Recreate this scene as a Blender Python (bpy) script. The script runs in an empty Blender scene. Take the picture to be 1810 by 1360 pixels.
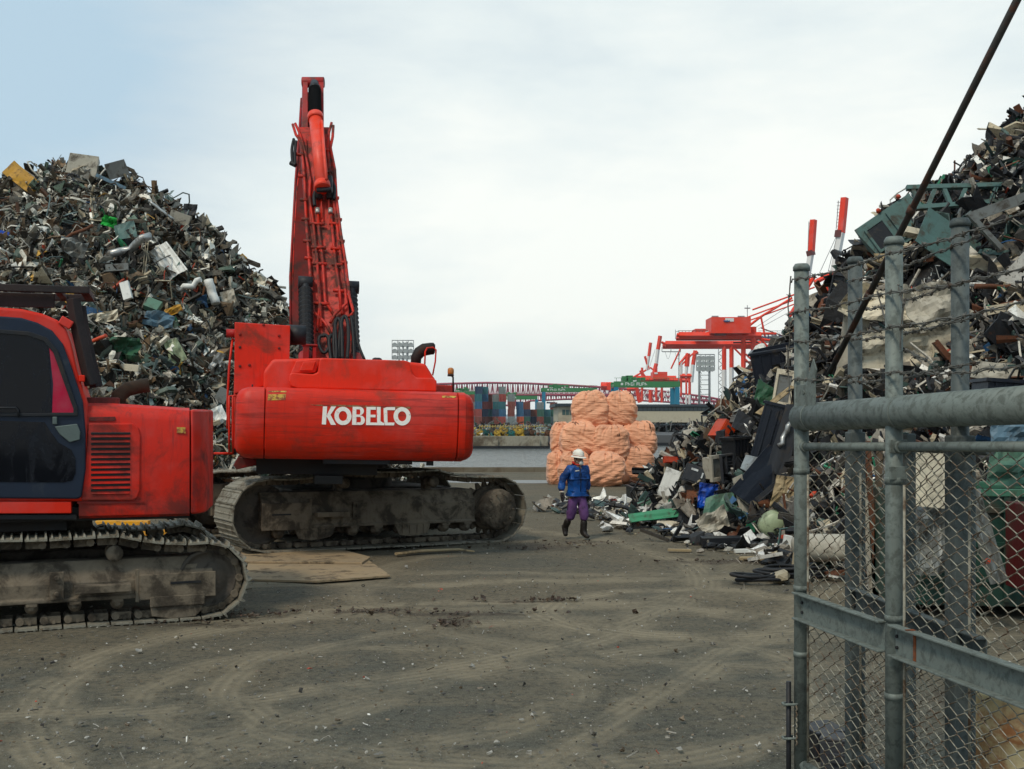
import bpy, bmesh, math, random
import numpy as np
from mathutils import Vector, Matrix, Euler, noise as mnoise

R = math.radians
S = bpy.context.scene
COL = S.collection
rng = random.Random(7)
nrs = np.random.RandomState(11)

# ---------------------------------------------------------------- camera, world, sun
FPX, HOR, CXP, CAMH = 2000.0, 738.0, 905.0, 2.2
cam_d = bpy.data.cameras.new("camera")
cam = bpy.data.objects.new("camera", cam_d)
COL.objects.link(cam)
cam.location = (0, 0, CAMH)
cam.rotation_euler = (R(90), 0, 0)
cam_d.sensor_width = 36
cam_d.lens = 36 * FPX / 1810
cam_d.shift_y = (HOR - 680) / 1810
cam_d.clip_start = 0.1
cam_d.clip_end = 9000
S.camera = cam
S.view_settings.view_transform = 'Standard'
S.view_settings.look = 'None'
S.view_settings.exposure = 0.34
S.view_settings.gamma = 1
HAZE = .0001
SUN_EL, SUN_AZ = 52.0, 215.0      # azimuth clockwise from +Y (view direction)


class NT:
    """small node helper"""
    def __init__(s, tree):
        s.t = tree; tree.nodes.clear()
    def n(s, typ, ins=None, **kw):
        nd = s.t.nodes.new(typ)
        for k, v in kw.items():
            setattr(nd, k, v)
        for k, v in (ins or {}).items():
            s.put(nd.inputs[k], v)
        return nd
    def put(s, sock, v):
        if isinstance(v, bpy.types.NodeSocket):
            s.t.links.new(v, sock)
        elif isinstance(v, bpy.types.Node):
            s.t.links.new(v.outputs[0], sock)
        else:
            if sock.type == 'RGBA' and len(v) == 3:
                v = (*v, 1)
            sock.default_value = v
    def m(s, op, a, b=0.0, c=None, clamp=False):
        nd = s.n('ShaderNodeMath', operation=op, use_clamp=clamp)
        s.put(nd.inputs[0], a); s.put(nd.inputs[1], b)
        if c is not None: s.put(nd.inputs[2], c)
        return nd.outputs[0]
    def mix(s, f, a, b, blend='MIX'):
        nd = s.n('ShaderNodeMix', data_type='RGBA', blend_type=blend)
        s.put(nd.inputs[0], f); s.put(nd.inputs[6], a); s.put(nd.inputs[7], b)
        return nd.outputs[2]
    def ramp(s, v, lo, hi, a=0.0, b=1.0):
        nd = s.n('ShaderNodeMapRange', interpolation_type='SMOOTHSTEP')
        for i, x in enumerate((v, lo, hi, a, b)):
            s.put(nd.inputs[i], x)
        return nd.outputs[0]
    def noise(s, vec, scale, detail=4, rough=.55, dist=0.0):
        nd = s.n('ShaderNodeTexNoise', {'Vector': vec, 'Scale': scale, 'Detail': detail, 'Roughness': rough, 'Distortion': dist})
        return nd.outputs[0]
    def mapv(s, vec, scale=(1, 1, 1), rot=(0, 0, 0), loc=(0, 0, 0)):
        nd = s.n('ShaderNodeMapping', {'Vector': vec, 'Scale': scale, 'Rotation': rot, 'Location': loc})
        return nd.outputs[0]


world = bpy.data.worlds.new("World")
S.world = world
world.use_nodes = True
w = NT(world.node_tree)
sky = w.n('ShaderNodeTexSky', sky_type='NISHITA', sun_disc=False, sun_elevation=R(SUN_EL), sun_rotation=R(SUN_AZ),
          air_density=1.0, dust_density=2.0, ozone_density=1.0)
tc = w.n('ShaderNodeTexCoord').outputs['Generated']
sep = w.n('ShaderNodeSeparateXYZ', {0: tc})
sx, sy, sz = sep.outputs[0], sep.outputs[1], sep.outputs[2]
# cloud deck: brighter towards one low part of the sky, darker and bluer towards the left and overhead
lobe = w.n('ShaderNodeVectorMath', operation='DOT_PRODUCT')
w.put(lobe.inputs[0], tc); w.put(lobe.inputs[1], Vector((0.17, 0.96, 0.13)).normalized())
glow = w.ramp(lobe.outputs['Value'], 0.80, 1.0)
cl = w.noise(w.mapv(tc, (1.6, 1.6, 4.5), loc=(3.1, 1.2, 0.4)), 1.5, 6, .55, .25)
cl2 = w.noise(w.mapv(tc, (2.2, 2.2, 9.0), loc=(7.7, 2.4, 0.9)), 2.4, 5, .6, .3)
f = w.m('ADD', w.m('MULTIPLY', glow, 0.95), w.m('MULTIPLY', w.m('SUBTRACT', cl, 0.5), 1.25))
f = w.m('ADD', f, w.m('MULTIPLY', w.m('SUBTRACT', cl2, 0.5), 0.45))
# a darker bank low on the left
lb = w.m('MULTIPLY', w.ramp(sx, -0.12, -0.42), w.ramp(sz, 0.33, 0.15))
f = w.m('SUBTRACT', f, w.m('MULTIPLY', lb, 0.10))
f = w.m('SUBTRACT', f, w.m('MULTIPLY', w.ramp(sz, 0.16, 0.42), 0.26))
rp = w.n('ShaderNodeValToRGB')
cr = rp.color_ramp
cr.elements[0].position = 0.0; cr.elements[0].color = (4.0, 5.4, 6.4, 1)
cr.elements[1].position = 1.0; cr.elements[1].color = (8.4, 8.6, 8.1, 1)
for p_, c_ in ((0.22, (4.7, 5.8, 6.5)), (0.45, (5.7, 6.5, 6.8)), (0.72, (7.0, 7.6, 7.5))):
    e = cr.elements.new(p_); e.color = (*c_, 1)
w.put(rp.inputs[0], w.m('MAXIMUM', f, 0.02))
# colour ramps clamp nothing: the values are radiances for a Background of strength 0.1
low = w.mix(w.m('MULTIPLY', w.ramp(sz, 0.16, 0.02), w.ramp(glow, 1.0, 0.45)), rp.outputs[0], (6.1, 6.5, 6.5))
skyc = w.mix(0.93, sky.outputs[0], low)
bg = w.n('ShaderNodeBackground', {'Color': skyc, 'Strength': 0.10})
w.n('ShaderNodeOutputWorld', {0: bg})

sun_d = bpy.data.lights.new("sun", 'SUN')
sun_d.energy = 1.5
sun_d.angle = R(10)
sun_d.color = (1.0, 0.90, 0.74)
sun = bpy.data.objects.new("sun", sun_d)
COL.objects.link(sun)
_sd = Vector((math.sin(R(SUN_AZ)) * math.cos(R(SUN_EL)), math.cos(R(SUN_AZ)) * math.cos(R(SUN_EL)), math.sin(R(SUN_EL))))
sun.rotation_euler = _sd.to_track_quat('Z', 'Y').to_euler()
sun.location = _sd * 60
S.cycles.max_bounces = 6
S.cycles.use_denoising = True


# ---------------------------------------------------------------- placing
def P(px, py, Y):
    """the world point a photo pixel shows at distance Y"""
    return Vector(((px - CXP) / FPX * Y, Y, CAMH + (HOR - py) / FPX * Y))


def G(px, py, z=0.0):
    Y = (CAMH - z) * FPX / (py - HOR)
    return Vector(((px - CXP) / FPX * Y, Y, z))


# ---------------------------------------------------------------- materials
MATS = {}


def surf(name, col, rough=.6, metal=0.0, var=.25, scale=3.0, dirt=None, dirt_amt=.4, dirt_scale=2.0,
         bump=.15, bump_scale=40.0, streak=0.0, streak_col=(.05, .04, .03), spec=.3, stretch=(1, 1, 1), coat=0.0, hstreak=0.0):
    if name in MATS: return MATS[name]
    m_ = bpy.data.materials.new(name); m_.use_nodes = True
    t = NT(m_.node_tree)
    oc = t.n('ShaderNodeTexCoord').outputs['Object']
    oc = t.mapv(oc, stretch) if stretch != (1, 1, 1) else oc
    n1 = t.noise(oc, scale, 6, .62)
    n2 = t.noise(oc, scale * 7.3, 3, .6)
    v = t.m('MULTIPLY_ADD', t.m('ADD', t.m('MULTIPLY', n1, .65), t.m('MULTIPLY', n2, .35)), 2 * var, 1 - var)
    hsv = t.n('ShaderNodeHueSaturation', {'Value': v, 'Color': col, 'Saturation': t.m('MULTIPLY_ADD', n1, .3, .85)})
    c = hsv.outputs[0]
    rv = t.m('MULTIPLY_ADD', n2, .25, rough - .12)
    if dirt is not None:
        dn = t.noise(t.mapv(oc, (1, 1, 1), loc=(5, 3, 1)), dirt_scale, 8, .68, .4)
        dm = t.ramp(dn, .62 - dirt_amt * .35, .80 - dirt_amt * .35)
        dm = t.m('MULTIPLY', dm, min(1, .45 + dirt_amt))
        c = t.mix(dm, c, dirt)
        rv = t.m('ADD', rv, t.m('MULTIPLY', dm, .25))
    if streak:
        sn = t.noise(t.mapv(oc, (6, 6, .5)), 2.2, 6, .7, .15)
        sm = t.m('MULTIPLY', t.ramp(sn, .5, .72), streak)
        c = t.mix(sm, c, streak_col)
    if hstreak:
        sn = t.noise(t.mapv(oc, (.45, 1, 9), rot=(0, R(1.0), 0)), 1.6, 7, .72, .1)
        c = t.mix(t.m('MULTIPLY', t.ramp(sn, .46, .70), hstreak), c, streak_col)
        sn = t.noise(t.mapv(oc, (1.1, 1, 26), rot=(0, R(1.0), 0), loc=(3, 0, 7)), 2.0, 5, .7)
        c = t.mix(t.m('MULTIPLY', t.ramp(sn, .60, .70), hstreak * .7), c, tuple(min(1, x * 1.5 + .05) for x in col))
    b = t.n('ShaderNodeBump', {'Strength': bump, 'Distance': .02, 'Height': t.noise(oc, bump_scale, 4, .65)})
    bs = t.n('ShaderNodeBsdfPrincipled', {'Base Color': c, 'Roughness': rv, 'Metallic': metal, 'Normal': b,
                                          'Specular IOR Level': spec, 'Coat Weight': coat, 'Coat Roughness': .25})
    t.n('ShaderNodeOutputMaterial', {0: bs})
    MATS[name] = m_
    return m_


# ---------------------------------------------------------------- tagging and mesh building
def tag(o, label=None, cat=None, group=None, kind=None):
    if label: o['label'] = label
    if cat: o['category'] = cat
    if group: o['group'] = group
    if kind: o['kind'] = kind
    return o


def empty(name, loc=(0, 0, 0), rz=0.0, label=None, cat=None, group=None, rot=None):
    o = bpy.data.objects.new(name, None)
    COL.objects.link(o)
    o.location = loc
    o.rotation_euler = rot if rot else (0, 0, rz)
    o.empty_display_size = .3
    return tag(o, label, cat, group)


def rotm(rx=0, ry=0, rz=0):
    return Euler((rx, ry, rz)).to_matrix().to_4x4()


class MB:
    def __init__(s, M=None):
        s.v = []; s.f = []; s.M = M or Matrix.Identity(4); s.sm = []
    def add(s, vs, fs, M=None, smooth=False):
        T = s.M @ M if M is not None else s.M
        o = len(s.v)
        s.v += [tuple(T @ Vector(p)) for p in vs]
        s.f += [tuple(i + o for i in q) for q in fs]
        s.sm += [smooth] * len(fs)
        return s
    def box(s, c, d, rot=None, top=1.0):
        x, y, z = d[0] / 2, d[1] / 2, d[2] / 2
        vs = [(-x, -y, -z), (x, -y, -z), (x, y, -z), (-x, y, -z), (-x * top, -y * top, z), (x * top, -y * top, z), (x * top, y * top, z), (-x * top, y * top, z)]
        M = Matrix.Translation(c) @ (rot if rot is not None else Matrix.Identity(4))
        return s.add(vs, [(0, 3, 2, 1), (4, 5, 6, 7), (0, 1, 5, 4), (1, 2, 6, 5), (2, 3, 7, 6), (3, 0, 4, 7)], M)
    def bb(s, a, b):
        return s.box([(a[i] + b[i]) / 2 for i in range(3)], [abs(a[i] - b[i]) for i in range(3)])
    def tube(s, p0, p1, r, n=10, r1=None, cap=True):
        return s.path([p0, p1], [r, r if r1 is None else r1], n, cap)
    def path(s, pts, r, n=8, cap=True, flat=1.0, smooth=True):
        pts = [Vector(p) for p in pts]
        if not isinstance(r, (list, tuple)): r = [r] * len(pts)
        vs, fs = [], []
        up = None
        for i, p in enumerate(pts):
            d = (pts[min(i + 1, len(pts) - 1)] - pts[max(i - 1, 0)]).normalized()
            if up is None:
                up = Vector((0, 0, 1)) if abs(d.z) < .9 else Vector((0, 1, 0))
            a = d.cross(up)
            if a.length < 1e-4: a = d.cross(Vector((1, 0, 0)))
            a.normalize(); b = a.cross(d).normalized(); up = b
            for k in range(n):
                t_ = 2 * math.pi * k / n
                vs.append(p + a * math.cos(t_) * r[i] + b * math.sin(t_) * r[i] * flat)
        for i in range(len(pts) - 1):
            for k in range(n):
                k2 = (k + 1) % n
                fs.append((i * n + k, i * n + k2, (i + 1) * n + k2, (i + 1) * n + k))
        s.add(vs, fs, None, smooth)
        if cap:
            o = len(s.v) - len(vs)
            s.f.append(tuple(o + k for k in range(n))[::-1]); s.sm.append(False)
            o2 = o + (len(pts) - 1) * n
            s.f.append(tuple(o2 + k for k in range(n))); s.sm.append(False)
        return s
    def prism(s, poly, y0, y1, plane='xz'):
        """polygon in a plane, extruded along the third axis"""
        n = len(poly)
        def q(p, y):
            return {'xz': (p[0], y, p[1]), 'xy': (p[0], p[1], y), 'yz': (y, p[0], p[1])}[plane]
        vs = [q(p, y0) for p in poly] + [q(p, y1) for p in poly]
        fs = [tuple(range(n)), tuple(range(2 * n - 1, n - 1, -1))] + [(i, i + n, (i + 1) % n + n, (i + 1) % n) for i in range(n)]
        return s.add(vs, fs)
    def ring(s, outer, inner, y0, y1):
        n = len(outer)
        vs = [(p[0], y0, p[1]) for p in outer] + [(p[0], y0, p[1]) for p in inner] + [(p[0], y1, p[1]) for p in outer] + [(p[0], y1, p[1]) for p in inner]
        fs = []
        for i in range(n):
            j = (i + 1) % n
            fs += [(i, j, n + j, n + i), (2 * n + i, 3 * n + i, 3 * n + j, 2 * n + j), (i, 2 * n + i, 2 * n + j, j), (n + i, n + j, 3 * n + j, 3 * n + i)]
        return s.add(vs, fs)
    def lathe(s, prof, axis_o, axis_d, n=16):
        """profile [(r, h)] round an axis"""
        d = Vector(axis_d).normalized()
        q = d.to_track_quat('Z', 'Y').to_matrix().to_4x4()
        vs = [(r * math.cos(2 * math.pi * k / n), r * math.sin(2 * math.pi * k / n), h) for r, h in prof for k in range(n)]
        fs = [(i * n + k, i * n + (k + 1) % n, (i + 1) * n + (k + 1) % n, (i + 1) * n + k) for i in range(len(prof) - 1) for k in range(n)]
        s.add(vs, fs, Matrix.Translation(axis_o) @ q, True)
        o = len(s.v) - len(vs)
        s.f.append(tuple(o + k for k in range(n))[::-1]); s.sm.append(False)
        o2 = o + (len(prof) - 1) * n
        s.f.append(tuple(o2 + k for k in range(n))); s.sm.append(False)
        return s
    def build(s, name, mat, parent=None, bevel=0.0, seg=2, smooth=None):
        me = bpy.data.meshes.new(name)
        me.from_pydata(s.v, [], s.f)
        me.polygons.foreach_set('use_smooth', [True] * len(s.f) if smooth else s.sm)
        if mat: me.materials.append(mat)
        bm = bmesh.new(); bm.from_mesh(me); bmesh.ops.recalc_face_normals(bm, faces=bm.faces); bm.to_mesh(me); bm.free()
        if smooth == 'auto': me.set_sharp_from_angle(angle=R(28))
        me.update()
        o = bpy.data.objects.new(name, me)
        COL.objects.link(o)
        if parent: o.parent = parent
        if bevel:
            b = o.modifiers.new('bevel', 'BEVEL'); b.width = bevel; b.segments = seg; b.limit_method = 'ANGLE'; b.angle_limit = R(35)
            b.harden_normals = False
        return o


def kids(o):
    return [c for c in bpy.data.objects if c.parent == o]


def copy_tree(o, parent=None):
    c = o.copy(); COL.objects.link(c)
    if parent: c.parent = parent
    for ch in kids(o): copy_tree(ch, c)
    return c


RED = surf('red_paint', (.66, .021, .004), .5, 0, .28, 1.6, (.16, .035, .02), .36, 1.7, .08, 30, .4, (.16, .014, .008), spec=.3)
REDCW = surf('scuffed_red_paint', (.64, .020, .004), .5, 0, .22, 1.2, (.20, .035, .02), .30, 1.3, .08, 26, .2, (.17, .016, .010), hstreak=.75, spec=.3)
RED_DULL = surf('dull_red_paint', (.36, .016, .014), .5, 0, .35, 1.8, (.10, .045, .035), .5, 2.0, .1, 30, .3, (.14, .02, .016))
RED_DARK = surf('dark_red_paint', (.20, .012, .008), .5, 0, .3, 2, (.05, .02, .015), .45, 2.0, .1, 30)
MUD = surf('muddy_steel', (.17, .135, .095), .85, .0, .5, 3.2, (.055, .043, .031), .55, 3.0, .5, 26, .2)
MUD_DARK = surf('dark_muddy_steel', (.085, .07, .055), .8, .1, .5, 3.0, (.03, .025, .02), .5, 3.0, .5, 26)
SHOE = surf('worn_track_steel', (.27, .245, .19), .6, .25, .35, 4.0, (.12, .095, .065), .45, 5.0, .4, 34)
BLACK = surf('black_rubber', (.012, .012, .013), .55, 0, .4, 4, (.03, .028, .025), .3, 3, .15, 40)
DARK = surf('black_steel', (.02, .021, .024), .5, .2, .4, 3, (.04, .032, .026), .35, 3, .15, 30)
GALV = surf('galvanized_steel', (.175, .200, .180), .60, .2, .25, 14.0, (.115, .13, .115), .5, 20.0, .12, 60, .2, (.10, .085, .06))
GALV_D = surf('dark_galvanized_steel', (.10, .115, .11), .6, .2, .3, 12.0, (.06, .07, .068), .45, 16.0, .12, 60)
YELLOW = surf('yellow_paint', (.75, .36, .03), .5, 0, .2, 5, (.2, .1, .04), .3, 5)
WHITE = surf('white_paint', (.72, .68, .60), .55, 0, .15, 6, (.35, .16, .10), .22, 9)
# ================================================================ SETTING
def ground_mat():
    m_ = bpy.data.materials.new('packed_gravel_ground'); m_.use_nodes = True
    t = NT(m_.node_tree)
    oc = t.n('ShaderNodeTexCoord').outputs['Object']
    s_ = t.n('ShaderNodeSeparateXYZ', {0: oc}); X, Y = s_.outputs[0], s_.outputs[1]
    big = t.m('ADD', t.noise(oc, .32, 5, .6, .6), t.ramp(Y, 7.5, 13.5, -.10, .08))
    mid = t.noise(t.mapv(oc, (1, 1.9, 1)), 1.1, 6, .65, .5)
    fine = t.noise(oc, 16, 6, .75)
    grit = t.noise(oc, 85, 3, .8)
    c = t.mix(t.ramp(big, .32, .68), (.086, .083, .063), (.138, .112, .071))
    c = t.mix(t.m('MULTIPLY', t.ramp(mid, .40, .70), .6), c, (.185, .148, .094))
    c = t.mix(t.m('MULTIPLY', t.ramp(fine, .54, .38), .75), c, (.05, .045, .034))
    c = t.mix(t.m('MULTIPLY', t.ramp(t.noise(oc, 7, 7, .8), .56, .70), .45), c, (.22, .185, .125))
    # dusty tyre tracks: arcs and straights pressed into the surface
    tr = None
    wob = t.m('MULTIPLY', t.m('SUBTRACT', t.noise(oc, .45, 3), .5), 1.3)
    def band(dist, half, amt):
        nonlocal tr
        a = t.m('ABSOLUTE', t.m('ADD', dist, wob))
        mk = t.ramp(a, half * 1.15, half * .25)
        rib = t.m('MULTIPLY_ADD', t.m('SINE', t.m('ADD', t.m('MULTIPLY', dist, 62.0), t.m('MULTIPLY', fine, 6.0))), .22, .78)
        mk = t.m('MULTIPLY', t.m('MULTIPLY', mk, rib), amt)
        tr = mk if tr is None else t.m('MAXIMUM', tr, mk)
    def arc(cx, cy, r, half, amt, g=None):
        dx = t.m('SUBTRACT', X, cx); dy = t.m('SUBTRACT', Y, cy)
        d = t.m('SUBTRACT', t.m('SQRT', t.m('ADD', t.m('MULTIPLY', dx, dx), t.m('MULTIPLY', dy, dy))), r)
        band(d, half, amt)
    def line(x0, y0, x1, y1, half, amt):
        d = Vector((x1 - x0, y1 - y0)).normalized()
        dist = t.m('ADD', t.m('MULTIPLY', X, -d.y), t.m('MULTIPLY_ADD', Y, d.x, d.y * x0 - d.x * y0))
        band(dist, half, amt)
    arc(.2, 9.6, 4.0, .28, .9); arc(.1, 9.6, 2.4, .22, .75); arc(2.0, 12.9, 1.55, .28, 1.0); arc(-1.2, 9.2, 1.7, .2, .6)
    arc(-6, 16.5, 8.6, .3, .8); arc(4.5, 4.0, 7.5, .3, .65); arc(3.0, 15.0, 5.0, .25, .5)
    line(-1, 5, 2.8, 12, .26, .75); line(-3.0, 5.5, 1.6, 13.5, .24, .5); line(-8, 14.4, 6, 15.9, .32, .85); line(-6, 16.6, 8, 15.4, .25, .6); line(-9, 11, 3, 13.8, .25, .55)
    tn = t.ramp(t.noise(t.mapv(oc, (1, 1, 1), loc=(9, 2, 0)), 1.1, 8, .78, .8), .34, .56)
    tm = t.m('MULTIPLY', tr, tn)
    c = t.mix(t.m('MULTIPLY', tm, .78), c, (.30, .245, .16))
    # wet-looking churned dark earth
    def blot(cx, cy, rx, ry, seed):
        dx = t.m('DIVIDE', t.m('SUBTRACT', X, cx), rx); dy = t.m('DIVIDE', t.m('SUBTRACT', Y, cy), ry)
        d = t.m('SQRT', t.m('ADD', t.m('MULTIPLY', dx, dx), t.m('MULTIPLY', dy, dy)))
        nn = t.noise(t.mapv(oc, (1, 1, 1), loc=(seed, 0, 0)), 3.5, 6, .75)
        return t.ramp(t.m('ADD', d, t.m('MULTIPLY', t.m('SUBTRACT', nn, .5), 3.2)), 1.0, .35)
    dk = None
    for a in ((-1.6, 12.9, .5, .22, 1), (-.5, 12.7, 1.0, .16, 4), (.35, 19.3, 1.0, .7, 7), (-.6, 12.1, .25, .3, 9), (.2, 13.6, .7, .12, 3),
              (5.2, 9.0, 2.5, .8, 12), (3.6, 17.3, 1.6, .35, 15), (-4.5, 12.1, 2.4, .18, 18), (-6.5, 10.4, 1.2, .6, 21), (2.2, 6.4, .9, .4, 24)):
        b = blot(*a); dk = b if dk is None else t.m('MAXIMUM', dk, b)
    c = t.mix(t.m('MULTIPLY', dk, .65), c, (.05, .034, .023))
    # pale chips of gravel
    vo = t.n('ShaderNodeTexVoronoi', {'Vector': oc, 'Scale': 26.0})
    chip = t.m('MULTIPLY', t.m('LESS_THAN', vo.outputs['Distance'], .16), t.m('GREATER_THAN', t.n('ShaderNodeSeparateColor', {0: vo.outputs['Color']}).outputs[0], .80))
    c = t.mix(t.m('MULTIPLY', chip, .3), c, (.42, .39, .33))
    vo2 = t.n('ShaderNodeTexVoronoi', {'Vector': oc, 'Scale': 60.0})
    c = t.mix(t.m('MULTIPLY', t.m('LESS_THAN', vo2.outputs['Distance'], .3), .35), c, (.23, .22, .19))
    c = t.mix(t.m('MULTIPLY', t.ramp(grit, .55, .72), .5), c, (.035, .032, .026))
    h = t.m('ADD', t.m('MULTIPLY', fine, .5), t.m('MULTIPLY', grit, .35))
    h = t.m('ADD', h, t.m('MULTIPLY', mid, .9))
    h = t.m('ADD', h, t.m('MULTIPLY', tm, .15))
    h = t.m('ADD', h, t.m('MULTIPLY', dk, .35))
    b = t.n('ShaderNodeBump', {'Strength': .75, 'Distance': .03, 'Height': h})
    bs = t.n('ShaderNodeBsdfPrincipled', {'Base Color': c, 'Roughness': .92, 'Normal': b, 'Specular IOR Level': .25})
    t.n('ShaderNodeOutputMaterial', {0: bs})
    return m_


GM = ground_mat()
QY = 45.6                                   # our quay's edge
vs, fs = [], []
xs = [-400, -120, -40] + [-14 + i * .25 for i in range(113)] + [40, 120, 400]
ys = [-60, -10, 2] + [3 + i * .25 for i in range(113)] + [38, QY - .9]
for y in ys:
    for x in xs:
        e = min(1, max(0, (y - 3) / 2)) * min(1, max(0, (14 - abs(x)) / 2)) * min(1, max(0, (31 - y) / 2))
        z = (mnoise.noise(Vector((x * .55, y * .55, 1))) * .02 + mnoise.noise(Vector((x * 1.9, y * 1.9, 5))) * .012) * e
        vs.append((x, y, z - .012 * e))
nx = len(xs)
for j in range(len(ys) - 1):
    for i in range(nx - 1):
        fs.append((j * nx + i, j * nx + i + 1, (j + 1) * nx + i + 1, (j + 1) * nx + i))
g = MB(); g.add(vs, fs, None, True)
tag(g.build('ground', GM), kind='structure')

CONC = surf('old_concrete', (.17, .145, .105), .85, 0, .3, 1.2, (.12, .09, .06), .5, .7, .3, 12, .5, (.09, .06, .04))
kerb = MB()
kerb.bb((-400, QY - .9, -4), (400, QY, .012)); kerb.bb((-400, QY - .42, .012), (400, QY - .06, .2))
tag(kerb.build('quay_edge', CONC), kind='structure')
lowq = MB(); lowq.bb((-400, QY + .0, -2.4), (400, QY + .9, -.28))
tag(lowq.build('quay_fender_ledge', surf('wet_timber', (.075, .058, .04), .8, 0, .4, 2, (.02, .02, .015), .5, 1.0, .4, 10)), kind='structure')
pud = MB(); n_ = 40
pp = []
for i in range(n_):
    a = 2 * math.pi * i / n_
    r_ = 1 + .3 * mnoise.noise(Vector((math.cos(a) * 1.5, math.sin(a) * 1.5, 3)))
    pp.append((.1 + 3.1 * r_ * math.cos(a), 38.7 + .85 * r_ * math.sin(a)))
pud.prism(pp, .0, .006, 'xy')
pm = surf('puddle_water', (.12, .12, .11), .4, 0, .2, 2, bump=.3, spec=.5)
tag(pud.build('puddle', pm), kind='structure')


def water_mat():
    m_ = bpy.data.materials.new('harbour_water'); m_.use_nodes = True
    t = NT(m_.node_tree)
    oc = t.n('ShaderNodeTexCoord').outputs['Object']
    a = t.noise(t.mapv(oc, (1, .45, 1)), 1.1, 6, .7, .4)
    b_ = t.noise(t.mapv(oc, (1, .5, 1), loc=(4, 4, 4)), .22, 3, .6)
    h = t.m('ADD', a, t.m('MULTIPLY', b_, 1.2))
    rip = t.noise(t.mapv(oc, (1.6, .10, 1), loc=(2, 8, 1)), 1.0, 5, .7, .3)
    h = t.m('ADD', h, t.m('MULTIPLY', rip, 2.2))
    bp = t.n('ShaderNodeBump', {'Strength': 1.0, 'Distance': 1.1, 'Height': h})
    bs = t.n('ShaderNodeBsdfPrincipled', {'Base Color': t.mix(b_, (.075, .085, .08), (.15, .165, .155)), 'Roughness': .28, 'Normal': bp, 'Specular IOR Level': .45})
    t.n('ShaderNodeOutputMaterial', {0: bs})
    return m_


wt = MB()
wt.add([(-2250, QY - 20, -1.6), (2350, QY - 20, -1.6), (2350, 3400, -1.6), (-2250, 3400, -1.6)], [(0, 1, 2, 3)])
tag(wt.build('water', water_mat()), kind='structure')
fl = MB()
fl.bb((-2200, 152, -5), (2200, 2990, -.2))
tag(fl.build('far_shore_ground', surf('far_yard_asphalt', (.10, .10, .10), .9, 0, .3, .05)), kind='structure')
fq = MB()
fq.bb((-90, 138, -5), (4.4, 152, -.12)); 
for k in range(18):
    x = 3.0 - k * 5.1
    fq.bb((x - .4, 137.7, -1.5), (x + .4, 138.0, -.5))
tag(fq.build('far_quay', surf('stained_quay_concrete', (.32, .29, .22), .9, 0, .35, .5, (.10, .075, .05), .6, .35, .2, 3, .7, (.13, .08, .04))), kind='structure')
wl = MB(); wl.bb((-90, 137.6, -1.75), (4.6, 138.0, -1.28)); wl.bb((4.4, 151.6, -1.75), (300, 152, -1.2))
tag(wl.build('far_quay_waterline', DARK), kind='structure')
# far low hills / city line, the pale blue of haze put into their colour
hl = MB(); hp = [(-2200, 0)]
for i in range(90):
    hp.append((-2200 + i * 50, 9 + 11 * abs(mnoise.noise(Vector((i * .23, 2, 0)))) + (6 if i % 7 == 0 else 0)))
hp.append((2300, 0))
hl.prism(hp, 3000, 3300)
tag(hl.build('distant_shoreline', surf('haze_tinted_land', (.32, .40, .45), .95, 0, .15, .01, bump=0)), kind='structure')


# ================================================================ SCRAP
def heapL(x, y):
    X = [-60, -45, -34, -23.5, -19, -16.3, -14, -12, -10.8, -10, -8.4, -7.3, -6.7, -4.8, -3, -2, 5]
    Z = [0, 6, 8.6, 9.4, 9.9, 9.75, 10.3, 9.9, 9.3, 8.45, 6.75, 5.75, 4.9, 2.4, .5, 0, 0]
    zr = np.interp(x, X, Z)
    wd = np.maximum(.3, zr * .92 + .4)
    dy = np.abs(y - 36)
    t = np.clip(1 - dy / wd, 0, 1)
    return zr * t ** .92


def heapR(x, y):
    t = .964 * (x - 1.9) + .267 * (y - 27.2)
    t = t + .35 * np.sin(y * .9) * np.clip((y - 16) / 4, 0, 1)
    a = 1.06 * t - .1
    b = 1.15 * (23.1 + .96 * x - y) + 1.3 * np.exp(-((x - 8.3) / 1.9) ** 2)
    c = 1.25 * (y - 12.0) + .45 * (x - 6)
    z = np.minimum(np.minimum(a, b), c)
    z = np.minimum(z, 11.5) - .09 * np.maximum(0, x - 9.2)
    z = z + .45 * np.exp(-((x - 4.5) ** 2 + (y - 25.8) ** 2) / 2.6) * np.clip(t, 0, 1)
    return np.maximum(z, 0)


def bumpy(fn, x, y, amp=.45):
    z = fn(x, y)
    nz = np.array([mnoise.fractal(Vector((a * .55, b * .55, .3)), 1.0, 2.0, 4) for a, b in zip(np.ravel(x), np.ravel(y))]).reshape(np.shape(x))
    return z + np.minimum(1, z) * amp * nz


def hit(fn, px, py, y0, y1, hp=0):
    """where the sight line of a pixel meets a heap"""
    Y = np.linspace(y0, y1, 700)
    X = (px - CXP) / FPX * Y; Z = CAMH + (HOR - py) / FPX * Y
    H_ = fn(X, Y)
    k = np.nonzero(H_ >= Z)[0]
    if not len(k) and py + hp / 2 > HOR + 60: return P(px, py, CAMH * FPX / (py + hp / 2 - HOR) + .05)      # resting on the bare ground
    i = int(k[0]) if len(k) else int(np.argmax(H_ - Z))
    return Vector((X[i], Y[i], Z[i]))


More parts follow.
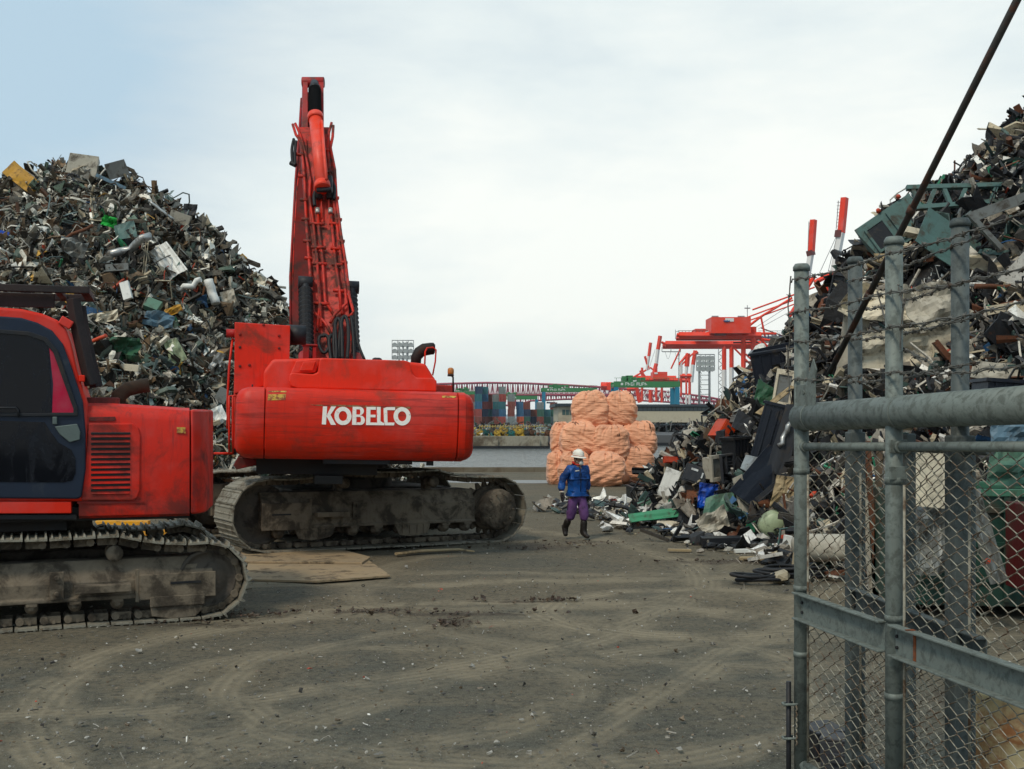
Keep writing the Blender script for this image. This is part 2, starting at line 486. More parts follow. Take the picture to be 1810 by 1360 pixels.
def T_sheet(r, bend=.35, nx=4, ny=3, th=.02):
    vs, fs = [], []
    L, W = 1.0, r.uniform(.45, .9)
    ca = r.uniform(-1, 1) * bend * 2; tw = r.uniform(-1, 1) * bend
    for s_ in (1, -1):
        for j in range(ny):
            for i in range(nx):
                u = i / (nx - 1) - .5; v = j / (ny - 1) - .5
                z = ca * (u * u) + tw * u * v * 2 + (abs(v) * r.uniform(-.1, .5) * bend)
                vs.append((u * L, v * W, z + s_ * th / 2))
    rr = [(r.uniform(-.09, .09), r.uniform(-.09, .09), r.uniform(-.09, .09) * bend * 3) for _ in range(nx * ny)]
    vs = [(p[0] + rr[k % (nx * ny)][0], p[1] + rr[k % (nx * ny)][1], p[2] + rr[k % (nx * ny)][2]) for k, p in enumerate(vs)]
    n = nx * ny
    for j in range(ny - 1):
        for i in range(nx - 1):
            a = j * nx + i
            fs.append((a, a + 1, a + nx + 1, a + nx)); fs.append((n + a, n + a + nx, n + a + nx + 1, n + a + 1))
    rim = [i for i in range(nx)] + [j * nx + nx - 1 for j in range(1, ny)] + [(ny - 1) * nx + i for i in range(nx - 2, -1, -1)] + [j * nx for j in range(ny - 2, 0, -1)]
    for k in range(len(rim)):
        a, b = rim[k], rim[(k + 1) % len(rim)]
        fs.append((a, n + a, n + b, b))
    return vs, fs


def T_box(r, sq=.12):
    d = (1.0, r.uniform(.4, .8), r.uniform(.15, .6))
    vs = []
    for z in (-.5, .5):
        for x, y in ((-.5, -.5), (.5, -.5), (.5, .5), (-.5, .5)):
            vs.append((x * d[0] + r.uniform(-sq, sq), y * d[1] + r.uniform(-sq, sq), z * d[2] + r.uniform(-sq, sq)))
    return vs, [(0, 3, 2, 1), (4, 5, 6, 7), (0, 1, 5, 4), (1, 2, 6, 5), (2, 3, 7, 6), (3, 0, 4, 7)]


def T_path(r, n=6, rad=.04, segs=3, wig=.3, curl=0):
    m = MB(); pts = []
    a = r.uniform(0, 6)
    for i in range(segs + 1):
        u = i / segs - .5
        if curl:
            pts.append((math.cos(a + u * curl) * .4 + r.uniform(-.06, .06), math.sin(a + u * curl) * .4 + r.uniform(-.06, .06), u * .5))
        else:
            pts.append((u, r.uniform(-wig, wig) * .5, r.uniform(-wig, wig) * .5))
    m.path(pts, rad, n, True, smooth=False)
    return m.v, m.f


def T_angle(r):
    t = .012; w_ = r.uniform(.06, .12); h = r.uniform(.06, .14)
    poly = [(0, 0), (w_, 0), (w_, t), (t, t), (t, h)] + [(0, h)]
    if r.random() < .5: poly = [(0, 0), (w_, 0), (w_, h), (w_ - t, h), (w_ - t, t), (t, t), (t, h), (0, h)]
    m = MB(); m.prism([(a, b) for a, b in poly], -.5, .5)
    return m.v, m.f


def T_ring(r, n=9):
    m = MB(); R0 = .4; q = r.uniform(.06, .16)
    vs, fs = [], []
    for i in range(n):
        a = 2 * math.pi * i / n
        for da, dz in ((-q, -q * .7), (q, -q * .7), (q, q * .7), (-q, q * .7)):
            vs.append(((R0 + da) * math.cos(a), (R0 + da) * math.sin(a), dz))
    for i in range(n):
        j = (i + 1) % n
        for k in range(4):
            fs.append((i * 4 + k, i * 4 + (k + 1) % 4, j * 4 + (k + 1) % 4, j * 4 + k))
    return vs, fs


def T_ribbon(r, curl):
    m = MB(); n = 7; a0 = r.uniform(0, 6); pts = []
    for i in range(n):
        u = i / (n - 1) - .5
        pts.append((u * (1 if curl < 3 else .6) + .1 * math.sin(u * 9 + a0), .25 * math.cos(u * curl + a0), .25 * math.sin(u * curl * 1.3 + a0)))
    m.path(pts, [r.uniform(.05, .12) for _ in pts], 4, True, r.uniform(.08, .2), smooth=False)
    return m.v, m.f


def T_lump(r):
    bm = bmesh.new(); bmesh.ops.create_icosphere(bm, subdivisions=1, radius=.5)
    vs = [tuple(v.co * r.uniform(.55, 1.15)) for v in bm.verts]
    vs = [(a, b * .7, c * .5) for a, b, c in vs]
    fs = [tuple(v.index for v in f_.verts) for f_ in bm.faces]; bm.free()
    return vs, fs


_r = random.Random(3)
TPL = ([(T_sheet(_r, b), 'sheet') for b in (.05, .2, .4, .6, .8, .3, .5, .7, .45, .9)] + [(T_box(_r), 'box') for _ in range(5)] +
       [(T_path(_r, 6, .06, 2, .3), 'tube') for _ in range(3)] + [(T_path(_r, 4, .018, 5, .5), 'wire') for _ in range(3)] +
       [(T_path(_r, 4, .022, 8, 0, c), 'wire') for c in (4, 6, 8)] + [(T_angle(_r), 'bar') for _ in range(4)] + [(T_ring(_r), 'ring') for _ in range(2)] +
       [(T_lump(_r), 'lump') for _ in range(4)] + [(T_ribbon(_r, c), 'ribbon') for c in (1, 2, 3, 4.5, 6, 2.5)])
TW = {'sheet': 2.0, 'box': .7, 'tube': .7, 'wire': 1.7, 'bar': 1.5, 'ring': .3, 'lump': .8, 'ribbon': 2.6}


def scrap_mat():
    m_ = bpy.data.materials.new('mixed_scrap'); m_.use_nodes = True
    t = NT(m_.node_tree)
    oc = t.n('ShaderNodeTexCoord').outputs['Object']
    at = t.n('ShaderNodeAttribute', attribute_name='tint')
    n1 = t.noise(oc, 4.5, 6, .7); n2 = t.noise(oc, 19, 4, .7)
    c = t.n('ShaderNodeHueSaturation', {'Color': at.outputs['Color'], 'Value': t.m('MULTIPLY_ADD', n1, 1.1, .6)}).outputs[0]
    c = t.mix(t.m('MULTIPLY', t.ramp(n2, .52, .68), .65), c, (.035, .024, .016))
    c = t.mix(t.m('MULTIPLY', t.ramp(t.noise(t.mapv(oc, (1, 1, 1), loc=(4, 9, 2)), 3.1, 6, .75), .60, .70), .6), c, (.10, .04, .018))
    b = t.n('ShaderNodeBump', {'Strength': .5, 'Distance': .03, 'Height': t.noise(oc, 14, 5, .7)})
    bs = t.n('ShaderNodeBsdfPrincipled', {'Base Color': c, 'Specular IOR Level': .28, 'Roughness': t.m('MULTIPLY_ADD', n2, .5, .28), 'Metallic': t.m('MULTIPLY', at.outputs['Alpha'], .6), 'Normal': b})
    t.n('ShaderNodeOutputMaterial', {0: bs})
    return m_


SCRAP = scrap_mat()
PAL_L = [((.014, .012, .009), .1, 30), ((.07, .055, .036), .2, 18), ((.14, .125, .10), .4, 15), ((.26, .24, .20), .4, 15), ((.50, .47, .39), .15, 14), ((.78, .74, .64), .0, 7), ((.17, .11, .06), 0, 8), ((.10, .14, .10), 0, 4),
         ((.38, .32, .22), 0, 8), ((.12, .15, .12), .2, 5), ((.13, .17, .16), .2, 5), ((.10, .045, .022), .2, 7), ((.03, .08, .16), 0, 1.2), ((.02, .14, .06), 0, .8), ((.38, .05, .02), 0, .9), ((.48, .27, .05), 0, .8)]
PAL_R = [((.014, .015, .017), .2, 36), ((.035, .035, .036), .3, 16), ((.09, .08, .068), .4, 12), ((.22, .19, .15), .2, 12), ((.44, .40, .33), .2, 11), ((.70, .67, .60), .1, 6),
         ((.36, .30, .20), 0, 6), ((.05, .085, .075), .2, 5), ((.12, .045, .022), .1, 6), ((.03, .10, .22), 0, .7), ((.03, .19, .10), 0, 1), ((.42, .05, .02), 0, .9)]


def scatter(name, pts, sizes, pal, flat=0.0, extra=None, seed=1, weights=None):
    """many pieces as one mesh; each piece has its own tint"""
    rs = np.random.RandomState(seed + 1000)
    N = len(pts)
    tw = np.array([(weights or TW).get(k, 0) for _, k in TPL], float); cnt = {}
    for _, k in TPL: cnt[k] = cnt.get(k, 0) + 1
    tw /= np.array([cnt[k] for _, k in TPL]); tw /= tw.sum()
    which = rs.choice(len(TPL), N, p=tw)
    pw = np.array([p_[2] for p_ in pal], float); pw /= pw.sum()
    pc = rs.choice(len(pal), N, p=pw)
    V, F, C, off = [], [], [], 0
    if extra is not None:
        ev, ef, ec = extra
        V.append(ev); F.append([tuple(q) for q in ef]); C.append(np.tile(np.array([*ec, 0.]), (len(ev), 1))); off = len(ev)
    for ti, ((tv, tf), kind) in enumerate(TPL):
        idx = np.nonzero(which == ti)[0]
        if not len(idx): continue
        tv = np.array([tuple(p_) for p_ in tv], float)
        n = len(idx)
        q = rs.normal(size=(n, 4))
        if flat:
            q[:, 1] *= (1 - flat); q[:, 2] *= (1 - flat)
        q /= np.linalg.norm(q, axis=1)[:, None]
        w_, x, y, z = q.T
        Rm = np.stack([1 - 2 * (y * y + z * z), 2 * (x * y - z * w_), 2 * (x * z + y * w_), 2 * (x * y + z * w_), 1 - 2 * (x * x + z * z), 2 * (y * z - x * w_),
                       2 * (x * z - y * w_), 2 * (y * z + x * w_), 1 - 2 * (x * x + y * y)], 1).reshape(n, 3, 3)
        k = {'sheet': 1, 'box': .7, 'tube': 1.3, 'wire': 1.5, 'bar': 1.6, 'ring': .9, 'lump': .8, 'ribbon': 1.3}[kind]
        sc = sizes[idx][:, None, None] * k * rs.uniform(.75, 1.25, (n, 1, 3))
        vv = np.einsum('nij,nkj->nki', Rm, tv[None] * sc) + pts[idx][:, None, :]
        V.append(vv.reshape(-1, 3))
        m = len(tv)
        for a in range(n):
            o_ = off + a * m
            F.append([tuple(i + o_ for i in q_) for q_ in tf])
        cc = np.array([[*pal[c_][0], pal[c_][1]] for c_ in pc[idx]]) * np.concatenate([rs.uniform(.7, 1.3, (n, 1)) * np.ones((1, 3)), np.ones((n, 1))], 1)
        C.append(np.repeat(cc, m, 0)); off += n * m
    V = np.concatenate(V); C = np.concatenate(C)
    me = bpy.data.meshes.new(name)
    me.from_pydata(V.tolist(), [], [q for g_ in F for q in g_])
    at = me.color_attributes.new('tint', 'FLOAT_COLOR', 'POINT')
    at.data.foreach_set('color', C.astype(np.float32).ravel())
    me.materials.append(SCRAP)
    o = bpy.data.objects.new(name, me); COL.objects.link(o)
    return o


def heap(name, fn, x0, x1, y0, y1, N, smin, smax, pal, label, seed, flat=.2, step=.5, keep=None):
    gx = np.arange(x0, x1 + step, step); gy = np.arange(y0, y1 + step, step)
    XX, YY = np.meshgrid(gx, gy)
    ZZ = bumpy(fn, XX, YY) - .22
    ZZ[fn(XX, YY) <= .02] = -.3
    ev = np.stack([XX, YY, ZZ], -1).reshape(-1, 3)
    nx_ = len(gx); ef = [(j * nx_ + i, j * nx_ + i + 1, (j + 1) * nx_ + i + 1, (j + 1) * nx_ + i) for j in range(len(gy) - 1) for i in range(nx_ - 1)
                         if max(ZZ[j, i], ZZ[j, i + 1], ZZ[j + 1, i], ZZ[j + 1, i + 1]) > -.25]
    rs = np.random.RandomState(seed)
    M = N * 6
    x = rs.uniform(x0, x1, M); y = rs.uniform(y0, y1, M)
    z = fn(x, y)
    e = .3
    gxx = (fn(x + e, y) - fn(x - e, y)) / (2 * e); gyy = (fn(x, y + e) - fn(x, y - e)) / (2 * e)
    area = np.sqrt(1 + gxx ** 2 + gyy ** 2)
    # faces turned from the photographer need few pieces
    back = (x * gxx + y * gyy - (z - CAMH)) < -2.0
    px_ = CXP + x / y * FPX; py_ = HOR - (z - CAMH) / y * FPX
    cov = np.zeros(M, bool)
    for (a_, b_, w_, h_, Y_) in EXC:
        cov |= (np.abs(px_ - a_) < w_) & (np.abs(py_ - b_) < h_) & (y < Y_ + .25) & (y > Y_ - 4)
    ok = (~cov | (rs.uniform(0, 1, M) < .10)) & (z > .03) & (rs.uniform(0, 2.0, M) < area) & (~back | (rs.uniform(0, 1, M) < .12))
    if keep is not None: ok &= keep(x, y, z)
    ii = np.nonzero(ok)[0][:N]
    x, y = x[ii], y[ii]
    z = bumpy(fn, x, y)
    sizes = smin + (smax - smin) * rs.uniform(0, 1, len(ii)) ** 2.6
    bigp = (fn is heapR) & (rs.uniform(0, 1, len(ii)) < .012) & (z > 2.6)
    sizes = np.where(bigp, rs.uniform(.7, 1.05, len(ii)), sizes)
    pts = np.stack([x, y, z + rs.uniform(-.12, .10, len(ii))], 1)
    o = scatter(name, pts, sizes, pal, flat, (ev, ef, (.014, .013, .012)), seed)  # core coloured near black: painted shade for the gaps between pieces
    return tag(o, label, 'scrap heap', None, 'stuff')


EXC = []      # outlines of the recognisable pieces, kept clear of small clutter
# ================================================================ EXCAVATORS
def loc_on(W, px, py, axis, val):
    Wi = W.inverted()
    o = Wi @ Vector((0, 0, CAMH)); e = Wi @ P(px, py, 10.0); d = e - o
    t = (val - o[axis]) / d[axis]
    return o + d * t


def track_path(L, Rr, sag, lift=.12):
    """closed loop (x, z): idler and sprocket of radius Rr at both ends, slack upper run"""
    c = L - Rr; pts = []
    for i in range(60): pts.append((-c + 2 * c * i / 60, 0.0))
    for i in range(50):
        a = -math.pi / 2 + math.pi * i / 50
        pts.append((c + Rr * math.cos(a), Rr + Rr * math.sin(a)))
    sup = (-.36 * c, .42 * c)
    for i in range(90):
        x = c - 2 * c * i / 90
        z = 2 * Rr + float(np.interp(x, [-c, sup[0], sup[1], c], [0, lift, lift, 0]))
        k = [c, sup[1], sup[0], -c]
        for a, b in zip(k[:-1], k[1:]):
            if b <= x <= a:
                u = (x - b) / (a - b); z -= 4 * sag * u * (1 - u) * (1.6 if (a == c or b == -c) else .8)
        pts.append((x, z))
    for i in range(50):
        a = math.pi / 2 + math.pi * i / 50
        pts.append((-c + Rr * math.cos(a), Rr + Rr * math.sin(a)))
    return pts


def resample(pts, n):
    P_ = [Vector(p) for p in pts] + [Vector(pts[0])]
    ln = [0]
    for a, b in zip(P_[:-1], P_[1:]): ln.append(ln[-1] + (b - a).length)
    out = []
    for k in range(n):
        s_ = ln[-1] * k / n
        i = max(j for j in range(len(ln)) if ln[j] <= s_ + 1e-9); i = min(i, len(P_) - 2)
        u = (s_ - ln[i]) / max(1e-9, ln[i + 1] - ln[i])
        p = P_[i].lerp(P_[i + 1], u); out.append(p)
    return out, ln[-1]


def make_track(root, M, L, Rr, W, nshoe, sag, bars, lift=.12):
    """M places the track: x along it, y across (0 = outer edge), z up. side=+1: outer face looks to -y"""
    pts, per = resample(track_path(L, Rr, sag, lift), nshoe)
    pitch = per / nshoe
    sh = MB(M); ln = MB(M)
    mw = W * .5
    for k in range(nshoe):
        a, b = pts[k], pts[(k + 1) % nshoe]
        d = (b - a).normalized(); nrm = Vector((d.y, -d.x))          # outward
        c = (a + b) / 2
        F = Matrix(((d.x, 0, nrm.x, c.x), (0, 1, 0, mw), (d.y, 0, nrm.y, c.y), (0, 0, 0, 1)))
        jit = Matrix.Rotation(rng.uniform(-.012, .012), 4, 'Y')
        F = F @ jit
        # shoe: ribbed plate, thin bent lip at its edge, raised grousers
        sh.add([(-pitch * .5, -mw, .0), (pitch * .42, -mw, 0), (pitch * .42, mw, 0), (-pitch * .5, mw, 0),
                (-pitch * .5, -mw, -.022), (pitch * .42, -mw, -.022), (pitch * .42, mw, -.022), (-pitch * .5, mw, -.022)],
               [(0, 1, 2, 3), (4, 7, 6, 5), (0, 4, 5, 1), (1, 5, 6, 2), (2, 6, 7, 3), (3, 7, 4, 0)], F)
        for bx_, bh in bars:
            x = (bx_ - .5) * pitch
            sh.add([(x - .014, -mw, 0), (x + .014, -mw, 0), (x + .014, mw, 0), (x - .014, mw, 0),
                    (x - .007, -mw + .012, bh), (x + .007, -mw + .012, bh), (x + .007, mw - .012, bh), (x - .007, mw - .012, bh)],
                   [(4, 5, 6, 7), (0, 1, 5, 4), (1, 2, 6, 5), (2, 3, 7, 6), (3, 0, 4, 7)], F)
        for yy in (-.13, .13):
            ln.box((0, yy, -.075), (pitch * .78, .045, .075), None)
            vs = ln.v[-8:]; Mi = M.inverted()
            ln.v[-8:] = [tuple(M @ F @ (Mi @ Vector(p))) for p in vs]
        p0 = F @ Vector((-pitch * .3, -.19, -.075)); p1 = F @ Vector((-pitch * .3, .19, -.075))
        ln.tube(p0, p1, .042, 8)
        p0 = F @ Vector((pitch * .1, -.165, -.05)); p1 = F @ Vector((pitch * .1, -.15, -.05))
        ln.tube(p0, p1, .022, 6)
    tr = sh.build('track_belt', SHOE, root)
    ln.build('track_chain', MUD, tr)
    return tr


def undercarriage(root, M, L, Rr, W, nrol, inset, proud=0.0, plate='left', drive='right', heavy=True):
    """side frame, rollers, idler, sprocket for one track (outer face to -y)"""
    c = L - Rr; z0 = Rr * .62; z1 = Rr * 1.60
    yi = inset
    fr = MB(M)
    prof = [(yi, z0), (yi, z0 + .04), (yi + .03, z0 + .05), (yi + .03, z1 - .22), (yi + .16, z1), (W - .1, z1), (W - .1, z0)]
    sl = -1 if drive == 'right' else 1
    xa, xb = (-c - .05, c - .42) if drive == 'right' else (-c + .42, c + .05)
    vs = []
    for x in (xa, xb): vs += [(x, p[0], p[1]) for p in prof]
    n = len(prof)
    fs = [tuple(range(n)), tuple(range(2 * n - 1, n - 1, -1))] + [(i, (i + 1) % n, (i + 1) % n + n, i + n) for i in range(n)]
    fr.add(vs, fs)
    f = fr.build('track_frame', MUD, root, .012)
    # end plate over the idler
    ex = xa if plate == 'left' else xb
    s_ = 1 if plate == 'left' else -1
    pl = MB(M)
    pl.bb((ex - s_ * .02, yi - .03, z0 - .02), (ex + s_ * .78, yi + .0, z1 - .16))
    pl.bb((ex + s_ * .78, yi - .02, z0 - .04), (ex + s_ * .82, yi + .02, z1 - .1))
    pl.build('idler_guard_plate', MUD, f, .008)
    sl_ = MB(M); sl_.bb((ex + s_ * .14, yi - .038, (z0 + z1) / 2 - .07), (ex + s_ * .46, yi - .028, (z0 + z1) / 2 - .045))
    sl_.build('guard_slot', BLACK, f)
    # step, bolted block and roller guards
    st = MB(M); sx = ex + s_ * 1.15
    st.bb((sx - .28, yi - .13, (z0 + z1) / 2 - .11), (sx + .28, yi, (z0 + z1) / 2 - .03))
    st.bb((sx + s_ * .45 - .07, yi - .03, (z0 + z1) / 2 - .17), (sx + s_ * .45 + .07, yi, (z0 + z1) / 2 + .12))
    for dz in (-.11, .06): st.tube((sx + s_ * .45, yi - .06, (z0 + z1) / 2 + dz), (sx + s_ * .45, yi - .02, (z0 + z1) / 2 + dz), .028, 8)
    st.build('step', MUD, f, .006)
    # rollers
    for i in range(nrol):
        x = xa + .30 + (xb - xa - .45) * i / (nrol - 1)
        r = MB(M)
        k_ = Rr / .62
        r.lathe([(.02 * k_, -.02), (.05 * k_, -.02), (.055 * k_, .03), (.10 * k_, .04), (.105 * k_, .14), (.075 * k_, .16), (.075 * k_, W - .46), (.10 * k_, W - .44), (.1 * k_, W - .34)], (x, yi + .04, z0 - .07 * k_), (0, 1, 0), 16)
        r.box((x, yi + .05, z0 - .012), (.16 * k_, .09, .05 * k_))
        r.build('track_roller', MUD, f)
    for gx_ in ((.22, .68) if heavy else (.08,)):
        gd = MB(M); x = xa + (xb - xa) * gx_
        gd.prism([(x - .34, z0), (x - .24, z0 - .17), (x - .05, z0 - .2), (x + .1, z0 - .19), (x + .3, z0 - .15), (x + .34, z0)], yi - .01, yi + .03)
        for dx in (-.2, -.06, .08, .2): gd.bb((x + dx, yi - .03, z0 - .15), (x + dx + .02, yi - .01, z0))
        gd.build('roller_guard', MUD, f, .005)
    for x in (-.36 * c, .42 * c):
        r = MB(M)
        r.lathe([(.03, 0), (.085, .0), (.09, .08), (.05, .1), (.05, .2), (.09, .22), (.09, .32)], (x, yi + .02, 2 * Rr - .095), (0, 1, 0), 16)
        r.bb((x - .05, W * .4, 2 * Rr - .5), (x + .05, W * .6, 2 * Rr - .05))
        r.build('carrier_roller', MUD, f)
    # idler and drive
    xi, xd = (-c, c) if drive == 'right' else (c, -c)
    idl = MB(M)
    q = Rr - .1
    idl.lathe([(.08, 0), (q * .55, 0), (q * .62, .03), (q * .86, .03), (q * .9, -.01), (q, 0), (q, .1), (q * .8, .12), (q * .8, .3), (.1, .3)], (xi, W * .5 - .15, Rr), (0, 1, 0), 32)
    idl.build('idler_wheel', MUD_DARK, root)
    dr = MB(M)
    dd = q * .74
    dr.lathe([(.04, -.01), (dd * .9, 0), (dd * .98, .03), (dd, .08), (dd, W * .36), (dd * 1.1, W * .38), (dd * 1.1, W * .5)], (xd, .02 - proud, Rr), (0, 1, 0), 32)
    nt = 19
    prof = []
    for i in range(nt * 4):
        a = 2 * math.pi * i / (nt * 4)
        rr_ = q + (.0 if i % 4 in (0, 1) else -.09)
        prof.append((xd + rr_ * math.cos(a), Rr + rr_ * math.sin(a)))
    dr.prism(prof, W * .5 - .03, W * .5 + .03)
    for i in range(10):
        a = 2 * math.pi * i / 10
        dr.tube((xd + dd * .72 * math.cos(a), -.02 - proud, Rr + dd * .72 * math.sin(a)), (xd + dd * .72 * math.cos(a), .01 - proud, Rr + dd * .72 * math.sin(a)), .018, 6)
    dr.build('drive_sprocket', MUD, root)
    return f


def loft_x(mb, prof, xs):
    """prof: (y, z) closed loop; xs: (x, inset) stations"""
    cy = sum(p[0] for p in prof) / len(prof); cz = sum(p[1] for p in prof) / len(prof)
    n = len(prof); vs = []
    for x, ins in xs:
        for y, z in prof:
            dy, dz = y - cy, z - cz
            vs.append((x, y - math.copysign(min(abs(dy), ins), dy), z - math.copysign(min(abs(dz), ins), dz)))
    fs = [tuple(range(n)), tuple(range((len(xs)) * n - 1, (len(xs) - 1) * n - 1, -1))]
    for k in range(len(xs) - 1):
        fs += [(k * n + i, k * n + (i + 1) % n, (k + 1) * n + (i + 1) % n, (k + 1) * n + i) for i in range(n)]
    mb.add(vs, fs)


# ---------------------------------------------------------------- the large machine
TH = 32.0; PSI = 12.0
BR = empty('excavator', (-2.975, 20.47, .03), rot=(0, R(1.0), R(TH)),
           label='large red excavator seen from behind with its boom raised, white lettering on its counterweight', cat='excavator')
BW = Matrix.Translation(BR.location) @ BR.rotation_euler.to_matrix().to_4x4()
BM = Matrix.Translation((-.10, .04, 0)) @ Matrix.Rotation(R(PSI - TH), 4, 'Z') @ Matrix.Rotation(R(.35), 4, 'Y')
BT = BW @ BM                                     # upper body -> world


def Z3(zx, zy, by):
    v = loc_on(BT, zx / 2.8333 + 360, zy / 2.8333 + 540, 1, by)
    return v.x, v.z


def toB(px, py, Y):
    return BT.inverted() @ P(px, py, Y)


TL, TR_, TWd = 2.71, .585, .9
Mn = Matrix.Translation((-.05, -1.85, 0))
Mf = Matrix.Translation((0, 1.85, 0)) @ Matrix.Diagonal((1, -1, 1, 1))
for Mx in (Mn, Mf):
    make_track(BR, Mx, TL, TR_, TWd, 45, .035, [(.12, .014), (.5, .010), (.84, .014)])
    undercarriage(BR, Mx, TL, TR_, TWd, 9, .10, .05)
xf = MB()
xf.prism([(-1.5, -1.1), (-.8, -.75), (.8, -.75), (1.5, -1.1), (1.5, 1.1), (.8, .75), (-.8, .75), (-1.5, 1.1)], .48, .95, 'xy')
xf.lathe([(.72, .9), (.78, .95), (.78, 1.12), (.70, 1.2), (.7, 1.42)], (0, 0, 0), (0, 0, 1), 40)
xf.build('swing_ring_and_crossframe', MUD_DARK, BR, .02)

ub = MB(BM)
ub.bb((-1.55, -3.15, 1.50), (1.55, 2.2, 1.64)); ub.bb((-1.5, -2.9, 1.25), (.35, 1.4, 1.50)); ub.bb((.5, -3.3, 1.44), (.85, -2.8, 1.5)); ub.bb((.9, -3.0, 1.47), (1.2, -2.8, 1.5))
ub.bb((-.62, -3.2, 1.12), (-.2, -2.4, 1.25)); ub.bb((-.4, -1.2, 1.10), (.3, -.6, 1.25))
ub.build('revolving_frame', surf('grimy_black_steel', (.016, .015, .014), .7, 0, .4, 3, (.03, .024, .02), .4), BR, .01)

# counterweight, with a side section left and right
yb = -3.58
(xl, zt_l), (xs1, _), (xs2, _), (xr, _) = Z3(160, 402, yb), Z3(309, 402, yb), Z3(1279, 430, yb), Z3(1368, 436, yb)
zt = (Z3(250, 404, yb)[1] + Z3(1300, 436, yb)[1]) / 2; zb = (Z3(250, 772, yb)[1] + Z3(1300, 785, yb)[1]) / 2
H = zt - zb


def cwprof(ya):
    return [(ya, zb), (yb + .34, zb), (yb + .2, zb + .02), (yb + .10, zb + .07), (yb + .04, zb + .15), (yb, zb + .3), (yb - .03, zb + H * .5), (yb - .015, zt - .22),
            (yb + .015, zt - .10), (yb + .06, zt - .04), (yb + .13, zt - .01), (yb + .22, zt), (ya, zt)]


c = MB(BM); loft_x(c, cwprof(-2.5), [(xs1 + .008, .012), (xs1 + .02, 0), (xs2 - .02, 0), (xs2 - .008, .012)])
cwt = c.build('counterweight', REDCW, BR, smooth='auto')
for (a, b, flip) in ((xl, xs1, 1), (xs2, xr, -1)):
    c = MB(BM)
    d = abs(b - a)
    st = [(0, .20), (.015, .13), (.04, .08), (.09, .035), (.16, .008), (min(.24, d * .6), 0), (d - .014, 0), (d - .003, .012)]
    if flip > 0: loft_x(c, cwprof(-2.35 if a < 0 else -2.5), [(a + u, i) for u, i in st])
    else: loft_x(c, cwprof(-2.5), [(b - u, i) for u, i in st][::-1])
    c.build('counterweight_side', REDCW, BR, smooth='auto')
lip = MB(BM); lip.bb((-.5, yb + .3, zb - .06), (.5, yb + .6, zb + .02)); lip.bb((xs2 - .42, yb + .35, zb - .07), (xs2 - .32, yb + .45, zb + .01)); lip.build('tow_lug', DARK, cwt)

# stickers and scrapes
sk = surf('faded_yellow_sticker', (.62, .40, .07), .5, 0, .35, 14, (.25, .05, .03), .55, 16)


def plate_px(W, M, pts, by, out, mat, name, parent, zz=None, bevel=0):
    """flat plate drawn at a body plane, standing 'out' proud of it towards -y"""
    q = []
    for p in pts:
        v = (zz or Z3)(p[0], p[1], by); q.append(v)
    m = MB(M); m.prism(q, by - out, by + .004)
    return m.build(name, mat, parent, bevel)


def on_cw(z):
    """outward bulge of the counterweight at height z"""
    pr = [(p[1], p[0]) for p in cwprof(-2.5)][1:12]
    return float(np.interp(z, [p[0] for p in pr], [p[1] for p in pr]))


def cwdec(name, polys, mat, lift=.006, holes=None):
    """sheet of lettering laid on the curved counterweight face"""
    m = MB(BM)
    for poly in polys:
        n = len(poly)
        q = [Z3(a, b, yb) for a, b in poly]
        m.add([(x, on_cw(z) - lift, z) for x, z in q] + [(x, on_cw(z) + .01, z) for x, z in q],
              [tuple(range(n)), tuple(range(2 * n - 1, n - 1, -1))] + [(i, i + n, (i + 1) % n + n, (i + 1) % n) for i in range(n)])
    return m.build(name, mat, cwt)


cwdec('sticker', [[(325, 428), (414, 428), (414, 435), (325, 434)], [(323, 446), (412, 444), (410, 474), (321, 476)]], sk)
cwdec('sticker', [[(1196, 452), (1266, 454), (1266, 464), (1196, 462)]], sk)
cwdec('scrape', [[(530, 497), (700, 499), (870, 502), (1036, 509), (1038, 518), (880, 516), (760, 512), (690, 507), (560, 503)]],
      surf('bare_scraped_paint', (.28, .17, .07), .6, 0, .4, 12, (.3, .03, .02), .6, 14), .004)
lm = surf('chipped_white_lettering', (.93, .88, .80), .5, 0, .12, 9, (.5, .08, .05), .22, 22, .05)
# KOBELCO: heavy letters, outlines in photo-zoom units
def arcp(cx, cy, rx, ry, a0, a1, n=20):
    return [(cx + rx * math.cos(R(a0 + (a1 - a0) * i / n)), cy - ry * math.sin(R(a0 + (a1 - a0) * i / n))) for i in range(n + 1)]


def quads(outer, inner):
    return [[outer[i], outer[i + 1], inner[i + 1], inner[i]] for i in range(len(outer) - 1)]


T, B = 506, 597
LET = []
def tilt(ps, k=.016): return [[(x, y + (x - 590) * k) for x, y in p] for p in ps]
LET += [[(597, T), (618, T), (612, B), (591, B - 1)], [(617, 548), (638, T), (663, T), (634, 549)], [(613, 551), (634, 547), (662, B + 1), (637, B + 1)]]
LET += quads(arcp(697, 553, 43, 46, 0, 360, 32), arcp(697, 553, 21, 25, 0, 360, 32))
LET += [[(746, T), (764, T), (764, B), (742, B)], [(764, T), (782, T), (782, 519), (764, 519)], [(764, 545), (784, 545), (784, 557), (764, 557)], [(764, 584), (784, 584), (784, B), (764, B)]]
LET += quads(arcp(780, 527, 22, 21, 90, -90, 12), arcp(780, 532, 4, 13, 90, -90, 12)) + quads(arcp(782, 573, 25, 24, 90, -90, 12), arcp(782, 570.5, 5, 13.5, 90, -90, 12))
LET += [[(815, T), (835, T), (833, B), (812, B)], [(835, T), (862, T), (862, 520), (835, 520)], [(834, 545), (860, 545), (860, 558), (834, 558)], [(833, 584), (868, 584), (868, B), (833, B)]]
LET += [[(866, T), (886, T), (884, B), (868, B)], [(884, 576), (896, 584), (904, 584), (904, B), (884, B)]]
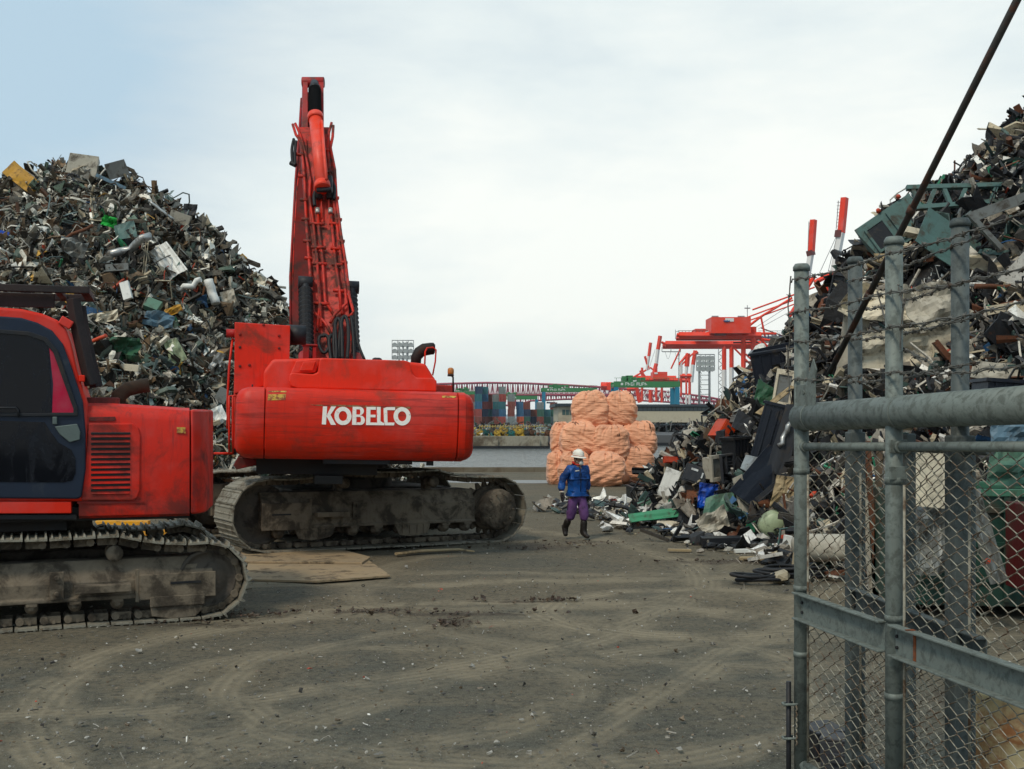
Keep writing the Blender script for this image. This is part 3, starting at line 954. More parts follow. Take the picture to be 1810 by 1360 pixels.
LET += [[(900, 512), (918, 506), (920, 588), (902, 580)], [(918, 506), (958, 506), (958, 521), (918, 521)], [(904, 583), (955, 583), (952, B), (908, B)]]
LET += quads(arcp(993, 551, 43, 46, 0, 360, 32), arcp(993, 551, 21, 25, 0, 360, 32))
cwdec('lettering', tilt(LET, .012), lm, .007)

# engine hood and its raised panels
REDH = surf('hood_red_paint', (.72, .028, .006), .5, 0, .2, 1.6, (.26, .045, .025), .32, 1.7, .08, 30, .2, (.3, .02, .012), spec=.35)  # slightly brighter red than the other body panels
yh = -2.85
h = MB(BM); h.prism([Z3(*p, yh) for p in ((298, 440), (300, 330), (345, 270), (600, 263), (1040, 284), (1112, 292), (1150, 355), (1165, 372), (1165, 440))], yh, -.9)
hood = h.build('engine_hood', REDH, BR, .05, 4)
h = MB(BM); h.prism([Z3(*p, yh - .25) for p in ((437, 405), (428, 380), (430, 347), (440, 337), (548, 345), (572, 335), (582, 270), (596, 264), (1008, 276), (1032, 284), (1046, 345), (1066, 362), (1150, 364), (1168, 378), (1166, 432), (470, 416))], yh - .25, yh + .1)
h.build('raised_hood_panel', REDH, hood, .028, 3)
h = MB(BM); h.prism([Z3(*p, yh - .1) for p in ((435, 342), (462, 278), (580, 266), (582, 290), (560, 338))], yh - .1, yh + .1); h.build('raised_hood_panel', REDH, hood, .02, 3)
h = MB(BM); h.prism([Z3(*p, yh + .03) for p in ((478, 330), (497, 286), (560, 284), (545, 330))], yh - .145, yh + .03); h.build('access_cover', REDH, hood, .01, 2)
hd = MB(BM)
v = Z3(880, 268, yh); hd.lathe([(.07, 0), (.08, .03), (.05, .05)], (v[0], yh + .4, v[1] - .01), (0, 0, 1), 14); hd.build('filler_cap', DARK, hood)

# tall box, inner tanks at the left
b_ = MB(BM); v0 = Z3(155, 84, -2.45); v1 = Z3(430, 262, -2.45); vb = Z3(155, 410, -2.45)
b_.prism([(v0[0], v0[1]), (v1[0], v0[1] - .02), (v1[0], v1[1] - .35), (v0[0] + .02, vb[1] - .1)], -2.45, -1.6)
bx = b_.build('tool_box', RED, BR, .012)
bl = MB(BM)
for zx, zy in ((182, 145), (378, 153), (182, 210), (378, 215), (182, 305), (300, 98), (230, 300)):
    v = Z3(zx, zy, -2.45); bl.lathe([(.012, 0), (.022, 0), (.022, .015), (.012, .02)], (v[0], -2.45, v[1]), (0, -1, 0), 8)
bl.build('bolt', RED_DARK, bx)
t_ = MB(BM); v = Z3(120, 140, -2.0); t_.tube((v[0] - .02, -2.0, v[1]), (v0[0] + .1, -2.0, v[1]), .07, 12); t_.build('end_cap', RED_DULL, bx)
t_ = MB(BM); v = Z3(465, 143, -2.2); t_.tube((v1[0] - .02, -2.0, v[1]), (v1[0] + .26, -2.0, v[1]), .16, 18); t_.build('air_filter', DARK, BR)
t_ = MB(BM); a0 = Z3(155, 262, -1.55); t_.bb((a0[0], -1.6, 1.6), (a0[0] + .95, .8, a0[1] + .02)); t_.bb((a0[0] + .95, -1.5, 1.6), (1.75, .9, 2.75)); t_.build('side_tank', RED, BR, .02)
t_ = MB(BM)
q0 = Z3(498, 195, -1.2); q1 = Z3(535, 262, -1.2)
t_.bb((q0[0], -1.3, q1[1] - .3), (q0[0] + .10, -1.1, q0[1])); t_.bb((q0[0] + .16, -1.3, q1[1] - .3), (q0[0] + .22, -1.1, q0[1] - .04)); t_.bb((q0[0] - .02, -1.32, q0[1] - .03), (q0[0] + .24, -1.08, q0[1])); t_.build('bracket', RED_DULL, BR, .01)
# left handrails / ladder
ld = MB(BM)
for xx in (128, 146):
    pts = [Z3(xx, y, -2.7) for y in (455, 520, 640, 740)]
    ld.path([(pts[0][0] + .1, -2.7, pts[0][1] + .01), (pts[0][0], -2.75, pts[0][1]), (pts[1][0], -2.75, pts[1][1]), (pts[2][0], -2.75, pts[2][1]), (pts[3][0], -2.7, pts[3][1])], .017, 8)
pts = [Z3(a, b, -2.0) for a, b in ((145, 165), (128, 300), (120, 450), (120, 560), (118, 620))]
ld.path([(p[0], -2.0, p[1]) for p in pts], .018, 8)
pts = [Z3(a, b, -2.0) for a, b in ((50, 742), (150, 742))]
ld.path([(p[0], -2.0, p[1]) for p in pts], .02, 8); ld.build('handrail', RED, BR)
ds = MB(BM); v = Z3(150, 745, -2.6); ds.prism([Z3(*p, -2.6) for p in ((172, 760), (330, 778), (260, 800), (165, 822), (150, 800))], -2.7, -2.3); ds.build('mud_plate', RED_DARK, BR, .01)

# exhaust, its guard and the beacon
ex = MB(BM); pts = [Z3(a, b, -1.9) for a, b in ((1062, 300), (1064, 262), (1080, 236), (1104, 222), (1140, 217), (1152, 217))]
ex.path([(p[0], -1.9, p[1]) for p in pts], [.085, .09, .1, .105, .10, .098], 16)
exo = ex.build('exhaust_pipe', surf('sooty_steel', (.02, .014, .012), .6, .2, .4, 6, (.06, .025, .015), .4, 6), BR)
e2 = MB(BM); p_ = Z3(1153, 217, -1.9); e2.tube((p_[0] - .01, -1.9, p_[1]), (p_[0] + .012, -1.9, p_[1]), .08, 14); e2.build('pipe_mouth', BLACK, exo)
ex = MB(BM); pts = [Z3(a, b, -2.1) for a, b in ((1107, 300), (1110, 232), (1120, 213), (1150, 210), (1166, 222), (1163, 280), (1150, 350))]
ex.path([(p[0], -2.1 + .08 * i / 6, p[1]) for i, p in enumerate(pts)], .014, 8); ex.build('guard_rail', RED, BR)
bc = MB(BM); pts = [Z3(a, b, -3.1) for a, b in ((1250, 440), (1249, 360), (1240, 352))]
bc.path([(p[0], -3.1, p[1]) for p in pts], .014, 8); p_ = Z3(1237, 356, -3.1); p2 = Z3(1237, 312, -3.1)
bc.lathe([(.05, 0), (.05, .035)], (p_[0], -3.1, p_[1]), (0, 0, 1), 14)
bc.lathe([(.012, 0), (.012, .05)], (Z3(244, 400, -3.2)[0], -3.2, zt - .01), (0, 0, 1), 8)
bco = bc.build('beacon', DARK, BR)
lz = MB(BM); hh = p2[1] - p_[1]
lz.lathe([(.047, .03), (.05, .06), (.05, hh * .75), (.04, hh * .92), (.015, hh)], (p_[0], -3.1, p_[1]), (0, 0, 1), 16)
lz.build('beacon_lens', surf('amber_plastic', (.45, .16, .04), .35, 0, .15, 9, (.2, .08, .04), .3), bco)

# ---- boom: back face seen nearly end on
BOOM = surf('boom_red_paint', (.55, .02, .006), .5, 0, .35, 2.2, (.10, .03, .02), .55, 3.2, .1, 30, .6, (.12, .03, .02))  # heavy dirt and streaks, which also paint the shading between the pipes
bl_, br_ = [], []                                   # left and right edge of the boom's rear face, bottom to top
for (pl, pr, py, Y) in ((555, 629, 660, 19.7), (552, 629, 600, 20.0), (548, 623, 540, 20.4), (541, 613, 440, 21.0), (535, 603, 350, 21.6), (528, 592, 260, 22.3), (526, 589, 225, 22.6)):
    bl_.append(toB(pl + 3, py, Y)); br_.append(toB(pr - 7, py, Y))
sec = MB(BM); n = len(bl_); vs = []
for i, (a, b) in enumerate(zip(bl_, br_)):
    dth = (.5, .75, .95, 1.0, .9, .75, .68)[i]
    vs += [a, b, b + Vector((0, dth, .25 * dth)), a + Vector((0, dth, .25 * dth))]
fs = [(0, 1, 2, 3), tuple(4 * (n - 1) + k for k in (3, 2, 1, 0))]
for i in range(n - 1):
    for k in range(4): fs.append((4 * i + k, 4 * i + (k + 1) % 4, 4 * i + 4 + (k + 1) % 4, 4 * i + 4 + k))
sec.add(vs, fs); boom = sec.build('boom', BOOM, BR, .02)
# boom head: two plates carrying the arm pin
hd = MB(BM)
for (x0, x1) in ((533, 544), (561, 572)):
    a = [toB(x0, 300, 22.1), toB(x1 + 1, 300, 22.1), toB(x1, 145, 23.4), toB(x0 + (2 if x0 < 550 else 0), 145, 23.4)]
    vs = a + [p + Vector((0, .55, .1)) for p in a]
    hd.add(vs, [(0, 1, 2, 3), (7, 6, 5, 4), (0, 4, 5, 1), (1, 5, 6, 2), (2, 6, 7, 3), (3, 7, 4, 0)])
a = [toB(535, 330, 21.95), toB(570, 330, 21.95), toB(570, 160, 23.6), toB(536, 160, 23.6)]
a = [p + Vector((0, .3, .05)) for p in a]
vs = a + [p + Vector((0, .1, .02)) for p in a]
hd.add(vs, [(0, 1, 2, 3), (7, 6, 5, 4), (0, 4, 5, 1), (1, 5, 6, 2), (2, 6, 7, 3), (3, 7, 4, 0)])
hd.tube(toB(534, 146, 23.5), toB(573, 146, 23.5), .11, 14)
hd.build('boom_head', RED_DULL, boom, .01)
# arm cylinder on the boom's back
cy = MB(BM); p0, p1 = toB(570, 330, 21.35), toB(558, 212, 22.35)
cy.path([p0, p1], [.125, .13], 20); cy.path([p1, p1 + (p1 - p0).normalized() * .13], .155, 20)
cy.path([p0 - (p1 - p0).normalized() * .06, p0 + (p1 - p0).normalized() * .08], .15, 20)
cy.path([toB(577, 318, 21.2), toB(573, 270, 21.6), toB(569, 214, 22.2)], .028, 8)
cyl = cy.build('arm_cylinder', surf('light_red_paint', (.80, .07, .035), .42, 0, .15, 3, (.25, .06, .04), .25, 3), boom)
bo = MB(BM); p2 = toB(556, 158, 22.95); k = 26; pts, rad = [], []
for i in range(k * 2 + 1):
    pts.append(p1.lerp(p2, .07 + .93 * i / (k * 2))); rad.append(.128 if i % 2 else .098)
bo.path(pts, rad, 16, smooth=False); bo.build('rod_bellows', BLACK, cyl)
ey = MB(BM); ey.path([p2, toB(556, 148, 23.3)], .09, 12); ey.tube(toB(548, 156, 23.1), toB(565, 156, 23.1), .07, 12); ey.build('rod_eye', DARK, cyl)
# bracket of the cylinder
br2 = MB(BM)
for xx in (562, 581):
    br2.tube(toB(xx, 312, 21.5), toB(xx + 2, 352, 21.45), .07, 8)
br2.tube(toB(560, 336, 21.3), toB(587, 336, 21.3), .05, 10); br2.build('cylinder_bracket', DARK, boom)
# boom cylinders with bellows either side
for (x0, y0_, x1, y1_, Y0, Y1, rr_) in ((542, 628, 540, 500, 19.4, 20.5, .135), (628, 632, 622, 508, 19.9, 20.9, .10)):
    m = MB(BM); a, b = toB(x0, y0_, Y0), toB(x1, y1_, Y1); pts, rad = [], []
    m2 = MB(BM); m2.path([toB(x0 + 1, y0_ + 40, Y0 - .3), a], .14, 16)
    cyl2 = m2.build('boom_cylinder', RED_DULL, BR)
    for i in range(29): pts.append(a.lerp(b, i / 28 * .9)); rad.append(rr_ if i % 2 else rr_ * .78)
    m.path(pts, rad, 14, smooth=False); m.build('rod_bellows', BLACK, cyl2)
    m3 = MB(BM); m3.path([a.lerp(b, .88), b], .07, 10); m3.tube(b + Vector((-.13, .02, .0)), b + Vector((.13, .02, 0)), .12, 14); m3.build('rod_eye', DARK, cyl2)
# hydraulic pipes: runs clamped to the boom
def zz4(x, y): return 460 + x / 2.617, 120 + y / 2.617
def Yb(py): return float(np.interp(py, [150, 225, 260, 350, 440, 540, 600, 660], [23.3, 22.6, 22.3, 21.6, 21.0, 20.4, 20.0, 19.7]))
RUNS = [([(150, 262), (165, 310), (190, 345), (205, 520), (212, 700), (225, 880), (240, 1050), (248, 1130), (300, 1180), (330, 1235)], .028, .10),
        ([(162, 258), (185, 310), (210, 400), (232, 520), (228, 600), (245, 720), (260, 870), (275, 1040), (282, 1200)], .026, .10),
        ([(265, 660), (272, 760), (288, 880), (300, 1080), (345, 1150)], .028, .09), ([(325, 660), (340, 820), (355, 980), (380, 1140)], .028, .09),
        ([(330, 255), (318, 300), (312, 380), (330, 560), (352, 700), (375, 900), (392, 1020), (400, 1090), (345, 1140), (325, 1180)], .028, .10),
        ([(338, 268), (335, 320), (325, 370), (345, 470), (352, 600), (372, 760), (395, 900), (412, 1060), (432, 1130), (410, 1155)], .028, .12),
        ([(182, 470), (170, 560), (158, 760), (150, 980)], .014, .0), ([(200, 500), (232, 800), (238, 960)], .016, .02), ([(250, 545), (255, 660)], .018, .12), ([(282, 560), (284, 700)], .016, .12), ([(315, 545), (318, 655)], .018, .12),
        ([(262, 860), (268, 1000), (275, 1090), (262, 1220)], .022, .12), ([(345, 880), (368, 1030), (372, 1120)], .024, .12), ([(210, 330), (222, 500), (240, 640)], .018, .05)]
for pts, r_, out in RUNS:
    m = MB(BM)
    q = []
    for x, y in pts:
        px, py = zz4(x, y); q.append(toB(px, py, Yb(py) - out))
    m.path(q, r_, 8); m.build('hydraulic_pipe', BOOM, boom)
for x0, x1, ys_ in ((195, 222, (400, 500, 610, 700, 800, 880, 980, 1085)), (240, 300, (720, 830, 905, 1090)), (330, 372, (720, 835, 910, 1030)), (318, 352, (480, 380)), (338, 360, (600, 700, 800, 900))):
    for i, y in enumerate(ys_):
        dx = (y - 700) * .08 if x0 < 200 else (y - 600) * .13 if x0 == 338 else (y - 830) * .06
        a, b = zz4(x0 + dx - 4, y), zz4(x1 + dx + 4, y + 4)
        cl_ = MB(BM); cl_.path([toB(*a, Yb(a[1]) - .11), toB(*b, Yb(b[1]) - .11)], [.035, .035], 4); cl_.build('pipe_clamp', BOOM, boom)
fit = MB(BM)
for x, y in ((265, 660), (325, 660), (302, 500), (282, 530)):
    a = zz4(x, y - 8); b = zz4(x, y + 14); fit.tube(toB(*a, Yb(a[1]) - .12), toB(*b, Yb(b[1]) - .12), .045, 8)
fit.build('pipe_fitting', surf('bright_fitting_metal', (.45, .43, .38), .4, .6, .2, 9), boom)
# black hoses
def hose(pts, r_, name='hydraulic_hose', d=.16):
    m = MB(BM); q = []
    for x, y in pts:
        px, py = zz4(x, y); q.append(toB(px, py, Yb(py) - d))
    # smooth
    out = []
    for i in range(len(q) - 1):
        p0 = q[max(i - 1, 0)]; p3 = q[min(i + 2, len(q) - 1)]
        for k in range(5):
            u = k / 5
            out.append(.5 * ((2 * q[i]) + (-p0 + q[i + 1]) * u + (2 * p0 - 5 * q[i] + 4 * q[i + 1] - p3) * u * u + (-p0 + 3 * q[i] - 3 * q[i + 1] + p3) * u ** 3))
    out.append(q[-1]); m.path(out, r_, 8); return m.build(name, BLACK, boom)
hose([(345, 1350), (340, 1260), (348, 1180), (360, 1160), (372, 1185), (366, 1260), (362, 1350)], .034)
hose([(380, 1350), (378, 1240), (375, 1180), (390, 1150), (405, 1180), (408, 1260), (402, 1350)], .034, d=.2)
hose([(330, 1235), (318, 1260), (325, 1330), (330, 1370)], .035); hose([(300, 1240), (275, 1245), (272, 1285), (295, 1320), (318, 1290), (312, 1245), (290, 1235)], .03)
hose([(420, 1150), (430, 1240), (435, 1360)], .028); hose([(440, 1110), (450, 1260), (482, 1350)], .025); hose([(345, 1180), (352, 1300), (350, 1360)], .028, d=.22)
hose([(155, 330), (146, 380), (150, 445)], .03); hose([(165, 340), (160, 400), (162, 450)], .03); hose([(140, 440), (165, 452)], .045)
hose([(265, 560), (250, 590), (252, 640)], .035); hose([(330, 520), (345, 560), (340, 610)], .03)
# arm hanging down behind the boom
ar = MB(BM)
A = [toB(x, y, Y) for x, y, Y in ((533, 150, 23.6), (549, 150, 23.7), (575, 300, 22.9), (577, 570, 21.6), (515, 572, 21.4), (514, 480, 21.9), (524, 300, 22.7))]
A = [p + Vector((0, .95, 0)) for p in A]
ar.add(A + [p + Vector((0, .45, 0)) for p in A], [tuple(range(7)), tuple(range(13, 6, -1))] + [(i, i + 7, (i + 1) % 7 + 7, (i + 1) % 7) for i in range(7)])
# cover the ray shift with depth
arm = ar.build('arm', RED_DARK, BR, .015)
ap = MB(BM)
q = [toB(x, y, Y) + Vector((0, .93, 0)) for x, y, Y in ((534, 170, 23.5), (524, 300, 22.7), (514, 480, 21.9), (515, 570, 21.4))]
ap.path(q, .022, 6); ap.build('arm_pipe', RED_DULL, arm)

# ---------------------------------------------------------------- the smaller machine, side on
TH2, PS2 = 22.8, 17.0
SR = empty('excavator', (-5.41, 13.04, .0), rot=(0, 0, R(TH2)),
           label='smaller faded red excavator side on at the left edge with dark cab door', cat='excavator')
SWm = Matrix.Translation(SR.location) @ SR.rotation_euler.to_matrix().to_4x4()
SM = Matrix.Rotation(R(PS2 - TH2), 4, 'Z')
ST = SWm @ SM


def Z2(zx, zy, by):
    v = loc_on(ST, zx / 2.125, 500 + zy / 2.125, 1, by)
    return v.x, v.z


TL2, TR2, TW2 = 2.1, .42, .6
for Mx in (Matrix.Translation((0, -1.45, 0)), Matrix.Translation((0, 1.45, 0)) @ Matrix.Diagonal((1, -1, 1, 1))):
    make_track(SR, Mx, TL2, TR2, TW2, 40, .028, [(.06, .045), (.46, .028), (.80, .028)], .12 if Mx[1][1] > 0 else -.02)
    undercarriage(SR, Mx, TL2, TR2, TW2, 7, .07, -.06, plate='right', drive='left', heavy=False)
q = MB(); q.bb((TL2 - TR2 - .62, -1.42, .16), (TL2 - TR2 - .05, -1.36, .27)); q.prism([(TL2 - TR2 - .62, .22), (TL2 - TR2 - .6, .06), (TL2 - TR2 - .4, .02), (TL2 - TR2 - .15, .03), (TL2 - TR2 - .07, .1), (TL2 - TR2 - .06, .22)], -1.4, -1.34)
q.build('chain_guide', MUD, SR, .006)
xf = MB()
xf.prism([(-1.2, -.9), (-.6, -.55), (.6, -.55), (1.2, -.9), (1.2, .9), (.6, .55), (-.6, .55), (-1.2, .9)], .38, .72, 'xy')
xf.lathe([(.55, .7), (.6, .74), (.6, .88), (.54, .95), (.54, 1.08)], (0, 0, 0), (0, 0, 1), 36)
xf.build('swing_ring_and_crossframe', MUD_DARK, SR, .02)
ys = -1.35
z0 = Z2(400, 885, ys)[1]
xr2 = Z2(712, 700, ys)[0]
ub = MB(SM); ub.bb((-1.9, -1.25, z0 - .03), (xr2, 1.25, z0 + .12)); ub.bb((-1.9, -1.1, z0 - .14), (.35, 1.1, z0 - .03)); ub.build('revolving_frame', surf('grimy_black_steel', (.016, .015, .014), .7), SR, .01)
SRED = surf('faded_red_paint', (.58, .018, .006), .5, 0, .3, 1.7, (.12, .018, .012), .42, 1.5, .1, 30, .5, (.09, .013, .012), spec=.35)
# engine house: rounded shell
prof = []
z1 = Z2(480, 452, ys)[1]
for y, z in ((1.2, z0), (ys + .06, z0), (ys + .012, z0 + .03), (ys, z0 + .1), (ys - .01, (z0 + z1) / 2), (ys, z1 - .16), (ys + .02, z1 - .09), (ys + .07, z1 - .03), (ys + .15, z1), (1.2, z1 + .02)): prof.append((y, z))
xa = Z2(296, 700, ys)[0]
zr_ = Z2(700, 470, ys)[1] - z1
e = MB(SM)
vs = []
sts = [(xa, 0, 0), (xa + .3, 0, 0), (xr2 - .18, 0, zr_ * .8), (xr2 - .05, 0, zr_), (xr2, .012, zr_)]
for x, ins, dz in sts:
    for y, z in prof:
        k = (z - z0) / (z1 - z0)
        vs.append((x, y + (ins if y < 0 else -ins), z + dz * k))
n = len(prof)
fs = [tuple(range(n)), tuple(range(len(sts) * n - 1, (len(sts) - 1) * n - 1, -1))]
for k in range(len(sts) - 1): fs += [(k * n + i, k * n + (i + 1) % n, (k + 1) * n + (i + 1) % n, (k + 1) * n + i) for i in range(n)]
e.add(vs, fs); eng = e.build('engine_house', SRED, SR, smooth='auto')
# counterweight: curved in plan
xe = Z2(786, 700, ys)[0]
pl = [(xr2 + .012, ys + .01)] + [(xr2 + .015 + (xe - xr2) * math.sin(R(a)), ys + .02 + .55 * (1 - math.cos(R(a)))) for a in range(10, 91, 10)] + [(xe + .08, -.3), (xe + .1, .2), (xe, .9), (xr2, 1.2)]
c = MB(SM); zc = Z2(740, 476, ys)[1]
c.prism(pl, z0 + .02, zc, 'xy'); c.build('counterweight', SRED, SR, .035, 3, smooth='auto')
# door panel with louvres
dp = MB(SM); dp.prism([Z2(*p, ys) for p in ((333, 528), (500, 528), (520, 545), (528, 575), (526, 780), (515, 808), (500, 818), (305, 818), (318, 700))], ys - .028, ys + .02)
dpo = dp.build('engine_door', SRED, eng, .014, 3)
gb = MB(SM); a, b = Z2(342, 562, ys), Z2(490, 784, ys)
for i in range(12):
    za = a[1] + (b[1] - a[1]) * i / 11.6
    hgt = (a[1] - b[1]) / 11.6 * .40
    gb.box(((a[0] + b[0]) / 2, ys - .028, za - hgt * .6), (b[0] - a[0], .012, hgt * 1.15))
gb.build('slot_shade_bar', BLACK, dpo, .005)  # raised black bars painted as the dark inside open slots
gl = MB(SM)
for i in range(12):
    za = a[1] + (b[1] - a[1]) * (i + .62) / 11.6
    gl.box(((a[0] + b[0]) / 2, ys - .036, za - .016), (b[0] - a[0] - .02, .014, .010), Matrix.Rotation(R(25), 4, 'X'))
gl.build('louvre', SRED, dpo, .004)
m = MB(SM); m.prism([Z2(*p, ys) for p in ((334, 505), (432, 503), (436, 512), (430, 520), (334, 520))], ys - .012, ys + .02); m.build('door_handle', RED_DARK, dpo, .004)
m = MB(SM); m.prism([Z2(*p, ys) for p in ((664, 543), (696, 543), (697, 566), (664, 565))], ys - .016, ys + .02); m.build('sticker', sk, eng)
m = MB(SM); m.prism([Z2(*p, ys) for p in ((290, 822), (540, 822), (545, 828), (290, 830))], ys - .012, ys + .02); m.build('seam_trim', RED_DARK, eng)
# exhaust stub on the roof of the engine house
m = MB(SM); q = [Z2(a_, b_, -.7) for a_, b_ in ((440, 470), (446, 425), (480, 400), (530, 388), (560, 384))]
m.path([(p[0], -.7, p[1]) for p in q], [.085, .085, .08, .078, .08], 14); m.build('exhaust_pipe', surf('rusty_exhaust', (.06, .035, .02), .75, .1, .4, 6, (.02, .018, .016), .5), SR)
m = MB(SM); q = Z2(330, 440, ys); m.bb((q[0] - .03, ys + .2, q[1] - .1), (q[0] + .3, ys + .9, q[1] + .03)); m.build('deck_cover', RED_DARK, SR, .01)
# cab
yc = -1.37
outl = [(-760, 822), (-760, 330), (-690, 190), (-560, 112), (-400, 92), (0, 92), (80, 98), (160, 116), (215, 140), (248, 172), (268, 230), (290, 330), (328, 455), (330, 600), (318, 822)]
cb = MB(SM); cb.prism([Z2(*p, yc) for p in outl], yc, -.40)
cab = cb.build('cab', surf('cab_red_paint', (.66, .021, .005), .46, 0, .2, 1.6, (.16, .04, .03), .3, 2, .05, 30), SR, .03, 3)
BLUE = surf('dark_blue_paint', (.010, .018, .036), .42, 0, .3, 4, (.04, .05, .06), .2, 3, .05, 30)
m = MB(SM); m.prism([Z2(*p, yc - .03) for p in ((-720, 806), (-720, 330), (-650, 210), (-540, 140), (0, 126), (80, 132), (140, 150), (196, 180), (236, 230), (270, 320), (312, 450), (322, 560), (322, 700), (306, 806), (290, 812))], yc - .045, yc + .01)
door = m.build('cab_door', BLUE, cab, .018, 3)
m = MB(SM); m.ring([Z2(*p, yc - .05) for p in ((-672, 502), (-672, 330), (-560, 185), (0, 176), (110, 184), (176, 206), (216, 252), (292, 470), (292, 500), (120, 502))],
                   [Z2(*p, yc - .05) for p in ((-650, 488), (-650, 336), (-552, 196), (0, 192), (104, 200), (164, 220), (200, 262), (276, 474), (276, 488), (118, 490))], yc - .07, yc - .04)
m.build('window_seal', DARK, door, .005)
glass = bpy.data.materials.new('dusty_light_streak_glass'); glass.use_nodes = True
t = NT(glass.node_tree); oc = t.n('ShaderNodeTexCoord').outputs['Object']
dn = t.ramp(t.noise(t.mapv(oc, (2, 2, 1), rot=(0, .6, 0)), 2.0, 7, .75, .6), .45, .72)  # dust, and with it a painted diagonal streak of light
bs = t.n('ShaderNodeBsdfPrincipled', {'Base Color': t.mix(t.m('MULTIPLY', dn, .4), (.002, .003, .006), (.022, .026, .036)), 'Roughness': t.m('MULTIPLY_ADD', dn, .35, .06), 'Specular IOR Level': .22})  # near-black base stands in for the unlit cab interior
t.n('ShaderNodeOutputMaterial', {0: bs})
m = MB(SM); m.prism([Z2(*p, yc - .048) for p in ((-650, 488), (-650, 336), (-552, 196), (0, 192), (104, 200), (164, 220), (182, 236), (194, 488))], yc - .055, yc - .04); m.build('cab_window', glass, door)
m = MB(SM); m.prism([Z2(*p, yc - .048) for p in ((184, 237), (200, 262), (276, 474), (276, 488), (196, 488), (200, 380))], yc - .053, yc - .04)
m.build('rear_pillar_panel', surf('crimson_panel', (.42, .012, .045), .4, 0, .12, 5), door)
m = MB(SM); m.prism([Z2(*p, yc - .048) for p in ((-650, 742), (-650, 520), (0, 518), (168, 524), (190, 560), (220, 600), (268, 628), (284, 660), (284, 715), (272, 742), (240, 750))], yc - .053, yc - .04); m.build('lower_window', glass, door)
m = MB(SM); m.path([(*(lambda v: (v[0], yc - .09, v[1]))(Z2(a_, b_, yc - .09)),) for a_, b_ in ((-100, 470), (60, 470), (68, 480), (70, 505))], .012, 8); m.build('door_bar', DARK, door)
m = MB(SM); m.prism([Z2(*p, yc - .06) for p in ((205, 540), (290, 530), (302, 560), (300, 590), (262, 600), (225, 570))], yc - .075, yc - .04)
v = Z2(206, 518, yc - .07); m.box((v[0], yc - .07, v[1]), (.045, .03, .08)); m.build('door_lock', surf('grey_latch_metal', (.11, .14, .13), .5, .2, .3, 6), door, .008)
m = MB(SM); m.prism([Z2(*p, yc) for p in ((-760, 822), (268, 822), (268, 866), (-760, 870))], yc - .02, -.5); m.build('cab_sill', MATS['cab_red_paint'], SR, .008)
m = MB(SM); m.prism([Z2(*p, yc) for p in ((-760, 870), (286, 872), (286, 892), (-760, 892))], yc + .04, .9); m.build('floor_frame', DARK, SR, .008)
m = MB(SM)
v0_, v1_ = Z2(-760, 15, yc), Z2(335, 40, yc)
m.bb((v0_[0], -1.35, v1_[1] - .0), (v1_[0], -1.27, v1_[1] + .075)); m.bb((v0_[0], -.5, v1_[1]), (v1_[0], -.42, v1_[1] + .075)); m.bb((v1_[0] - .09, -1.27, v1_[1]), (v1_[0], -.5, v1_[1] + .07))
for zx in (-400, -100, 200): m.bb((Z2(zx, 40, yc)[0], -1.27, v1_[1] + .005), (Z2(zx, 40, yc)[0] + .07, -.5, v1_[1] + .06))
m.bb((v0_[0], -1.22, v1_[1] - .15), (v1_[0] - .35, -1.20, v1_[1] + .0))
p_ = [Z2(a_, b_, -1.3) for a_, b_ in ((275, 60), (290, 160), (330, 330), (345, 385))]
m.path([(p[0], -1.3, p[1]) for p in p_], .075, 4, smooth=False)
m.path([(p[0], -.46, p[1]) for p in p_], .075, 4, smooth=False)
m.build('overhead_guard', surf('dirty_brown_steel', (.035, .022, .02), .6, .1, .4, 4, (.02, .02, .022), .5), SR, .008)
m = MB(SM); q = Z2(248, 150, yc); m.box((q[0], yc, q[1] - .0), (.13, .05, .09), Matrix.Rotation(R(30), 4, 'Y')); q = Z2(308, 360, yc); m.box((q[0], yc, q[1]), (.06, .06, .07)); m.build('guard_bracket', MATS['cab_red_paint'], SR, .01)
m = MB(SM); m.prism([Z2(a_, b_, -1.0) for a_, b_ in ((-760, 400), (-1300, 300), (-1300, 520), (-760, 700))], -.3, .2); m.build('boom', RED_DULL, SR, .02)
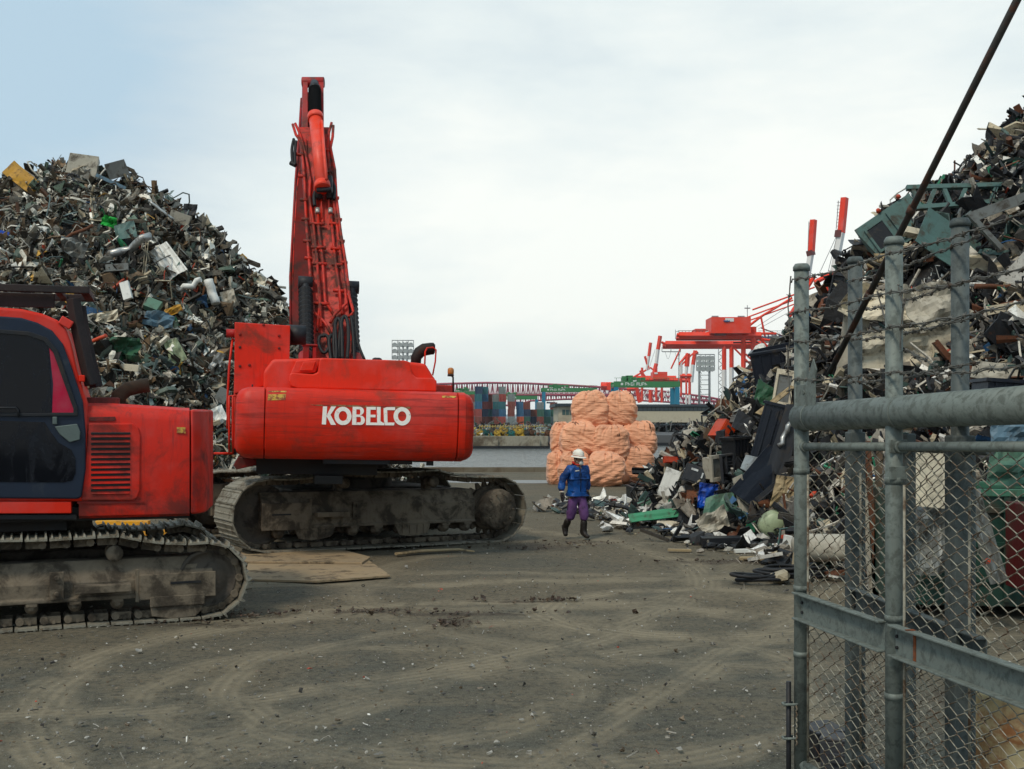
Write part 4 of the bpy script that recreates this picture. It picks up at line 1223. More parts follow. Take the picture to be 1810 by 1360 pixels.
# ================================================================ BULK BAGS
def bag_mat():
    m_ = bpy.data.materials.new('salmon_bulk_bag_cloth'); m_.use_nodes = True
    t = NT(m_.node_tree)
    oc = t.n('ShaderNodeTexCoord').outputs['Object']
    rnd = t.n('ShaderNodeObjectInfo').outputs['Random']
    n1 = t.noise(oc, 3, 5, .65)
    c = t.mix(n1, (.74, .31, .165), (.84, .43, .25))
    c = t.mix(t.m('MULTIPLY', t.ramp(t.noise(t.mapv(oc, loc=(3, 5, 7)), 2.2, 7, .7), .58, .74), .45), c, (.66, .26, .12))
    c = t.n('ShaderNodeHueSaturation', {'Color': c, 'Value': t.m('MULTIPLY_ADD', rnd, .2, .88)}).outputs[0]
    c = t.mix(t.m('MULTIPLY', t.ramp(t.noise(oc, 11, 3, .5), .70, .74), .8), c, (.08, .03, .02))
    w1 = t.noise(t.mapv(oc, (.9, .9, 6.5), rot=(.35, .5, 0)), 1.5, 2, .5, .5)
    w2 = t.noise(t.mapv(oc, (.9, .9, 6.5), rot=(-.6, -.7, .6)), 1.7, 2, .5, .5)
    sel = t.ramp(t.noise(oc, 1.6, 1, .5), .42, .58)
    hh = t.n('ShaderNodeMix', data_type='FLOAT'); t.put(hh.inputs[0], sel); t.put(hh.inputs[2], w1); t.put(hh.inputs[3], w2)
    h = t.m('MULTIPLY', t.ramp(hh.outputs[0], .30, .68), 1.0)
    b = t.n('ShaderNodeBump', {'Strength': .9, 'Distance': .026, 'Height': h})
    bs = t.n('ShaderNodeBsdfPrincipled', {'Base Color': c, 'Roughness': .62, 'Normal': b, 'Specular IOR Level': .35, 'Sheen Weight': .15})
    t.n('ShaderNodeOutputMaterial', {0: bs}); return m_


BAG = bag_mat()


def bag(bx, by, Y, label, sx=1.0, lean=0.0, seed=1, dpt=1.0, tie=True):
    """bx=(px0,px1), by=(py_top,py_bottom) outline in the photo at distance Y"""
    a, b = P(bx[0], by[1], Y), P(bx[1], by[0], Y)
    Wd, Ht = b.x - a.x, b.z - a.z
    bm = bmesh.new()
    bmesh.ops.create_cube(bm, size=2)
    bmesh.ops.subdivide_edges(bm, edges=bm.edges, cuts=40, use_grid_fill=True)
    sv = Vector((seed * 3.7, seed * 1.3, seed * 2.1))
    for v in bm.verts:
        p = v.co.copy()
        e = 4.6
        L = (abs(p.x) ** e + abs(p.y) ** e + abs(p.z) ** e) ** (1 / e)
        d = p / L
        d = d.lerp(p.normalized(), .05)
        # belly below the middle, drawn in towards the tied top
        zz = d.z
        k = 1 + .07 * math.cos((zz + .35) * 2.0) - (.13 * max(0, zz - .6) / .4)
        d.x *= k; d.y *= k
        n1 = mnoise.noise(d * 1.3 + sv) * .12
        ca = math.atan2(d.y, d.x)
        # gathers running down from the top, slanting creases, small crumple
        def fold(v, w_):
            return max(0, 1 - abs(mnoise.noise(v)) / w_) ** 1.5
        f1 = fold(Vector((ca * 2.6, zz * .8 + ca * .6, seed)), .14) * (.02 + .13 * max(0, zz))
        sl_ = 1 if seed % 2 else -1
        f2 = mnoise.noise(Vector((d.x * .9, d.y * .9, (d.z - sl_ * d.x * .55) * 4.0)) + sv) * .075
        f3 = fold(Vector((d.x * .9, d.y * .9, (d.z - sl_ * d.x * .5) * 7.0)) + sv * 2, .12) * .040
        d *= 1 + n1 - f1 - f2 - f3 + .035
        if zz > .9: d.z -= .05 * math.cos(ca * 5 + seed)
        v.co = Vector((d.x * Wd / 2 * .99, d.y * dpt * .5, d.z * Ht / 2 + Ht / 2))
        v.co.x += lean * (v.co.z - Ht / 2)
    me = bpy.data.meshes.new('bulk_bag'); bm.to_mesh(me); bm.free()
    me.polygons.foreach_set('use_smooth', [True] * len(me.polygons)); me.materials.append(BAG)
    o = bpy.data.objects.new('bulk_bag', me); COL.objects.link(o)
    o.location = ((a.x + b.x) / 2, Y + dpt * .5, max(a.z, -.02)); 
    tag(o, label, 'bulk bag', 'salmon bulk bags piled by the quay')
    if tie:
        h_ = random.Random(seed)
        for k in range(2):
            m = MB(); x = h_.uniform(-.3, .3) * Wd; zt_ = Ht * .95
            m.path([(x, -.1, zt_), (x + .04, -.28 * dpt, zt_ + .06), (x + .12, -.40 * dpt, zt_ - .02), (x + .14, -.46 * dpt, zt_ - .16)], .012, 5)
            m.build('bag_strap', BAG if seed % 2 else surf('dark_strap', (.12, .05, .03), .7), o)
        for k in range(2):
            m = MB(); x, z = h_.uniform(-.38, .38) * Wd, h_.uniform(.25, .8) * Ht
            m.path([(x, -.50 * dpt, z), (x + .02, -.54 * dpt, z - .03), (x + .01, -.5 * dpt, z - .08)], .010, 4); m.build('bag_tie', surf('dark_strap', (.12, .05, .03), .7), o)
    return o


bag((1014, 1076), (692, 756), 37.5, 'salmon bulk bag at the top of the pile, left of the two uppermost', seed=1)
bag((1072, 1126), (694, 756), 37.6, 'salmon bulk bag at the top of the pile, right of the two uppermost', seed=2)
bag((975, 1010), (747, 806), 37.9, 'narrow salmon bulk bag peeping out at the left end of the middle layer', seed=3)
bag((994, 1060), (746, 807), 36.9, 'broad salmon bulk bag in the middle layer above the white helmet', seed=4, dpt=1.15)
bag((1046, 1112), (752, 816), 36.8, 'leaning salmon bulk bag in the middle of the pile beside the white helmet', seed=5, lean=.12, dpt=1.15)
bag((1100, 1162), (746, 806), 37.5, 'salmon bulk bag at the right end of the middle layer', seed=6)
bag((968, 1000), (803, 862), 37.0, 'salmon bulk bag on the ground at the left end of the pile', seed=7)
bag((990, 1046), (802, 863), 36.4, 'salmon bulk bag on the ground right behind the man in blue', seed=8)
bag((1042, 1106), (806, 866), 35.8, 'salmon bulk bag on the ground just right of the man in blue', seed=9, dpt=1.15)
bag((1096, 1156), (790, 850), 36.9, 'salmon bulk bag half buried where the scrap heap begins', seed=10)
bag((1060, 1120), (744, 800), 38.3, 'salmon bulk bag wedged behind, showing between the upper and middle layers', seed=11)


# ================================================================ PERSON
def skin(name, verts, edges, mat, parent, root=0, sub=2, flat=None):
    me = bpy.data.meshes.new(name)
    me.from_pydata([v[0] for v in verts], edges, [])
    o = bpy.data.objects.new(name, me); COL.objects.link(o)
    if parent: o.parent = parent
    sm = o.modifiers.new('skin', 'SKIN')
    sv = me.skin_vertices[0].data
    for i, v in enumerate(verts):
        r = v[1]; sv[i].radius = (r, r) if not isinstance(r, tuple) else r
        sv[i].use_root = (i == root)
    sm.use_smooth_shade = True
    sb = o.modifiers.new('sub', 'SUBSURF'); sb.levels = sub; sb.render_levels = sub
    me.materials.append(mat)
    return o


pl_ = G(1024, 952)
PR = empty('person', (pl_.x - .04, pl_.y + .05, 0), R(22), label='worker in white hard hat, mask, blue jacket and purple breeches walking across the yard', cat='person')
# local frame: -y is the way he faces, +x his left (our right)
SKIN_M = surf('weathered_skin', (.30, .16, .10), .6, 0, .1, 8)
JK = surf('blue_nylon_jacket', (.010, .075, .29), .42, 0, .3, 7, (.006, .03, .12), .5, 5, .5, 22)
TRS = surf('purple_work_cloth', (.125, .055, .17), .85, 0, .25, 9, (.05, .03, .06), .4, 7, .4, 30)
BOOT = surf('black_boot_rubber', (.018, .014, .012), .5, 0, .4, 9, (.06, .045, .03), .35, 8)
GLV = surf('dark_work_glove', (.03, .025, .028), .85, 0, .3, 12)
hip = .80
# joints: his right leg trails (our left), his left leg is planted in front
J = dict(pel=(0, .0, hip + .06), sp=(0, -.01, 1.02), ch=(0, -.02, 1.20), nk=(0, -.035, 1.33), hd=(0, -.06, 1.42), top=(0, -.06, 1.50),
         rs=(-.17, -.01, 1.27), re=(-.29, .05, 1.03), rw=(-.31, -.02, .80), ls=(.17, -.01, 1.27), le=(.24, .09, 1.03), lw=(.235, .05, .80),
         rh=(-.09, .0, hip), rk=(-.09, .0, .46), ra=(-.145, .20, .20),
         lh=(.09, .0, hip), lk=(.10, -.09, .45), la=(.10, -.06, .14))
names = list(J)
rad = dict(pel=.13, sp=(.125, .10), ch=(.145, .10), nk=.05, hd=(.07, .08), top=.06, rs=.06, re=.042, rw=.03, ls=.06, le=.042, lw=.03, rh=.08, rk=.045, ra=.025, lh=.08, lk=.045, la=.025)
ED = [('pel', 'sp'), ('sp', 'ch'), ('ch', 'nk'), ('nk', 'hd'), ('hd', 'top'), ('ch', 'rs'), ('rs', 're'), ('re', 'rw'), ('ch', 'ls'), ('ls', 'le'), ('le', 'lw'),
      ('pel', 'rh'), ('rh', 'rk'), ('rk', 'ra'), ('pel', 'lh'), ('lh', 'lk'), ('lk', 'la')]
skin('body', [(J[n], rad[n]) for n in names], [(names.index(a), names.index(b)) for a, b in ED], SKIN_M, PR)
# head with features, turned towards his left and bowed
HM = Matrix.Translation((0, -.055, 1.435)) @ rotm(R(12), 0, R(28)) @ Matrix.Scale(.92, 4)
m = MB(HM); prof = [(.0, -.118), (.03, -.115), (.052, -.095), (.068, -.06), (.076, -.02), (.079, .02), (.077, .06), (.062, .1), (.03, .122), (0, .126)]
nseg = 20; vs = []
for r_, h_ in prof:
    for k in range(nseg):
        a = 2 * math.pi * k / nseg; x = r_ * math.cos(a) * .95; y = r_ * math.sin(a) * 1.18
        if y < 0 and h_ < -.05: y -= .012
        vs.append((x, y, h_))
m.add(vs, [(i * nseg + k, i * nseg + (k + 1) % nseg, (i + 1) * nseg + (k + 1) % nseg, (i + 1) * nseg + k) for i in range(len(prof) - 1) for k in range(nseg)], None, True)
m.path([(0, -.085, .025), (0, -.105, -.005), (0, -.112, -.022), (0, -.09, -.032)], [.008, .012, .015, .008], 8)
m.lathe([(.0, 0), (.02, .002), (.026, .012), (.015, .02)], (-.074, .005, -.005), (-1, .1, 0), 10); m.lathe([(.0, 0), (.02, .002), (.026, .012), (.015, .02)], (.074, .005, -.005), (1, .1, 0), 10)
head = m.build('head', SKIN_M, PR)
m = MB(HM)
for s_ in (-1, 1): m.lathe([(0.0, 0), (.012, .003), (.004, .008)], (s_ * .03, -.083, .012), (0, -1, 0), 10)
m.build('eye', DARK, head)
m = MB(HM); m.lathe([(.062, -.05), (.08, 0), (.084, .05), (.07, .06)], (0, .012, -.0), (0, 0, 1), 16); m.build('hair', surf('dark_hair', (.02, .018, .017), .8), head)
m = MB(HM); m.lathe([(.055, 0), (.054, .015), (.045, .032), (.024, .048), (.006, .052)], (0, -.078, -.052), (0, -1, -.15), 16)
m.path([(.05, -.08, -.045), (.08, -.02, -.03), (.082, .03, -.02)], .004, 5); m.path([(-.05, -.08, -.045), (-.08, -.02, -.03), (-.082, .03, -.02)], .004, 5)
m.build('dust_mask', surf('white_mask_fabric', (.72, .70, .66), .8, 0, .1, 20), head)
m = MB(HM @ Matrix.Translation((0, .012, .055)) @ rotm(R(-6)))
vs = []; prof = [(.150, -.012), (.142, -.004), (.120, .004), (.113, .012), (.112, .05), (.104, .085), (.082, .115), (.045, .134), (.0, .139), ]
for r_, h_ in prof:
    for k in range(24):
        a = 2 * math.pi * k / 24; x = r_ * math.cos(a) * .90; y = r_ * math.sin(a) * 1.10
        if y < 0 and r_ > .115: y *= 1.10; 
        vs.append((x, y, h_))
m.add(vs, [(i * 24 + k, i * 24 + (k + 1) % 24, (i + 1) * 24 + (k + 1) % 24, (i + 1) * 24 + k) for i in range(len(prof) - 1) for k in range(24)], None, True)
m.path([(0, -.11, .08), (0, -.05, .138), (0, .03, .143), (0, .10, .09)], .012, 8)
hh_ = m.build('hard_hat', surf('white_helmet_plastic', (.82, .78, .68), .35, 0, .08, 12, (.4, .3, .22), .2, 9), PR)
hh_.modifiers.new('th', 'SOLIDIFY').thickness = .005
m = MB(HM @ Matrix.Translation((0, .012, .055)) @ rotm(R(-6))); vs = []
for r_, h_ in ((.1155, .018), (.116, .028)):
    for k in range(24):
        a = 2 * math.pi * k / 24; vs.append((r_ * math.cos(a) * .90, r_ * math.sin(a) * 1.10, h_))
m.add(vs, [(k, (k + 1) % 24, 24 + (k + 1) % 24, 24 + k) for k in range(24)], None, True); m.build('helmet_stripe', surf('faded_red_stripe', (.5, .16, .12), .5), hh_)
# jacket: one surface, sleeves included
jv = [((0, 0, .86), (.165, .135)), ((0, .0, .93), (.18, .14)), ((0, -.01, 1.08), (.175, .135)), ((0, -.015, 1.22), (.165, .125)), ((0, -.02, 1.315), (.085, .08)), ((0, -.03, 1.355), (.07, .07)),
      ((-.165, -.01, 1.26), .082), ((-.24, .03, 1.14), .074), ((-.29, .05, 1.02), .070), ((-.30, .01, .91), .062), ((-.305, -.01, .855), .052),
      ((.165, -.01, 1.26), .082), ((.21, .05, 1.14), .074), ((.24, .085, 1.02), .070), ((.235, .07, .91), .062), ((.235, .055, .855), .052), ((0, 0, .815), (.155, .125))]
jo = skin('jacket', jv, [(0, 1), (1, 2), (2, 3), (3, 4), (4, 5), (3, 6), (6, 7), (7, 8), (8, 9), (9, 10), (3, 11), (11, 12), (12, 13), (13, 14), (14, 15), (0, 16)], JK, PR, 1, 3)
tx = bpy.data.textures.new('cloth_folds', 'CLOUDS'); tx.noise_scale = .09; tx.noise_depth = 2
dm_ = jo.modifiers.new('folds', 'DISPLACE'); dm_.texture = tx; dm_.strength = .045; dm_.mid_level = .5; dm_.texture_coords = 'LOCAL'
m = MB(); m.box((-.075, -.145, 1.17), (.10, .02, .12)); m.box((.08, -.14, 1.17), (.09, .02, .11)); m.build('chest_pocket', JK, jo, .008)
m = MB(); m.box((-.07, -.158, 1.235), (.075, .012, .018), rotm(0, R(-6), 0)); m.build('name_tape', WHITE, jo)
m = MB(); m.path([(0.005, -.142, .84), (.004, -.160, 1.0), (.004, -.150, 1.18), (.0, -.11, 1.30)], .007, 5); m.build('zip', DARK, jo)
m = MB(); m.path([(.075 * math.cos(a / 10 * 2 * math.pi), -.03 + .078 * math.sin(a / 10 * 2 * math.pi), 1.355 + .02 * math.sin(a / 10 * 2 * math.pi)) for a in range(11)], .014, 8)
m.path([(-.07, -.06, 1.355), (-.085, -.03, 1.375), (-.07, .03, 1.385)], .022, 8)
m.build('collar', surf('red_collar_cloth', (.5, .03, .02), .8), jo)
# breeches, ballooning to a cuff below the knee
tv = [((0, .0, .86), (.15, .115)), ((0, .0, .79), (.15, .115)), ((-.09, .0, .72), .105), ((-.095, .005, .56), .10), ((-.10, .03, .43), .095), ((-.115, .09, .32), .075),
      ((.09, -.01, .72), .105), ((.10, -.05, .56), .10), ((.105, -.09, .43), .095), ((.105, -.08, .31), .075)]
to = skin('breeches', tv, [(0, 1), (1, 2), (2, 3), (3, 4), (4, 5), (1, 6), (6, 7), (7, 8), (8, 9)], TRS, PR, 1, 3)
dm_ = to.modifiers.new('folds', 'DISPLACE'); dm_.texture = tx; dm_.strength = .03; dm_.mid_level = .5; dm_.texture_coords = 'LOCAL'
for (kn, an, toe, pit) in (((-.115, .09, .36), (-.15, .235, .15), (-.155, .13, .035), 1), ((.105, -.08, .36), (.10, -.055, .10), (.13, -.23, .035), 0)):
    kn, an, toe = Vector(kn), Vector(an), Vector(toe)
    back = an + (an - toe).normalized() * .05 + Vector((0, 0, -.045 if not pit else .03))
    skin('boot', [(tuple(kn), .070), (tuple(kn.lerp(an, .5)), .068), (tuple(an), .060), (tuple(back), .035), (tuple(an.lerp(toe, .55) + Vector((0, 0, -.02))), .045), (tuple(toe), (.048, .038))],
         [(0, 1), (1, 2), (2, 3), (2, 4), (4, 5)], BOOT, PR, 2, 2)
# gloved hands
for s_, wr in ((-1, Vector((-.308, -.015, .845))), (1, Vector((.235, .05, .845)))):
    vv = [(tuple(wr), .034), (tuple(wr + Vector((0, -.01, -.05))), (.042, .024)), (tuple(wr + Vector((0, -.02, -.09))), (.044, .022))]
    ee = [(0, 1), (1, 2)]
    for k, (dx, ln_) in enumerate(((-.030, .068), (-.010, .078), (.011, .072), (.031, .055))):
        b0 = wr + Vector((dx * .4, -.02 + dx * -.8, -.10)); i = len(vv)
        b1 = b0 + Vector((0, -.008, -ln_ * .55)); b2 = b1 + Vector((-s_ * .012, .012, -ln_ * .45))
        vv += [(tuple(b0), .0105), (tuple(b1), .0100), (tuple(b2), .0085)]; ee += [(2, i), (i, i + 1), (i + 1, i + 2)]
    i = len(vv); t0 = wr + Vector((-s_ * .012, -.04, -.05))
    vv += [(tuple(t0), .013), (tuple(t0 + Vector((-s_ * .012, -.025, -.03))), .0115), (tuple(t0 + Vector((-s_ * .012, -.028, -.062))), .0095)]; ee += [(1, i), (i, i + 1), (i + 1, i + 2)]
    skin('gloved_hand', vv, ee, GLV, PR, 0, 1)
m = MB(); m.lathe([(.045, 0), (.048, .004), (.048, .012), (.045, .016)], (-.306, -.012, .842), (0, .05, 1), 12); m.build('white_cuff', WHITE, jo)


# ================================================================ GATES AND FENCE
def chain(name, O, e, z0, z1, s1, parent, cell=.055, r=.0023, mat=None, off=0.0):
    """chain link: zig-zag wires between s=0..s1 along unit vector e, z0..z1, interlocking"""
    m = MB(); h = cell * .62; nrm = Vector((-e.y, e.x, 0))
    n = int(s1 / cell) + 1; rows = int((z1 - z0) / h)
    for i in range(n):
        pts = []
        for k in range(rows + 1):
            s_ = (i + .5) * cell + (cell * .5 if (k + i) % 2 else -cell * .5)
            s_ = min(max(s_, 0.0), s1)
            z = z0 + k * h
            for du, dn in ((-.12, -.0026), (.12, .0026)):
                pts.append(O + e * (s_) + nrm * (off + dn * (1 if (k + i) % 2 else -1)) + Vector((0, 0, z + du * h)))
        m.path(pts, r, 4, smooth=False)
    return m.build(name, mat, parent)


WIRE = surf('rusting_wire', (.30, .28, .22), .6, .3, .4, 20, (.10, .055, .03), .5, 16)
BARB = surf('grey_barbed_wire', (.13, .125, .11), .65, .3, .35, 20, (.07, .045, .03), .4, 16)


def barbed(pts, parent, seed, name='barbed_wire'):
    h_ = random.Random(seed); m = MB(); q = []
    for a, b in zip(pts[:-1], pts[1:]):
        n = max(3, int((b - a).length / .045))
        for i in range(n):
            u = i / n; p = a.lerp(b, u); p.z -= .06 * (b - a).length * u * (1 - u) * h_.uniform(.8, 1.2)
            q.append(p + Vector((h_.uniform(-.003, .003), h_.uniform(-.003, .003), h_.uniform(-.005, .005))))
    q.append(pts[-1])
    # two strands twisted round one another
    for ph in (0, math.pi):
        s_ = []
        for i, p in enumerate(q):
            a = i * 1.1 + ph; s_.append(p + Vector((0, math.cos(a) * .0035, math.sin(a) * .0045)))
        m.path(s_, .0030, 4, smooth=False)
    L = 0
    for i in range(1, len(q)):
        L += (q[i] - q[i - 1]).length
        if L > .075:
            L = 0; p = q[i]
            for k in range(2):
                d = Vector((h_.uniform(-1, 1), h_.uniform(-1, 1), h_.uniform(-1, 1))).normalized() * .020
                m.path([p - d, p + d], .0022, 4)
            m.path([p + Vector((0, -.008, .006)), p + Vector((0, .008, -.006))], .007, 5)
    return m.build(name, BARB, parent)


def gate(name, A, C, ztopL, ztopR, label, main=True, ext=2.97, r_post=.0385, back=False, poles=2, mat=GALV, rr=.073, Lmore=1.25):
    """gate leaf through ground points A (free end) and C (middle stile), running on towards the camera side"""
    e = (C - A); step = e.length; e.normalize(); nrm = Vector((-e.y, e.x, 0))
    L = step * (1 + Lmore)
    g_ = empty(name, (0, 0, 0), label=label, cat='gate', group='open steel yard gates')
    def at(s_, z, o=0.0): return A + e * s_ + nrm * o + Vector((0, 0, z))
    zt = lambda s_: ztopL + (ztopR - ztopL) * s_ / L
    for k, s_ in enumerate((0, step)):
        m = MB(); m.tube(at(s_, .28), at(s_, ext + .0), r_post, 20)
        for zc_ in (1.90, 1.28, .93): 
            m.tube(at(s_, zc_), at(s_, zc_ + .03), r_post + .0035, 20)
        p = m.build('stile', mat, g_)
        m = MB(); m.lathe([(r_post + .006, 0), (r_post + .006, .02), (r_post - .004, .036), (.0, .040)], at(s_, ext - .008), (0, 0, 1), 20); m.build('post_cap', mat, p)
    m = MB(); m.tube(at(-.0, zt(0)), at(L, zt(L)), rr, 26); m.tube(at(.13, zt(.13)), at(.145, zt(.14)), rr + .003, 26); m.tube(at(step + .06, zt(step)), at(step + .075, zt(step)), rr + .003, 26)
    m.build('top_rail', mat, g_)
    for a_, b_ in ((0.03, step - .04), (step + .04, L)):
        m = MB(); m.tube(at(a_, zt(a_) - .155), at(b_, zt(b_) - .155), .021, 14); m.path([at(a_, zt(a_) - .155), at(a_ + .025, zt(a_) - .155)], .028, 12); m.build('thin_rail', mat, g_)
        # channel across the middle
        m = MB(); zc_ = 1.205
        M4 = Matrix(((e.x, nrm.x, 0, 0), (e.y, nrm.y, 0, 0), (0, 0, 1, 0), (0, 0, 0, 1)))
        def lc(s0, s1, o0, o1, za, zb_): m.box(tuple(A + e * ((s0 + s1) / 2) + nrm * ((o0 + o1) / 2) + Vector((0, 0, (za + zb_) / 2))), (abs(s1 - s0), abs(o1 - o0), abs(zb_ - za)), M4)
        fr_ = .006
        lc(a_ - .03 if a_ < step / 2 else a_, b_ + (.0 if b_ < L - .1 else 0), -.018, -.012, zc_ - .072, zc_ + .072)
        lc(a_ - .03 if a_ < step / 2 else a_, b_, -.058, -.018, zc_ + .062, zc_ + .072); lc(a_ - .03 if a_ < step / 2 else a_, b_, -.058, -.018, zc_ - .072, zc_ - .062)
        ch = m.build('channel_rail', mat, g_, .003)
        m = MB()
        for dz in (-.03, .02): m.path([at(a_ + .02, zc_ + dz, -.018), at(a_ + .02, zc_ + dz, -.026)], .008, 8)
        m.build('rivet', DARK, ch)
        if main and a_ > .5:
            m = MB(); M5 = M4
            m.box(tuple(at(a_ + .16, zc_, -.0195)), (.02, .003, .122), M5); m.box(tuple(at(a_ + .155, zc_ + .0735, -.038)), (.022, .04, .003), M5)
            m.build('rust_streak', surf('rust_streak', (.22, .06, .018), .9, 0, .4, 30, (.10, .05, .03), .5, 30), ch)
        m = MB(); m.tube(at(a_, .37), at(b_, .37), .021, 12); m.path([at(a_, .37), at(a_ + .05, .33), at(a_ + .06, .37)], .028, 8); m.build('bottom_rail', mat, g_)
        # tension bars
        m = MB()
        for s_ in ((a_ + .045),): m.tube(at(s_, .38), at(s_, 1.9), .0065, 8)
        m.build('tension_bar', WIRE, g_)
        cz = chain('chain_link_mesh', at(a_ + .045, 0), e, .39, zt(a_) - .16, b_ - a_ - .05, g_, .055 if main else .06, .0028, WIRE, .008)
    return g_, at, step, L


A1 = Vector((1.535, 6.0, 0)); C1 = Vector((1.722, 5.10, 0))
g1, at1, st1, L1 = gate('gate', A1, C1, 2.20, 2.252, 'nearest chain link gate with fat galvanized top pipe and diagonal stay rod', True, 2.985)
# gate furniture: stay rod with its gusset, brackets, drop bolt
m = MB(); p0 = at1(.20, 2.43, .06); p1 = at1(1.69, 3.80, .06)
m.tube(p0, at1(2.4, 4.44, .06), .0155, 14)
for u in (.25, .5): m.path([p0.lerp(p1, u), p0.lerp(p1, u + .02)], .019, 12)
m.build('stay_rod', surf('rusty_dark_rod', (.055, .05, .045), .6, .3, .3, 12, (.12, .05, .03), .45, 8), g1)
m = MB(); e_ = (C1 - A1).normalized(); nn = Vector((-e_.y, e_.x, 0)); M4 = Matrix(((e_.x, nn.x, 0, 0), (e_.y, nn.y, 0, 0), (0, 0, 1, 0), (0, 0, 0, 1)))
q = [(.03, 2.20), (.24, 2.20), (.24, 2.40), (.255, 2.44), (.22, 2.50), (.17, 2.42), (.15, 2.37), (.03, 2.37)]
m.add([tuple(at1(a, z, -.045)) for a, z in q] + [tuple(at1(a, z, -.037)) for a, z in q], [tuple(range(8)), tuple(range(15, 7, -1))] + [(i, i + 8, (i + 1) % 8 + 8, (i + 1) % 8) for i in range(8)])
m.path([at1(.12, 2.33, -.036), at1(.12, 2.33, -.05)], .012, 10); m.build('gusset_plate', GALV, g1, .002)
m = MB(); dbx = Vector((-.068, .0, 0))
m.tube(A1 + dbx + Vector((0, 0, .05)), A1 + dbx + Vector((0, 0, .80)), .0135, 12)
db = m.build('drop_bolt', DARK, g1)
m = MB()
for z in (.50, .68):
    m.path([A1 + Vector((.02, .0, z)), A1 + Vector((-.045, -.03, z + .005)), A1 + dbx + Vector((-.028, -.018, z)), A1 + dbx + Vector((-.03, .015, z)), A1 + Vector((-.04, .03, z))], .0075, 7)
m.build('bolt_staple', GALV, db)
m = MB()
for i in range(7): m.path([A1 + Vector((-.038, -.035, .68 - i * .03)), A1 + Vector((-.032, -.038, .662 - i * .03)), A1 + Vector((-.04, -.035, .648 - i * .03))], .005, 5)
m.build('lock_chain', WIRE, db)
for z in (2.07, 1.95):
    m = MB(); m.box(tuple(at1(st1 + .035, z, -.0)), (.012, .085, .06), M4); m.build('hinge_bracket', GALV, g1, .003)
# second leaf folded behind the first
A2 = Vector((1.88, 6.2, 0)); C2 = Vector((1.98, 5.0, 0))
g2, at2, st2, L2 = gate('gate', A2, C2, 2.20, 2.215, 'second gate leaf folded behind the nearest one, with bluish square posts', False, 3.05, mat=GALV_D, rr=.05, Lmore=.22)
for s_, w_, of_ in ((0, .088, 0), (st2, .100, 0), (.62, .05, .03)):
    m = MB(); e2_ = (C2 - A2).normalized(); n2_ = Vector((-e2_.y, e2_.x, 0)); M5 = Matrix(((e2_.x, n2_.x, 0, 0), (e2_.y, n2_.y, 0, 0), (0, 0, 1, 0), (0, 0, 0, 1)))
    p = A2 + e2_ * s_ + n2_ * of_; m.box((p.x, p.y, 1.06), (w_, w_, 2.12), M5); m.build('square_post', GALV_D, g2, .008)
ZB = (2.93, 2.76, 2.60, 2.40)
for i, z in enumerate(ZB):
    h_ = random.Random(i)
    barbed([at1(-.03, z - .01, -.05), at1(.0, z, -.045), at1(st1, z + .0, -.045), at1(L1, z + h_.uniform(-.02, .04), -.05)], g1, 10 + i)
    barbed([at2(0, z + h_.uniform(-.05, .03), -.045), at2(st2, z + .02, -.045), at2(L2, z + .03, -.045)], g2, 30 + i)
# ties hanging at the free end
barbed([at1(-.04, 2.95, -.045), at1(-.055, 2.80, -.05), at1(-.035, 2.62, -.05), at1(-.06, 2.45, -.05), at1(-.02, 2.29, -.05)], g1, 55, 'wire_tie')
barbed([at1(st1 + .05, 2.5, .0), at1(st1 + .08, 2.7, .0), at1(st1 - .02, 2.88, 0)], g1, 57, 'wire_tie')
barbed([at1(.6, 2.80, .1), at1(st1 - .1, 2.55, .05), at1(st1 + .3, 2.42, .02)], g1, 58)
# ================================================================ FAR SIDE OF THE HARBOUR
def rt(o, *kw): return o


CR = surf('crane_red_paint', (.78, .042, .010), .5, 0, .12, .2, bump=0)
CW = surf('crane_white_paint', (.72, .70, .66), .5, 0, .1, .2, bump=0)
CGY = surf('crane_grey_steel', (.26, .27, .27), .6, .2, .2, .3, bump=0)
CG = surf('crane_green_paint', (.045, .20, .07), .5, 0, .2, .3, bump=0)
CB = surf('crane_blue_paint', (.02, .19, .30), .5, 0, .2, .3, bump=0)
CDK = surf('dark_crane_steel', (.12, .025, .02), .6, 0, .2, .3, bump=0)
BRM = surf('bridge_red_paint', (.30, .045, .075), .6, 0, .15, .02, bump=0)


def seg(m, a, b, Y, w, d=None, Y2=None):
    """square bar between two photo points at distance Y"""
    p, q = P(a[0], a[1], Y), P(b[0], b[1], Y2 or Y)
    m.path([p, q], w, 4, smooth=False)


# ---- the long truss bridge
Yb_ = 950.0
topc = [(560, 690), (700, 683), (780, 679), (860, 677), (930, 678), (1000, 681), (1065, 685), (1125, 689), (1180, 693), (1250, 702), (1320, 716), (1420, 730)]
botc = [(560, 701), (700, 702), (780, 704), (860, 709), (905, 719), (938, 709), (1000, 706), (1065, 706), (1125, 708), (1180, 711), (1250, 716), (1320, 724), (1420, 734)]
def ip(c, x): return float(np.interp(x, [p[0] for p in c], [p[1] for p in c]))
tag_b = empty('truss_bridge', P(905, 738, Yb_) * 1, label='long purple red double deck truss bridge across the far harbour', cat='bridge')
tag_b.location.z = 0; BO = tag_b.location.copy()


def sub(m, name, mat, parent, bevel=0):
    o = m.build(name, mat, parent, bevel)
    o.matrix_parent_inverse = Matrix.Translation(-parent.location)
    return o


